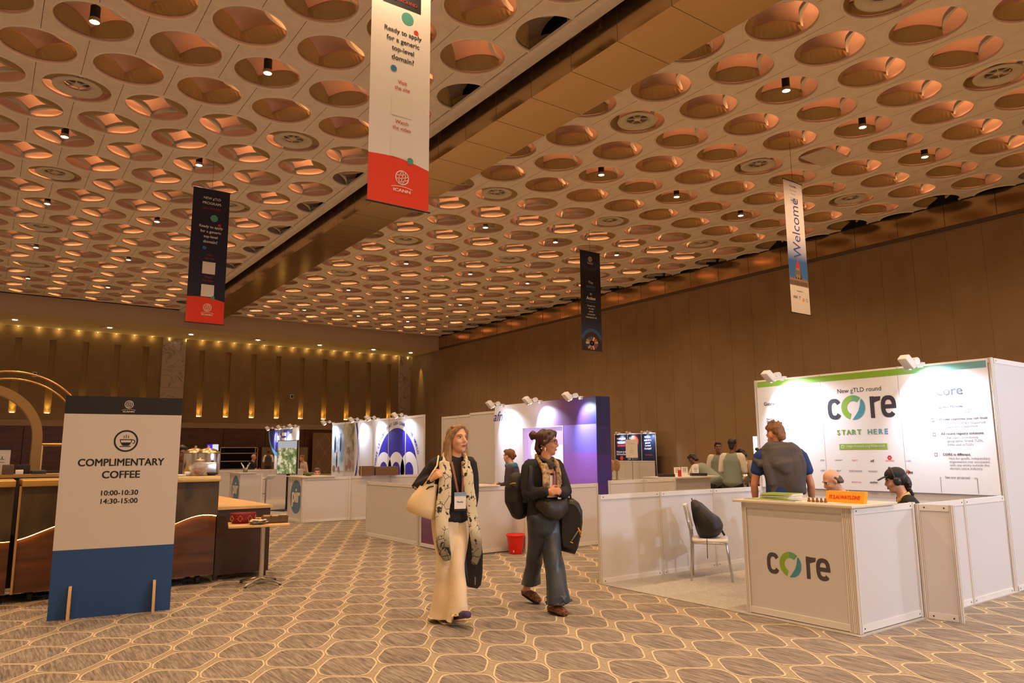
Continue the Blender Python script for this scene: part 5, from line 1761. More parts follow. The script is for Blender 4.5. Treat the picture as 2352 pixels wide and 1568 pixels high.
def foot_geo(ank, toe, s=1.0):
    ank, toe = V(ank), V(toe)
    d = (toe - ank); d = V((d.x, d.y, d.z))
    heel = ank - V((d.x, d.y, 0)).normalized() * .045 * s + V((0, 0, -.045 * s))
    mid = ank.lerp(toe, .55)
    return [tube_geo([ank + V((0, 0, .05 * s)), ank, heel.lerp(ank, .5)], [.036 * s, .037 * s, .034 * s], 10, (1, 0, 0)),
            tube_geo([heel, heel.lerp(mid, .5), mid - V((0, 0, .012 * s)), toe], [.028 * s, .036 * s, .040 * s, .030 * s], 12, (0, 0, 1), [.030 * s, .034 * s, .043 * s, .034 * s])]

def make_body(t, J, skin, s=1.0, voxel=.0095, face=True, brow=None, hands=(.5, .5), hn=None, legs=True):
    """one continuous skin for the whole body. J: joints in the thing's frame"""
    hs = J.get('hs', s)
    hp, H, B = head_geo(J['head'], J['face'], J.get('hup', (0, 0, 1)), hs, J.get('nose', 1.0))
    P = list(hp)
    P.append(tube_geo([V(J['neck']) - V((0, 0, .04)), J['neck'], V(J['neck']).lerp(V(J['head']), .45), V(J['head']) - V(J['face']).normalized() * .012 - V((0, 0, .02))], [.075 * s, .060 * s, .053 * s, .055 * s], 14))
    ch, pe, nk = V(J['chest']), V(J['pelvis']), V(J['neck'])
    sd = (V(J['shL']) - V(J['shR'])).normalized()
    P.append(tube_geo([pe - V((0, 0, .06)), pe, pe.lerp(ch, .5), ch, nk - V((0, 0, .05))], [.15 * s, .155 * s, .125 * s, .15 * s, .10 * s], 16, sd, [.10 * s, .105 * s, .09 * s, .105 * s, .06 * s]))
    for k in 'LR':
        sh, el, wr = V(J['sh' + k]), V(J['el' + k]), V(J['wr' + k])
        P.append(tube_geo([nk.lerp(sh, .35) - V((0, 0, .02)), sh], [.055 * s, .050 * s], 12, (0, 0, 1)))
        P.append(limb(sh, el, wr, .047 * s, .037 * s, .025 * s))
        hd = V(J.get('hd' + k, (wr - el)))
        P += hand_geo(wr, hd, J.get('hn' + k, (0, 1, 0)), s, hands[0 if k == 'L' else 1], side=1 if k == 'L' else -1)
        if legs:
            hp_, kn, an = V(J['hp' + k]), V(J['kn' + k]), V(J['an' + k])
            P.append(limb(hp_, kn, an, .080 * s, .052 * s, .036 * s))
            P += foot_geo(an, J['to' + k], s)
    me = union(P, voxel, 3, skin, .45)
    o = obj('body', me, t)
    if face:
        face_parts(t, H, B, hs, brow or M('brow_brown', S(80, 58, 40), .8))
    return H, B

def cloth_part(name, t, pieces, mat, voxel=.012, smooth=4, fold=.0, freq=26, label=None, hem=None):
    def warp(co, n):
        if hem:
            co.z = max(co.z, hem(co))
        if not fold:
            return co
        k = sin(co.x * freq + 2.2 * sin(co.z * 7)) * sin(co.y * freq * .9 + 1.3 * sin(co.z * 9) + 1)
        g = 1.0 if not hem else max(.35, min(1.6, (1.0 - co.z) * 1.9))
        return co + n * (fold * k * g)
    o = obj(name, union(pieces, voxel, smooth, mat, .5, warp), t)
    if label: o['label'] = label
    return o

def strand_hair(name, t, pieces, mat, voxel=.009, amp=.003, freq=90):
    def warp(co, n):
        return co + n * (amp * sin(co.x * freq + 3 * sin(co.z * 14)) + amp * .6 * sin(co.y * freq * 1.3 + co.z * 10))
    return obj(name, union(pieces, voxel, 2, mat, .4, warp), t)

def shoe_parts(t, J, mat, sole, s=1.0, low=False):
    for k in 'LR':
        an, to = V(J['an' + k]), V(J['to' + k])
        g = foot_geo(an - V((0, 0, .004)), to + (to - an).normalized() * .008, s * 1.13)
        me = union(g[1:], .008, 3, mat)
        o = obj('shoe', me, t)
        d = V((to.x - an.x, to.y - an.y, 0)).normalized()
        if sole is not None:
            b = MB()
            up = (to - an).normalized()
            p0 = an - d * .075 * s - V((0, 0, .074 * s)); p1 = to + d * .03 * s - V((0, 0, .030 * s))
            b.tube([p0 + (p1 - p0) * q for q in (0, .3, .65, .95)], [.036 * s, .042 * s, .050 * s, .040 * s], sole, 12, V((-d.y, d.x, 0)), ry=.013 * s)
            b.build('sole', o)

def view_rz(x, y):
    return -atan2(x, y)

# --------------------------------------------------- woman with the cream bag
def woman_cream():
    X, Y = 3.405, 5.62
    t = thing('person', 'woman with long fair hair, patterned scarf, black top and cream trousers, walking', 'person', (X, Y, 0), view_rz(X, Y))
    J = dict(hs=1.03, head=(.040, -.012, 1.560), face=(.60, -.78, .06), neck=(.020, .010, 1.395), chest=(.005, .005, 1.26), pelvis=(-.035, .0, .93),
             shR=(-.150, -.065, 1.345), shL=(.160, .085, 1.345), elR=(-.315, -.02, 1.135), wrR=(-.185, -.170, 1.215), elL=(.185, .13, 1.08), wrL=(.162, .075, .875),
             hdR=(.70, -.38, .56), hnR=(.55, .75, -.2), hdL=(-.10, -.15, -1), hnL=(-1, 0, .1),
             hpR=(-.10, -.03, .90), hpL=(.055, .05, .90), knR=(-.065, -.06, .48), knL=(.035, -.10, .48), anR=(-.10, .06, .095), anL=(.060, -.17, .105),
             toR=(-.045, -.09, .036), toL=(.125, -.315, .120))
    H, B = make_body(t, J, m_skin, .98, .0082, True, M('brow_fair', S(150, 105, 66), .8), (.75, .95))
    blk = M('knit_black', (.012, .011, .013), .75, bump=.2, bscale=150)
    sd = (V(J['shL']) - V(J['shR'])).normalized()
    tp = [tube_geo([(-.010, .0, .86), (-.012, .0, .95), (-.005, .0, 1.06), (.0, .0, 1.20), (.006, .005, 1.30), (.018, .008, 1.395)], [.168, .168, .150, .168, .168, .080], 18, sd, [.125, .125, .112, .118, .095, .06])]
    for k in 'LR':
        sh, el, wr = V(J['sh' + k]), V(J['el' + k]), V(J['wr' + k])
        tp.append(tube_geo([V(J['neck']).lerp(sh, .4) - V((0, 0, .025)), sh, sh.lerp(el, .1)], [.062, .062, .062], 12, (0, 0, 1)))
        tp.append(limb(sh, el, el.lerp(wr, .93), .063, .054, .040))
    cloth_part('sweater', t, tp, blk, .011, 4, .004, 22)
    cream = M('trouser_cream', S(232, 212, 178), .75, bump=.06, bscale=40)
    tr = [tube_geo([(-.030, .0, .76), (-.030, 0, .86), (-.02, 0, .95)], [.150, .162, .150], 18, sd, [.115, .125, .118])]
    tr.append(tube_geo([(-.090, -.03, .88), (-.068, -.055, .70), (-.055, -.065, .52), (-.058, -.045, .36), (-.068, -.015, .20), (-.075, .01, .075), (-.078, .02, -.02)], [.098, .098, .084, .086, .106, .128, .135], 18, (1, 0, 0), [.11, .105, .085, .095, .12, .14, .145]))
    tr.append(tube_geo([(.055, .05, .88), (.055, .0, .70), (.040, -.095, .50), (.042, -.115, .36), (.046, -.135, .22), (.045, -.150, .10), (.045, -.15, .0)], [.095, .088, .074, .076, .082, .092, .095], 18, (1, 0, 0), [.11, .10, .080, .088, .098, .11, .115]))
    cloth_part('trousers', t, tr, cream, .011, 4, .008, 17, hem=lambda co: .045 if co.x < .0 else .105)
    shoe = M('shoe_purple', S(66, 50, 98), .6); sole = M('shoe_sole', S(222, 196, 140), .5)
    shoe_parts(t, J, shoe, sole, .95)
    hairm = M('hair_fair', S(128, 94, 58), .55, col2=S(170, 132, 86), nscale=55, stretch=(1, 1, .15))
    hp = [ell_geo(H(0, -.022, .042), (.080, .094, .084), B, 18, 12), ell_geo(H(.010, .022, .100), (.060, .060, .026), B, 14, 8)]
    for k, q in ((-1, 1.0), (1, .9)):
        hp.append(tube_geo([H(k * .030, .062, .098), H(k * .066, .040, .062), H(k * .080, .002, .010), H(k * .086, -.020, -.05)], [.016, .020, .024, .026], 10, B[1], [.018, .024, .036, .04]))
        hp.append(tube_geo([H(k * .085, -.020, -.04), H(k * .090, -.022, -.11), H(k * .098, -.015, -.17), H(k * .092, .01, -.215)], [.024, .026, .026, .012], 10, B[1], [.038, .040, .036, .014]))
        hp.append(tube_geo([H(k * .050, -.080, -.02), H(k * .060, -.085, -.12), H(k * .064, -.075, -.20)], [.036, .036, .016], 10, B[1]))
    hp.append(tube_geo([H(0, -.080, .02), H(0, -.094, -.08), H(0, -.094, -.17), H(0, -.085, -.205)], [.07, .078, .075, .05], 14, B[0], [.03, .036, .034, .016]))
    strand_hair('hair', t, hp, hairm, .008, .0045, 70)
    # scarf: loop behind the neck and two hanging strips
    sc = bpy.data.materials.new('scarf_print'); sc.use_nodes = True
    nt = sc.node_tree; bs = nt.nodes['Principled BSDF']; bs.inputs['Roughness'].default_value = .8
    tc = nt.nodes.new('ShaderNodeTexCoord'); mp = nt.nodes.new('ShaderNodeMapping'); mp.inputs['Scale'].default_value = (1, 1, .75)
    nt.links.new(tc.outputs['Object'], mp.inputs[0])
    vo = nt.nodes.new('ShaderNodeTexVoronoi'); vo.feature = 'DISTANCE_TO_EDGE'; vo.inputs['Scale'].default_value = 15
    n = nt.nodes.new('ShaderNodeTexNoise'); n.inputs['Scale'].default_value = 22; n.inputs['Detail'].default_value = 2
    nt.links.new(mp.outputs[0], vo.inputs[0]); nt.links.new(mp.outputs[0], n.inputs[0])
    r1 = nt.nodes.new('ShaderNodeValToRGB'); r1.color_ramp.elements[0].position = .015; r1.color_ramp.elements[1].position = .03
    r1.color_ramp.elements[0].color = (0, 0, 0, 1); r1.color_ramp.elements[1].color = (1, 1, 1, 1)
    r2 = nt.nodes.new('ShaderNodeValToRGB'); r2.color_ramp.elements[0].position = .36; r2.color_ramp.elements[1].position = .42
    r2.color_ramp.elements[0].color = (0, 0, 0, 1); r2.color_ramp.elements[1].color = (1, 1, 1, 1)
    nt.links.new(vo.outputs['Distance'], r1.inputs[0]); nt.links.new(n.outputs['Fac'], r2.inputs[0])
    mx = nt.nodes.new('ShaderNodeMixRGB'); mx.inputs[1].default_value = (*S(40, 38, 40), 1); mx.inputs[2].default_value = (*S(216, 204, 172), 1)
    mm = nt.nodes.new('ShaderNodeMath'); mm.operation = 'MAXIMUM'
    n3 = nt.nodes.new('ShaderNodeTexNoise'); n3.inputs['Scale'].default_value = 9; r3 = nt.nodes.new('ShaderNodeValToRGB'); r3.color_ramp.elements[0].position = .50; r3.color_ramp.elements[1].position = .52
    nt.links.new(mp.outputs[0], n3.inputs[0]); nt.links.new(n3.outputs['Fac'], r3.inputs[0])
    nt.links.new(r1.outputs[0], mm.inputs[0]); nt.links.new(r3.outputs[0], mm.inputs[1])
    m2 = nt.nodes.new('ShaderNodeMath'); m2.operation = 'MULTIPLY'
    nt.links.new(mm.outputs[0], m2.inputs[0]); nt.links.new(r2.outputs[0], m2.inputs[1]); nt.links.new(m2.outputs[0], mx.inputs[0])
    # lower ends turn grey
    sp = nt.nodes.new('ShaderNodeSeparateXYZ'); nt.links.new(tc.outputs['Object'], sp.inputs[0])
    mr = nt.nodes.new('ShaderNodeMapRange'); mr.inputs['From Min'].default_value = .66; mr.inputs['From Max'].default_value = .80
    nt.links.new(sp.outputs[2], mr.inputs['Value'])
    mx2 = nt.nodes.new('ShaderNodeMixRGB'); mx2.inputs[1].default_value = (*S(150, 146, 138), 1); nt.links.new(mr.outputs[0], mx2.inputs[0])
    mx3 = nt.nodes.new('ShaderNodeMixRGB'); mx3.blend_type = 'MULTIPLY'; mx3.inputs[0].default_value = 1.0
    nt.links.new(mx2.outputs[0], mx3.inputs[1]); mx2.inputs[2].default_value = (1, 1, 1, 1)
    nt.links.new(mx.outputs[0], mx3.inputs[2]); nt.links.new(mx3.outputs[0], bs.inputs['Base Color'])
    sp_ = []
    sp_.append(tube_geo([(-.075, -.115, 1.34), (-.080, -.03, 1.405), (-.02, .065, 1.435), (.065, .075, 1.43), (.110, .0, 1.405), (.115, -.075, 1.34)], [.040, .036, .034, .034, .036, .040], 12, (0, 0, 1), .018))
    sp_.append(tube_geo([(-.070, -.118, 1.36), (-.062, -.155, 1.25), (-.070, -.165, 1.10), (-.082, -.175, .95), (-.090, -.185, .82), (-.080, -.19, .70), (-.062, -.195, .60), (-.045, -.195, .54)], [.050, .058, .060, .062, .064, .060, .055, .035], 14, (1, .15, 0), [.016, .015, .014, .014, .016, .017, .016, .012]))
    sp_.append(tube_geo([(.112, -.085, 1.36), (.130, -.12, 1.25), (.150, -.12, 1.10), (.168, -.115, .95), (.185, -.115, .82), (.205, -.12, .68), (.205, -.13, .58), (.185, -.13, .50)], [.045, .052, .052, .050, .052, .056, .046, .03], 14, (1, .35, 0), [.016, .015, .014, .014, .016, .018, .016, .012]))
    cloth_part('scarf', t, sp_, sc, .0085, 2, .006, 42)
    # lanyard and badge
    b = MB()
    ly = M('lanyard', S(158, 98, 84), .6)
    b.tube([(-.010, -.125, 1.36), (.020, -.140, 1.22), (.045, -.150, 1.10)], .010, ly, 8, (1, 0, 0), ry=.002)
    b.tube([(.085, -.105, 1.36), (.090, -.128, 1.22), (.085, -.145, 1.10)], .010, ly, 8, (1, 0, 0), ry=.002)
    b.build('lanyard', t)
    g = MB(); g.obox((.066, -.154, 1.03), (.050, .012, 0), (0, -.002, 0), (0, 0, .070), m_cream); g.obox((.066, -.157, 1.085), (.050, .012, 0), (0, -.001, 0), (0, 0, .016), M('badge_blue', S(130, 160, 185))); g.obox((.066, -.157, .952), (.050, .012, 0), (0, -.001, 0), (0, 0, .009), m_blackp)
    g.text('Maarika', (.066, -.1585, 1.02), m_ink, (.972, .235, 0), (0, 0, 1), w=.055, bold=.02)
    g.build('badge', t)
    e = MB()
    for k in (-1, 1): e.ell(H(k * .083, .0, -.05), (.004, .004, .010), m_steel)
    e.build('earring', t)
    # cream bucket bag on the shoulder
    bag = thing('handbag', 'cream bucket handbag hanging at the elbow of the fair haired woman', 'bag', (X, Y, 0), view_rz(X, Y))
    bm = M('bag_cream', S(232, 208, 162), .45, bump=.06, bscale=10)
    rs = []
    for (cx, cz, rx, ry, tl) in ((-.275, .905, .10, .055, -.35), (-.272, .915, .125, .075, -.35), (-.262, .99, .125, .08, -.30), (-.240, 1.07, .105, .07, -.18), (-.215, 1.13, .085, .055, -.05), (-.20, 1.175, .078, .045, .1)):
        rs.append([(cx + rx * cos(a), -.125 + ry * sin(a), cz + tl * rx * cos(a) + .012 * sin(3 * a) * (cz > 1.1)) for a in [2 * pi * i / 28 for i in range(28)]])
    b = MB(); b.rings(rs, bm, caps=False)
    b.add(rs[0], [tuple(range(27, -1, -1))], bm)
    inn = [[(p[0] * .97 - .006, -.125 + (p[1] + .125) * .9, p[2]) for p in rs[-1]], [(p[0], -.125 + (p[1] + .125) * .8, p[2] - .10) for p in rs[-1]]]
    b.rings([rs[-1]] + inn, M('bag_inside', (.03, .02, .015), .8), caps=False)
    b.build('pouch', bag)
    for dy in (-.03, .02):
        b = MB(); b.tube([(-.255, -.125 + dy, 1.15), (-.205, -.155 + dy, 1.22), (-.135, -.150 + dy, 1.33), (-.125, -.075 + dy * .5, 1.412), (-.135, .0, 1.40), (-.17, .01 - dy * .2, 1.25), (-.155, -.10, 1.16)], .0075, bm, 8); b.build('strap', bag)
    b = MB(); b.tube([(-.235, -.175, 1.12), (-.20, -.185, 1.15), (-.165, -.175, 1.155)], .006, m_black, 6); b.build('drawstring', bag)
    # black garment bag in her left hand
    gb = thing('garment_bag', 'black folded bag with yellow print held low by the fair haired woman', 'bag', (X, Y, 0), view_rz(X, Y))
    pr = [(.080, .83), (.120, .845), (.195, .84), (.250, .72), (.268, .55), (.266, .40), (.252, .295), (.220, .262), (.14, .28), (.085, .330), (.066, .50), (.068, .70)]
    fr = [(x, .03 + .012 * sin(9 * z), z) for x, z in pr]; ins_ = [(x * .8 + .032, .0 + .012 * sin(9 * z), z * .84 + .085) for x, z in pr]
    bk_ = [(x, .085, z) for x, z in pr]; bi = [(x * .8 + .032, .115, z * .84 + .085) for x, z in pr]
    b = MB(); b.rings([ins_, fr, bk_, bi], M('bag_black', (.010, .009, .010), .5), caps=True); b.build('pouch', gb)
    b = MB(); b.tube([(.10, .06, .83), (.135, .06, .90), (.165, .06, .83)], .008, m_black, 6); b.build('handle', gb)
    b = MB(); b.add([(.205, .010, .50), (.245, .02, .53), (.250, .03, .485), (.215, .012, .47)], [(0, 1, 2, 3)], M('bag_yellow', S(225, 150, 30), .5)); b.add([(.195, .003, .40), (.206, .003, .40), (.205, .003, .30), (.196, .003, .30)], [(0, 1, 2, 3)], M('bag_grey', S(120, 120, 120))); b.build('print', gb)
woman_cream()

# --------------------------------------------------- woman in black with backpack
def woman_black():
    X, Y = 4.375, 5.52
    rz = view_rz(X, Y)
    t = thing('person', 'woman in black with dark hair in a bun, glasses and brown scarf, walking right', 'person', (X, Y, 0), rz)
    J = dict(hs=.99, head=(.020, -.005, 1.530), face=(.985, -.17, -.06), neck=(.005, -.005, 1.365), chest=(-.02, 0, 1.22), pelvis=(-.02, 0, .87),
             shR=(-.165, -.100, 1.310), shL=(.120, .095, 1.310), elR=(-.170, -.17, 1.055), wrR=(.030, -.23, 1.085), elL=(.195, .02, 1.055), wrL=(.125, -.175, 1.070),
             hdR=(1.0, -.05, .02), hnR=(.1, .9, -.35), hdL=(-.55, -.65, .15), hnL=(-.2, .6, -.6),
             hpR=(-.085, -.05, .85), hpL=(.045, .06, .85), knR=(-.090, .06, .47), knL=(.06, -.10, .47), anR=(-.190, .27, .150), anL=(.055, -.225, .095),
             toR=(-.085, .215, .040), toL=(.155, -.310, .032))
    H, B = make_body(t, J, m_skin2, .95, .0082, True, M('brow_dark', S(45, 30, 24), .8), (.8, .75))
    jk = M('jacket_black', (.012, .011, .012), .8, bump=.2, bscale=120)
    sd = (V(J['shL']) - V(J['shR'])).normalized()
    fw = V((-sd.y, sd.x, 0)) * -1
    if fw.y > 0: fw = -fw
    tp = [tube_geo([(-.03, 0, .80), (-.025, 0, .93), (-.02, 0, 1.06), (-.02, 0, 1.18), (-.012, 0, 1.27), (.0, -.002, 1.345)], [.162, .160, .150, .165, .165, .085], 18, sd, [.125, .122, .110, .118, .095, .06])]
    for k in 'LR':
        sh, el, wr = V(J['sh' + k]), V(J['el' + k]), V(J['wr' + k])
        tp.append(tube_geo([V(J['neck']).lerp(sh, .4) - V((0, 0, .02)), sh, sh.lerp(el, .1)], [.060, .064, .064], 12, (0, 0, 1)))
        tp.append(limb(sh, el, el.lerp(wr, .90), .064, .058, .044))
    cloth_part('jacket', t, tp, jk, .011, 4, .005, 20)
    b = MB()
    C = lambda u, z, o: V((-.01, 0, 0)) + sd * u + fw * o + V((0, 0, z))
    wv = []
    pts = [[C(u, z, .118 + .006 * (1 - abs(u) / .06) + (.0 if z > 1.05 else .004)) for u in (-.055, -.02, .02, .055)] for z in (1.02, 1.10, 1.18, 1.24)]
    for i in range(3):
        for j in range(3): wv.append((i * 4 + j, i * 4 + j + 1, i * 4 + j + 5, i * 4 + j + 4))
    b.add([p for r in pts for p in r], wv, M('top_white', S(235, 222, 200), .7), True)
    b.add([C(-.05, 1.24, .118), C(.05, 1.24, .118), C(.03, 1.33, .075), C(-.03, 1.33, .075)], [(0, 1, 2, 3)], m_skin2, True)
    b.build('white_top', t)
    ly = MB(); ly.tube([C(.03, 1.26, .128), C(.02, 1.14, .135), C(.03, 1.04, .135)], .012, M('lanyard_mauve', S(140, 85, 92), .6), 8, sd, ry=.002); ly.ell(C(.0, 1.235, .128), (.02, .012, .012), m_black); ly.build('lanyard', t)
    pm = M('trouser_dark', S(44, 50, 58), .38, bump=.12, bscale=14, col2=S(60, 68, 76), nscale=4, stretch=(1, 1, .3))
    tr = [tube_geo([(-.025, 0, .70), (-.025, 0, .82), (-.025, 0, .92)], [.155, .165, .15], 18, sd, [.12, .13, .12])]
    tr.append(tube_geo([(-.085, -.05, .84), (-.085, .0, .66), (-.100, .07, .48), (-.125, .15, .36), (-.145, .20, .25), (-.155, .225, .19), (-.16, .24, .10)], [.095, .090, .076, .080, .086, .090, .09], 18, (1, 0, 0), [.11, .10, .085, .09, .10, .105, .105]))
    tr.append(tube_geo([(.040, .05, .84), (.050, .01, .66), (.060, -.08, .50), (.070, -.12, .36), (.085, -.155, .24), (.100, -.185, .135), (.11, -.19, .03)], [.100, .096, .088, .092, .102, .116, .12], 18, (1, 0, 0), [.11, .10, .09, .10, .115, .13, .135]))
    cloth_part('trousers', t, tr, pm, .011, 3, .011, 23, hem=lambda co: .185 if co.x < -.03 else .10 + .12 * (co.x - .1))
    lp = M('shoe_leopard', S(150, 95, 52), .6, col2=S(60, 35, 22), nscale=70)
    for k in 'LR':
        an, to = V(J['an' + k]), V(J['to' + k])
        g = foot_geo(an, to + (to - an).normalized() * .010, 1.06)
        me = union([g[1]], .007, 2, lp)
        me2 = bpy.data.meshes.new('shoe')
        bm = bmesh.new(); bm.from_mesh(me)
        ax = (to - an).normalized()
        heel = an - V((ax.x, ax.y, 0)).normalized() * .05 - V((0, 0, .045))
        nrm = V((0, 0, 1)) - ax * ax.z
        o = obj('shoe', me, t); bm.free()
        d = V((ax.x, ax.y, 0)).normalized()
        s_ = MB(); s_.tube([heel - V((0, 0, .028)), heel.lerp(to, .5) - V((0, 0, .036)), to + ax * .03 - V((0, 0, .028))], [.030, .038, .032], m_black, 10, V((-d.y, d.x, 0)), ry=.006); s_.build('sole', o)
    hm = M('hair_dark', S(46, 26, 22), .4, col2=S(78, 44, 34), nscale=50, stretch=(1, 1, .2))
    hp = [ell_geo(H(0, -.028, .042), (.083, .092, .088), B, 18, 12), ell_geo(H(0, .030, .092), (.066, .062, .035), B, 14, 8), tube_geo([H(0, -.085, .0), H(0, -.09, -.06), H(0, -.06, -.10)], [.055, .055, .035], 12, B[0], .03),
          tube_geo([H(-.055, .065, .078), H(-.078, .045, .045), H(-.084, .02, .005), H(-.080, -.02, -.02)], [.018, .022, .020, .02], 8), tube_geo([H(.055, .065, .078), H(.078, .045, .045), H(.084, .02, .005), H(.080, -.02, -.02)], [.018, .022, .020, .02], 8),
          ell_geo(H(0, -.142, .062), (.040, .044, .042), B, 12, 8)]
    for i in range(11):
        a = 2 * pi * i / 11
        hp.append(tube_geo([H(.012 * cos(a), -.150, .062 + .012 * sin(a)), H(.034 * cos(a + .3), -.158, .062 + .034 * sin(a + .3)), H(.042 * cos(a + .7), -.146, .063 + .042 * sin(a + .7))], [.013, .012, .010], 8))
    strand_hair('hair', t, hp, hm)
    g = MB()
    for k in (-1, 1):
        ring = [H(k * (.033) + .024 * cos(a), .098 - .012 * abs(cos(a)) * (1 if k * cos(a) > 0 else 0), .004 + .019 * sin(a)) for a in [2 * pi * i / 16 for i in range(17)]]
        g.tube(ring, .0022, M('glasses_frame', (.12, .12, .13), .3, metal=.6), 6)
        g.tube([H(k * .057, .088, .010), H(k * .080, .03, .010), H(k * .082, -.01, .008)], .0022, M('glasses_frame', (.12, .12, .13)), 6)
    g.tube([H(-.010, .102, .006), H(.010, .102, .006)], .002, M('glasses_frame', (.12, .12, .13)), 6)
    g.build('glasses', t)
    e = MB(); e.ell(H(-.084, .0, -.065), (.004, .006, .020), m_white, B); e.ell(H(.084, .0, -.065), (.004, .006, .020), m_white, B); e.build('earring', t)
    scm = M('scarf_brown', S(92, 64, 36), .7, col2=S(205, 172, 118), nscale=26)
    sp_ = [tube_geo([C(-.085, 1.30, .10), C(-.095, 1.355, .03), C(-.05, 1.395, -.055), C(.05, 1.395, -.055), C(.095, 1.355, .03), C(.075, 1.32, .10)], [.036, .034, .032, .032, .034, .034], 12, (0, 0, 1), .020),
           tube_geo([C(-.080, 1.33, .105), C(-.075, 1.24, .138), C(-.075, 1.14, .142), C(-.085, 1.045, .142)], [.040, .048, .050, .044], 12, sd, [.016, .015, .014, .012]),
           tube_geo([C(.072, 1.33, .105), C(.075, 1.24, .135), C(.072, 1.14, .14), C(.066, 1.045, .14)], [.030, .032, .030, .026], 12, sd, [.014, .013, .012, .011])]
    cloth_part('scarf', t, sp_, scm, .0085, 2, .005, 40)
    nk = [tube_geo([C(-.055, 1.375, .05), C(-.06, 1.395, 0), C(0, 1.40, -.05), C(.06, 1.395, .0), C(.05, 1.375, .055), C(0, 1.345, .085), C(-.055, 1.375, .05)], .020, 10), ell_geo(C(.0, 1.318, .105), (.045, .02, .042))]
    cloth_part('neckerchief', t, nk, M('neck_cloth', S(52, 46, 42), .8, col2=S(92, 80, 66), nscale=60), .0085, 2)
    # backpack
    bp = thing('backpack', 'black backpack worn on the back of the woman with the bun', 'backpack', (X, Y, 0), rz)
    pk = [tube_geo([(-.262, .075, 1.20), (-.275, .07, 1.10), (-.275, .06, .98), (-.245, .06, .86)], [.085, .115, .115, .085], 16, (1, -.3, 0), [.095, .125, .13, .10])]
    cloth_part('pack', bp, pk, M('pack_black', (.011, .010, .010), .6), .011, 4, .005, 16)
    b = MB(); b.tube([(-.215, -.02, 1.24), (-.150, -.10, 1.372), (-.13, -.19, 1.28), (-.15, -.235, 1.12), (-.20, -.14, .98)], .018, m_black, 8, (1, 0, 0), ry=.006); b.build('strap', bp)
    b = MB(); b.tube([(-.335, -.035, 1.14), (-.31, -.075, 1.15), (-.28, -.09, 1.15)], .006, M('brass_clip', S(210, 160, 60), .4, metal=.5), 6); b.build('zip_pull', bp)
    # slouchy crossbody bag at the waist
    cb = thing('waist_bag', 'dark grey green slouchy pouch across the waist of the woman with the bun', 'bag', (X, Y, 0), rz)
    pc = [tube_geo([C(-.15, .975, .10), C(-.08, .93, .165), C(.02, .905, .175), C(.11, .93, .15), C(.16, .99, .10)], [.040, .085, .100, .085, .045], 16, (0, 0, 1), [.03, .050, .055, .05, .03])]
    cloth_part('pouch', cb, pc, M('pouch_olive', S(48, 44, 36), .5, bump=.3, bscale=22), .010, 3, .006, 34)
    b = MB(); b.tube([C(-.16, .98, .09), C(-.175, 1.05, .0), C(-.16, 1.10, -.10)], .016, m_black, 8, sd, ry=.004); b.build('strap', cb)
    # black garment bag on her left arm
    gb = thing('garment_bag', 'black folded bag with yellow tag on the arm of the bun haired woman', 'bag', (X, Y, 0), rz)
    pr = [(.135, .94), (.165, .985), (.215, 1.01), (.265, 1.00), (.315, .96), (.345, .89), (.345, .78), (.325, .66), (.295, .545), (.265, .49), (.205, .505), (.140, .52), (.125, .62), (.13, .78)]
    mk = lambda k, y, c0=(.235, .76): [(c0[0] + (x - c0[0]) * k, y + .02 * (x - .2), c0[1] + (z - c0[1]) * k) for x, z in pr]
    b = MB(); b.rings([mk(.80, -.045), mk(.95, -.03), mk(1, .0), mk(1, .05), mk(.95, .085), mk(.8, .10)], M('bag_black2', (.012, .011, .011), .42), caps=True); b.build('pouch', gb)
    b = MB(); b.tube([(.20, .03, 1.0), (.205, .0, 1.06), (.235, .05, 1.03), (.24, .05, 1.0)], .010, m_black, 6); b.build('handle', gb)
    b = MB(); b.tube([(.235, -.053, .62), (.27, -.055, .67), (.30, -.053, .71)], .007, M('bag_grey', S(120, 120, 120)), 6)
    yl = M('bag_yellow', S(225, 150, 30), .5)
    b.tube([(.30, -.05, .735), (.315, -.055, .70), (.335, -.05, .715), (.31, -.055, .69), (.325, -.05, .655)], .0075, yl, 6); b.tube([(.225, -.053, .61), (.245, -.055, .60)], .006, yl, 6); b.build('tag', gb)
woman_black()

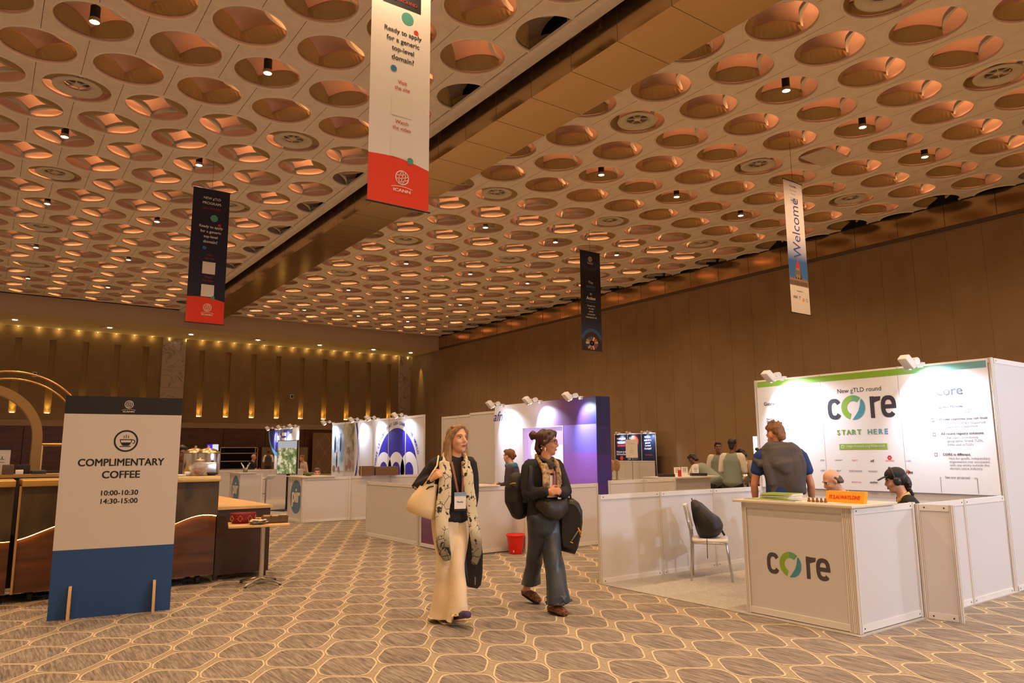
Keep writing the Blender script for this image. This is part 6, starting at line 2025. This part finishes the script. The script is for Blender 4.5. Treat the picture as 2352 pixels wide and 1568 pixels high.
# --------------------------------------------------- everyone else: poses from a common figure
def pose(h=1.72, yaw=0.0, bend=0.0, sit=0.0, look=None, arms='down', hx=0.0):
    """joints of a figure facing -Y turned by yaw (radians, + = towards image right); sit = seat height"""
    k = h / 1.72
    hipz = (.91 * k) if not sit else sit + .09
    J = {}
    U = lambda x, y, z: V((x * k, y * k, z * k))
    tz = hipz
    def T(x, y, z):               # torso point, z above the hip, bent forward
        yy = y * cos(bend) - z * sin(bend); zz = z * cos(bend) + y * sin(bend)
        return V((x * k, yy * k, tz + zz * k))
    J['pelvis'] = T(0, 0, .03); J['chest'] = T(0, 0, .36); J['neck'] = T(0, -.01, .50)
    J['shR'] = T(-.175, 0, .455); J['shL'] = T(.175, 0, .455)
    hb = bend * .75
    J['head'] = J['neck'] + V((0, -(.03 * cos(hb) + .165 * sin(hb)) * k, (.165 * cos(hb)) * k))
    fa = look if look is not None else 0.0
    J['face'] = V((sin(fa) * cos(hb), -cos(fa) * cos(hb), -sin(hb)))
    for s, n in ((-1, 'R'), (1, 'L')):
        sh = J['sh' + n]
        if arms == 'down':
            J['el' + n] = sh + U(.07 * s, .03, -.29); J['wr' + n] = sh + U(.075 * s, -.05, -.53)
        elif arms == 'front':
            J['el' + n] = sh + U(.06 * s, .0, -.28); J['wr' + n] = sh + U(-.03 * s, -.24, -.30)
        elif arms == 'reach':
            J['el' + n] = sh + U(.05 * s, -.12, -.26); J['wr' + n] = sh + U(-.02 * s, -.33, -.36)
        J['hn' + n] = (-s, 0, -.1)
        if sit:
            J['hp' + n] = V((.085 * s * k, 0, hipz)); J['kn' + n] = V((.11 * s * k, -.42 * k, hipz + .01)); J['an' + n] = V((.11 * s * k, -.42 * k + .02, .095)); J['to' + n] = V((.12 * s * k, -.56 * k, .035))
        else:
            J['hp' + n] = V((.085 * s * k, 0, hipz - .02)); J['kn' + n] = V((.095 * s * k, -.01, .49 * k)); J['an' + n] = V((.10 * s * k, .02, .095)); J['to' + n] = V((.115 * s * k, -.125 * k, .035))
    for q in J:
        if isinstance(J[q], V): J[q] = rotz(J[q], yaw)
        else: J[q] = rotz(V(J[q]), yaw)
    J['k'] = k
    return J

def dress(t, J, top, trousers, shoes, sleeve=.95, voxel=.014, vest=None, tname='shirt'):
    k = J['k']
    sd = (V(J['shL']) - V(J['shR'])).normalized()
    pe, ch, nk = V(J['pelvis']), V(J['chest']), V(J['neck'])
    ax = (nk - pe).normalized()
    trunk = tube_geo([pe - ax * .06, pe + ax * .05, pe.lerp(ch, .5), ch, ch.lerp(nk, .55), nk - ax * .03], [.172 * k, .168 * k, .162 * k, .178 * k, .172 * k, .09 * k], 18, sd, [.128 * k, .122 * k, .115 * k, .122 * k, .10 * k, .065 * k])
    tp = [trunk]
    for n in 'LR':
        sh, el, wr = V(J['sh' + n]), V(J['el' + n]), V(J['wr' + n])
        tp.append(tube_geo([nk.lerp(sh, .4) - ax * .03, sh, sh.lerp(el, .12)], [.065 * k, .066 * k, .066 * k], 12, (0, 0, 1)))
        if sleeve > .6:
            tp.append(limb(sh, el, el.lerp(wr, sleeve), .066 * k, .056 * k, .042 * k))
        else:
            tp.append(tube_geo([sh, sh.lerp(el, sleeve * 1.9)], [.066 * k, .068 * k], 12, (0, 1, 0)))
    cloth_part(tname, t, tp, top, voxel, 4, .004, 22)
    if vest is not None:
        v = [tube_geo([pe - ax * .09, pe + ax * .05, pe.lerp(ch, .5), ch, ch.lerp(nk, .6)], [.185 * k, .182 * k, .175 * k, .186 * k, .150 * k], 18, sd, [.142 * k, .136 * k, .130 * k, .136 * k, .115 * k])]
        for n in 'LR': v.append(tube_geo([nk.lerp(V(J['sh' + n]), .35) - ax * .02, nk.lerp(V(J['sh' + n]), .75) - ax * .01], .060 * k, 10, (0, 0, 1)))
        cloth_part('waistcoat', t, v, vest, voxel, 4, .003, 18)
    tr = [tube_geo([pe - ax * .10, pe, pe + ax * .04], [.15 * k, .16 * k, .15 * k], 16, sd, [.115 * k, .125 * k, .115 * k])]
    for n in 'LR':
        tr.append(limb(J['hp' + n], J['kn' + n], V(J['an' + n]) - V((0, 0, .02)), .098 * k, .075 * k, .062 * k))
    cloth_part('trousers', t, tr, trousers, voxel, 3, .004, 20)
    shoe_parts(t, J, shoes, None, k)

def short_hair(t, H, B, m, bald=False, s=1.0, wild=0.0):
    if bald:
        P = [tube_geo([H(k * .060, -.02, .03), H(k * .072, -.04, -.02), H(k * .045, -.085, -.045)], [.022 * s, .024 * s, .02 * s], 8) for k in (-1, 1)] + [ell_geo(H(0, -.070, -.005), (.066 * s, .045 * s, .05 * s), B)]
    else:
        P = [ell_geo(H(0, -.024, .048), (.081 * s, .092 * s, .084 * s), B, 16, 10), ell_geo(H(0, .030, .098), (.066 * s, .058 * s, .028 * s), B), tube_geo([H(0, -.080, .0), H(0, -.078, -.065)], [.062 * s, .05 * s], 12, B[0], .03 * s)]
        if wild:
            random.seed(8)
            for i in range(26):
                a, e = random.uniform(0, 6.28), random.uniform(.3, 1.5)
                d = (.08 * cos(a) * cos(e), -.02 + .09 * sin(a) * cos(e), .05 + .085 * sin(e))
                P.append(tube_geo([H(*d), H(d[0] * 1.16, d[1] * 1.16, d[2] * 1.10 + .012)], [.018, .008], 6))
    strand_hair('hair', t, P, m, .011, .003, 70)

hb_dark = M('hair_black', (.010, .008, .008), .5)
hb_brown = M('hair_brown', S(96, 62, 38), .6, col2=S(140, 98, 62), nscale=40)
trs = M('trouser_black', (.012, .012, .014), .7)
shb = M('shoe_black', (.012, .012, .012), .4)

# man with jacket over his shoulders at the core counter (seen from behind)
def man_core():
    X, Y = 6.62, 4.48
    t = thing('person', 'man in blue t-shirt with a grey jacket over his shoulders, seen from behind', 'person', (X, Y, .012), view_rz(X, Y))
    J = pose(1.74, pi + .12, 0.05, look=.62)
    for n, s in (('R', -1), ('L', 1)):
        pass
    f = rotz(V((sin(.62), -cos(.62), -.32)), pi + .12); J['face'] = f
    J['head'] = J['head'] + V((-.03, .0, -.01))
    for n in 'LR':
        sgn = 1 if V(J['sh' + n]).x > 0 else -1
        J['sh' + n] = V(J['sh' + n]) + V((sgn * .02, 0, 0)); J['el' + n] = V(J['sh' + n]) + V((sgn * .075, .0, -.30)); J['wr' + n] = V(J['el' + n]) + V((sgn * .0, .10, -.23))
    H, B = make_body(t, J, m_skin2, 1.02, .010, True)
    dress(t, J, M('tshirt_blue', S(24, 54, 112), .8), M('jeans_dark', S(30, 36, 54), .8), shb, .30, .012, tname='tshirt')
    short_hair(t, H, B, hb_brown, wild=1)
    nk = V(J['neck'])
    jm = M('jacket_grey', S(82, 76, 76), .85, bump=.15, bscale=70)
    P = [tube_geo([nk + V((-.175, -.01, -.045)), nk + V((-.09, -.03, .035)), nk + V((0, -.035, .05)), nk + V((.09, -.03, .035)), nk + V((.185, -.01, -.045))], [.050, .055, .055, .055, .050], 12, (0, 0, 1), .07),
         tube_geo([nk + V((.0, -.075, .02)), nk + V((.01, -.125, -.12)), nk + V((.03, -.135, -.28)), nk + V((.055, -.13, -.44))], [.15, .17, .17, .155], 16, (1, 0, 0), [.05, .035, .026, .018]),
         tube_geo([nk + V((.16, -.08, -.05)), nk + V((.185, -.10, -.20)), nk + V((.175, -.11, -.42))], [.06, .062, .05], 12, (1, 0, 0), .03),
         tube_geo([nk + V((-.14, -.08, -.03)), nk + V((-.12, -.135, -.16)), nk + V((-.085, -.145, -.34))], [.055, .05, .035], 12, (1, 0, 0), .028),
         tube_geo([nk + V((-.205, -.02, -.04)), nk + V((-.22, -.08, -.10)), nk + V((-.19, -.11, -.14))], [.05, .055, .045], 12, (1, 0, 0), .03),
         tube_geo([nk + V((0, -.11, -.06)), nk + V((.02, -.16, -.13)), nk + V((.05, -.16, -.22))], [.11, .10, .04], 14, (1, 0, 0), [.03, .035, .02])]
    cloth_part('jacket', t, P, jm, .011, 2, .015, 21)
    b = MB(); b.tube([nk + V((-.23, -.03, .02)), nk + V((-.20, -.05, .0)), nk + V((-.17, -.06, .005))], .018, m_black, 8); b.build('strap_end', t)
man_core()

# bald man and woman with headphones, seated at the core booth
def sit_person(label, X, Y, yaw, look, bend, skin, top, hairf, h=1.70, seat=.45, arms='front', z=.012, tname='shirt'):
    t = thing('person', label, 'person', (X, Y, z), view_rz(X, Y))
    J = pose(h, yaw, bend, seat, look, arms)
    H, B = make_body(t, J, skin, h / 1.72, .0105, True)
    dress(t, J, top, trs, shb, .95, .014, tname=tname)
    hairf(t, H, B)
    return t, J, H, B
navy = M('shirt_navy', S(24, 30, 52), .8)
t, J, H, B = sit_person('bald man in a navy shirt bent over beside the standing man', 8.0, 4.33, -1.15, 0, .62, m_skin, navy, lambda t, H, B: short_hair(t, H, B, M('hair_grey', S(92, 84, 76), .7), True), 1.72)
b = MB(); nk = V(J['neck']); b.tube([nk + V((.02, -.085, -.06)), nk + V((.07, -.05, .02)), nk + V((.06, .03, .035))], .016, M('lanyard_cream', S(225, 215, 180)), 8, ry=.004); b.build('lanyard', t)
def cap_hair(t, H, B):
    m = M('hair_dkbrown', S(38, 26, 22), .5)
    strand_hair('hair', t, [ell_geo(H(0, -.03, .02), (.080, .088, .085), B), tube_geo([H(0, -.09, .0), H(0, -.10, -.07), H(.01, -.09, -.12)], [.05, .04, .03], 10, B[0])], m, .011)
    b = MB()
    pts = [H(-.03, -.10, -.05) + V((.006 * sin(i * 2.1), 0, 0)) - V((0, 0, .026 * i)) + V((.028 * i / 4, .0, 0)) for i in range(10)]
    for i, p in enumerate(pts): b.ell(p, (.021 - .0008 * i, .021 - .0008 * i, .02), m, None, 10, 6)
    b.build('plait', t)
    capm = M('cap_black', (.016, .015, .016), .7)
    P = [ell_geo(H(0, -.012, .062), (.086, .102, .075), B, 16, 10)]
    o = obj('cap', union(P, .009, 2, capm), t)
    b = MB(); b.tube([H(0, .070, .060), H(0, .12, .050), H(0, .165, .036)], [.078, .070, .045], capm, 14, B[0], ry=.006); b.build('cap_peak', o)
    hp = MB(); hm = M('headphone_black', (.02, .02, .022), .35)
    hp.tube([H(.092 * sin(a), .02, .015 + .128 * cos(a)) for a in [-1.55 + 3.1 * i / 14 for i in range(15)]], .009, hm, 8)
    for k in (-1, 1): hp.ell(H(k * .096, .004, -.005), (.022, .038, .044), hm, B)
    hp.build('headphones', t)
t, J, H, B = sit_person('woman in a black cap and headphones with a plait, seated behind the partition', 7.62, 3.62, -1.35, 0, .28, m_skin, M('top_black', (.015, .015, .018), .8), cap_hair, 1.64, .42)
b = MB(); nk = V(J['neck']); b.tube([nk + V((-.06, -.075, -.06)), nk + V((.0, -.08, .0)), nk + V((.055, -.04, .035))], .014, M('lanyard_yellow', S(222, 190, 110)), 8, ry=.004); b.build('lanyard', t)
dup(CH, (8.04, 4.29, .0125), view_rz(8.0, 4.33) - 1.15 - pi / 2, 'white chair under the bent bald man')
dup(CH, (7.65, 3.60, .0125), view_rz(7.62, 3.62) - 1.35 - pi / 2, 'white chair under the woman with headphones')

# woman with a bun and teal scarf in the purple booth
def bun_hair(m):
    def f(t, H, B):
        strand_hair('hair', t, [ell_geo(H(0, -.026, .042), (.082, .092, .086), B), ell_geo(H(0, .03, .092), (.064, .06, .032), B), ell_geo(H(0, -.125, .0), (.032, .032, .034), B), tube_geo([H(0, -.08, 0), H(0, -.08, -.05)], [.055, .04], 10, B[0], .03)], m, .010)
    return f
t, J, H, B = sit_person('woman with a bun and teal scarf standing behind the partition of the purple booth', 7.15, 9.82, -1.9, -.2, .12, m_skin, M('coat_grey', S(62, 50, 56), .8), bun_hair(M('hair_auburn', S(120, 78, 46), .6)), 1.62, .66)
nk = V(J['neck'])
cloth_part('scarf', t, [tube_geo([nk + V((.07, .03, .0)), nk + V((0, .08, .02)), nk + V((-.07, .02, .0)), nk + V((-.03, -.07, -.01)), nk + V((.06, -.04, .0)), nk + V((.07, .03, .0))], .045, 12, (0, 0, 1)), tube_geo([nk + V((-.03, -.08, -.02)), nk + V((-.06, -.13, -.16)), nk + V((-.08, -.13, -.34))], [.055, .06, .05], 12, (1, 0, 0), .02)], M('scarf_teal', S(62, 122, 148), .8), .012, 3, .005, 40)
stl = dup(st, (7.2, 9.9, .0125), 0, 'white bar stool under the woman with the teal scarf')
# pir booth: seated people, mostly hidden by counters
sit_person('woman with pulled back hair sitting low behind the pir counter', 6.54, 16.96, -.25, .3, .1, m_skin, M('top_pink', S(200, 150, 150), .8), bun_hair(M('hair_dkblond', S(110, 80, 58), .6)), 1.62, .28)
sit_person('dark haired person whose head shows above the partition below the photo panels', 7.5, 16.7, .6, 0, .1, m_skin2, trs, lambda t, H, B: short_hair(t, H, B, hb_dark), 1.66, .28)
sit_person('bald man in dark clothes sitting in front of the far rack', 9.35, 32.0, .9, .3, .15, m_skin2, navy, lambda t, H, B: short_hair(t, H, B, M('hair_grey', S(92, 84, 76)), True), 1.75, .58)
sit_person('person in a light shirt at the edge of the dark blue circle wall', 10.4, 28.3, -1.2, 0, .2, m_skin2, M('shirt_light', S(200, 185, 175), .8), lambda t, H, B: short_hair(t, H, B, hb_brown), 1.72, .55)

# waiters in grey green waistcoats
wc = M('waistcoat_sage', S(128, 140, 130), .8); wc2 = M('waistcoat_brown', S(140, 128, 110), .8)
wsh = M('shirt_white', S(214, 208, 200), .7)
def waiter(label, X, Y, yaw, bend, look, h, arms, v, skin=m_skin3):
    t = thing('person', label, 'person', (X, Y, 0), view_rz(X, Y))
    J = pose(h, yaw, bend, 0, look, arms)
    H, B = make_body(t, J, skin, h / 1.72, .0115, True, hb_dark)
    dress(t, J, wsh, trs, shb, .95, .015, v)
    short_hair(t, H, B, hb_dark)
    return t
waiter('waiter in a grey green waistcoat standing at the back facing forward', 12.9, 10.25, -.05, 0, .15, 1.66, 'down', wc)
waiter('waiter in a grey green waistcoat seen from behind, upright, among the four', 11.45, 8.80, pi - .35, .08, 0, 1.70, 'front', wc)
waiter('waiter bent far over on the left behind the upright waiter', 11.8, 9.5, pi + .9, .95, 0, 1.66, 'reach', wc)
waiter('waiter in a brown grey waistcoat bending beside the core booth wall', 11.75, 8.35, pi + 1.0, .75, 0, 1.66, 'reach', wc2)
waiter('waiter in a dark waistcoat before the far metal rack', 12.6, 40.0, pi, .1, 0, 1.74, 'front', M('waistcoat_dark', S(60, 52, 40), .8))
waiter('man with a white shirt behind the bar left of the coffee urns', 2.43, 11.95, .3, .1, 0, 1.60, 'front', M('apron_dark', S(60, 50, 44), .8))

# backpack on the chair
bp = thing('backpack', 'black backpack leaning on the seat of the white chair', 'backpack', (6.83, 5.62, .012), radians(-52))
P = [tube_geo([(.02, 0, .53), (-.01, 0, .60), (-.07, 0, .70), (-.125, 0, .80), (-.15, 0, .84)], [.165, .17, .155, .125, .08], 18, (0, 1, 0), [.155, .15, .115, .075, .04]), tube_geo([(.10, 0, .52), (.075, 0, .60), (.04, 0, .67)], [.11, .12, .09], 14, (0, 1, 0), [.05, .05, .04])]
cloth_part('pack', bp, P, M('pack_black2', (.012, .011, .011), .55), .011, 3, .011, 26)
b = MB(); b.tube([(.06, .10, .58), (.14, .14, .52), (.17, .16, .462)], .014, m_black, 8, ry=.006); b.tube([(-.02, -.12, .455), (-.02, -.215, .44), (-.02, -.225, .25)], .010, m_black, 8, ry=.004); b.tube([(-.16, -.02, .84), (-.175, 0, .885), (-.16, .02, .84)], .007, m_black, 6); b.build('strap', bp)
b = MB(); b.tube([(.03, -.09, .68), (-.04, 0, .755), (.03, .09, .68)], .004, M('zip_grey', (.06, .06, .06), .4), 6); b.build('zip', bp)
# ================================================================== HANGING BANNERS
def cloth_banner(label, x0, w, y, z0, z1, parts_fn, back=None, sag=.015):
    """printed cloth hung from a rod; local origin at bottom left; faces -Y"""
    t = thing('hanging_banner', label, 'banner', (x0, y, z0))
    H = z1 - z0
    r = MB(); r.cyl((-.03, 0, H), (w + .03, 0, H), .014, m_black, n=10); r.cyl((-.03, 0, 0), (w + .03, 0, 0), .014, m_black, n=10); r.build('rod', t)
    for x in (w * .5,):
        c = MB(); c.cyl((x, 0, H), (x, 0, ZC + .6 - z0), .006, m_black, n=6); c.build('wire', t)
    parts_fn(t, w, H)
    return t
def cloth(t, w, H, bands, name='cloth', curve=.0):
    """bands: list of (z0, z1, mat, top curve fn or None)"""
    b = MB()
    n = 14
    for z0, z1, m, f0, f1 in bands:
        k = max(1, int((z1 - z0) / .25))
        for j in range(k):
            for i in range(n):
                u0, u1 = i / n, (i + 1) / n
                def pt(u, v):
                    a = z0 + (f0(u) if f0 else 0); c_ = z1 + (f1(u) if f1 else 0)
                    z = a + (c_ - a) * v
                    return (u * w, .0006 * sin(u * pi * 2.2), z)
                b.quad(pt(u0, j / k), pt(u1, j / k), pt(u1, (j + 1) / k), pt(u0, (j + 1) / k), m)
    for i in range(len(b.sm)): b.sm[i] = True
    o = b.build(name, t)
    return o
def gtld(dark):
    def fn(t, w, H):
        base = M('ban_navy', S(24, 30, 58), .7) if dark else M('ban_white', (.86, .84, .81), .7)
        top = M('ban_black', S(14, 14, 22), .7)
        red = M('ban_red', S(236, 62, 32), .65)
        f = lambda u: .80 * (w / 1.1) + (.03 * sin(u * pi) - .16 * max(0, u - .35) ** 1.5)
        g0 = lambda u: f(u)
        cloth(t, w, H, [(0, 0, red, None, g0), (0, H, base, g0, None)])
        ink = M('ban_text', (.82, .80, .76), .6) if dark else M('ban_ink', S(40, 38, 46), .6)
        rt, y = (1, 0, 0), -.0022
        b = MB()
        zt = lambda px: px      # heights above the bottom, metres
        for s, z, ww in (('Ready to apply', 3.06, .70), ('for a generic', 2.90, .62), ('top-level', 2.74, .42), ('domain?', 2.59, .42)):
            b.text(s, (w * .53, y, z), ink, rt, w=ww, bold=.025)
        b.text('Visit', (w * .53, y, 2.17), M('ban_orange', S(214, 78, 40), .6) if not dark else M('ban_dkred', S(160, 42, 40), .6), rt, w=.17, bold=.015); b.text('the site', (w * .53, y, 2.06), M('ban_orange', S(214, 78, 40)) if not dark else M('ban_dkred', S(160, 42, 40)), rt, w=.28, bold=.015)
        b.text('Watch', (w * .53, y, 1.46), M('ban_orange', S(214, 78, 40)) if not dark else M('ban_dkred', S(160, 42, 40)), rt, w=.24, bold=.015); b.text('the video', (w * .53, y, 1.35), M('ban_orange', S(214, 78, 40)) if not dark else M('ban_dkred', S(160, 42, 40)), rt, w=.34, bold=.015)
        b.text('NEW gTLD', (w * .52, y - .0012, 3.98), M('ban_text', (.82, .80, .76)), rt, w=.52, bold=.02); b.text('PROGRAM:', (w * .52, y - .0012, 3.83), M('ban_text', (.82, .80, .76)), rt, w=.56, bold=.02); b.text('2026 ROUND', (w * .52, y - .0012, 3.66), M('ban_dkred', S(160, 42, 40)), rt, w=.54, bold=.02)
        b.build('lettering', t)
        if not dark:
            q = MB(); q.quad((.20, y + .0008, 3.53), (.92, y + .0008, 3.53), (.92, y + .0008, 4.2), (.20, y + .0008, 4.2), top); q.build('title_block', t)
        d = MB()
        d.disc((w * .60, y, 3.36), .115, m_teal, rt); d.disc((w * .75, y, 3.16), .045, M('dot_red', S(215, 52, 42)), rt); d.disc((w * .38, y, 2.38), .058, M('dot_blue', S(50, 125, 180)), rt); d.disc((w * .68, y - .0012, .82), .058, m_teal, rt)
        d.build('dots', t)
        for z in (1.75, 1.03):
            s = MB(); s.quad((w * .53 - .19, y, z - .19), (w * .53 + .19, y, z - .19), (w * .53 + .19, y, z + .19), (w * .53 - .19, y, z + .19), M('ban_blank', (.86, .82, .76), .6)); s.build('blank_square', t)
        g = MB(); globe_logo(g, (w * .55, y, .50), .125, M('ban_logo', (.88, .82, .74), .6), rt, (0, 0, 1), None); g.build('globe_emblem', t)
    return fn
cloth_banner('largest hanging banner, white with red foot, cut off by the top of the photo', 4.63, 1.11, 10.3, 5.43, 9.75, gtld(False))
cloth_banner('dark navy hanging banner with red foot, left of the white banner', 4.66, 1.10, 23.3, 5.44, 9.72, gtld(True))
def action(t, w, H):
    nav = gradmat('act_navy', 2, [(0, S(22, 48, 92)), (.6, S(24, 50, 100)), (1.3, S(12, 14, 28)), (3.2, S(12, 14, 26)), (3.7, S(20, 40, 78)), (4.3, S(14, 16, 30))], .65)
    cloth(t, w, H, [(0, H, nav, None, None)])
    rt, y = (1, 0, 0), -.0022
    wht, bl = M('act_white', (.78, .76, .72)), M('act_blue', S(48, 120, 180))
    b = MB()
    for s, z, m, ww, bd in (('The', 2.86, wht, .26, 0), ('ICANN', 2.68, bl, .46, .03), ('Community', 2.54, M('act_blue2', S(30, 80, 130)), .48, 0), ('in', 2.38, wht, .10, 0), ('Action', 2.19, wht, .50, .03)):
        b.text(s, (w * .5, y, z), m, rt, w=ww, bold=bd)
    b.quad((w * .25, y, 2.02), (w * .75, y, 2.02), (w * .75, y, 2.03), (w * .25, y, 2.03), bl)
    for s, z in (('Strengthening', 1.86), ('the single,', 1.74), ('globally', 1.62), ('interoperable', 1.50), ('Internet for all.', 1.38)):
        b.text(s, (w * .5, y, z), wht, rt, h=.07)
    b.build('lettering', t)
    g = MB(); globe_logo(g, (w * .5, y, 3.86), .11, wht, rt, (0, 0, 1), None); g.build('globe_emblem', t)
    a = MB()
    for r in (.50, .545, .59): a.disc((w * .5, y, .30), r, M('act_ring', S(70, 130, 180)), rt, (0, 0, 1), 36, r - .012, 20, 160)
    for r in (.60, .64, .68): a.disc((w * .5, y, 4.05), r, M('act_ring2', S(40, 85, 130)), rt, (0, 0, 1), 36, r - .010, 218, 322)
    a.build('arc_lines', t)
    p = MB()
    p.disc((w * .5, y, .30), .47, M('hands_dark', S(42, 30, 26)), rt, (0, 0, 1), 36, None, -40, 220)
    p.quad((.02, y + .0008, .02), (w - .02, y + .0008, .02), (w - .02, y + .0008, .42), (.02, y + .0008, .42), M('hands_dark', S(42, 30, 26)))
    cs = [S(190, 140, 115), S(150, 100, 75), S(205, 160, 140), S(120, 75, 55), S(60, 90, 150), S(170, 125, 60), S(180, 170, 165), S(30, 60, 150)]
    for k in range(13):
        a_ = 2 * pi * k / 13 + .2
        c0 = V((w * .5, y - .002, .30)); d_ = V((cos(a_), 0, sin(a_) * .8)); q_ = V((-sin(a_), 0, cos(a_)))
        p.add([c0 + d_ * .06 - q_ * .035, c0 + d_ * .34 - q_ * .05, c0 + d_ * .34 + q_ * .05, c0 + d_ * .06 + q_ * .035], [(0, 1, 2, 3)], M('hand_%d' % (k % 8), cs[k % 8]))
        p.disc(c0 + d_ * .10 - V((0, .001, 0)), .05, M('hand_%d' % (k % 4), cs[k % 4]), rt, (0, 0, 1), 10)
    p.build('photo_print', t)
cloth_banner('dark narrow hanging banner reading community in action, in front of the wall', 19.42, 1.12, 22.0, 5.58, 9.76, action)
def welcome(t, w, H):
    gm = gradmat('wel_cloth', 2, [(0, S(232, 226, 222)), (.84, S(232, 226, 222)), (.85, S(52, 110, 180)), (1.62, S(40, 95, 165)), (1.95, S(170, 175, 205)), (2.4, S(226, 218, 222)), (4.3, S(218, 210, 212))], .65)
    cloth(t, w, H, [(0, H, gm, None, None)])
    rt, y = (1, 0, 0), -.0022
    b = MB()
    b.text('Welcome', (w * .52, y, 2.66), M('wel_blue', S(36, 70, 150)), (0, 0, 1), (-1, 0, 0), w=1.9, h=.40)
    b.text('ICANN85', (w * .5, y, 3.98), M('wel_ink', S(70, 66, 80)), rt, w=.34, bold=.02); b.text('Community', (w * .5, y, 3.84), m_grey, rt, w=.36); b.text('Forum', (w * .5, y, 3.74), m_grey, rt, w=.22); b.text('MUMBAI', (w * .52, y, 3.52), M('wel_ink', S(70, 66, 80)), rt, w=.34, bold=.02)
    for z in (3.60, 3.44): b.quad((w * .3, y, z), (w * .74, y, z), (w * .74, y, z + .008), (w * .3, y, z + .008), m_grey)
    b.text('Hosted by', (w * .5, y, .68), M('wel_ink', S(70, 66, 80)), rt, w=.30); b.text('nixi', (w * .25, y, .50), M('wel_ink', S(70, 66, 80)), rt, w=.19, bold=.02); b.text('T', (w * .48, y, .48), M('wel_ink', S(70, 66, 80)), rt, h=.10)
    b.disc((w * .67, y, .44), .06, M('wel_gold', S(225, 175, 70)), rt); b.disc((w * .85, y, .44), .055, M('wel_green', S(90, 120, 110)), rt, (0, 0, 1), 20, .042)
    b.build('lettering', t)
    p = MB(); st1, st2, rr = M('bld_stone', S(150, 122, 100)), M('bld_dark', S(70, 52, 46)), M('bld_roof', S(185, 50, 60))
    yy = y
    p.quad((0.01, yy, .85), (w - .01, yy, .85), (w - .01, yy, 1.06), (.01, yy, 1.06), st1)
    for k in range(11): p.quad((.04 + k * .082, yy - .001, .87), (.085 + k * .082, yy - .001, .87), (.085 + k * .082, yy - .001, 1.0), (.04 + k * .082, yy - .001, 1.0), st2)
    for k in range(9): p.quad((.02 + k * .105, yy, 1.06), (.06 + k * .105, yy, 1.06), (.06 + k * .105, yy, 1.11), (.02 + k * .105, yy, 1.11), st1)
    p.quad((w * .34, yy, 1.06), (w * .60, yy, 1.06), (w * .58, yy, 1.40), (w * .36, yy, 1.40), st1)
    p.quad((w * .60, yy + .001, 1.06), (w * .68, yy + .001, 1.06), (w * .60, yy + .001, 1.40), (w * .58, yy + .001, 1.40), st2)
    for k in range(3): p.quad((w * (.38 + .07 * k), yy - .001, 1.2), (w * (.41 + .07 * k), yy - .001, 1.2), (w * (.41 + .07 * k), yy - .001, 1.33), (w * (.38 + .07 * k), yy - .001, 1.33), st2)
    p.add([(w * .36, yy, 1.40), (w * .62, yy, 1.40), (w * .58, yy, 1.52), (w * .49, yy, 1.63), (w * .40, yy, 1.52)], [(0, 1, 2, 3, 4)], rr)
    p.quad((w * .475, yy, 1.62), (w * .505, yy, 1.62), (w * .50, yy, 1.76), (w * .48, yy, 1.76), st1)
    p.build('photo_print', t)
cloth_banner('pale narrow hanging welcome banner with a domed building, right of the others', 19.05, .97, 12.22, 5.49, 9.63, welcome)
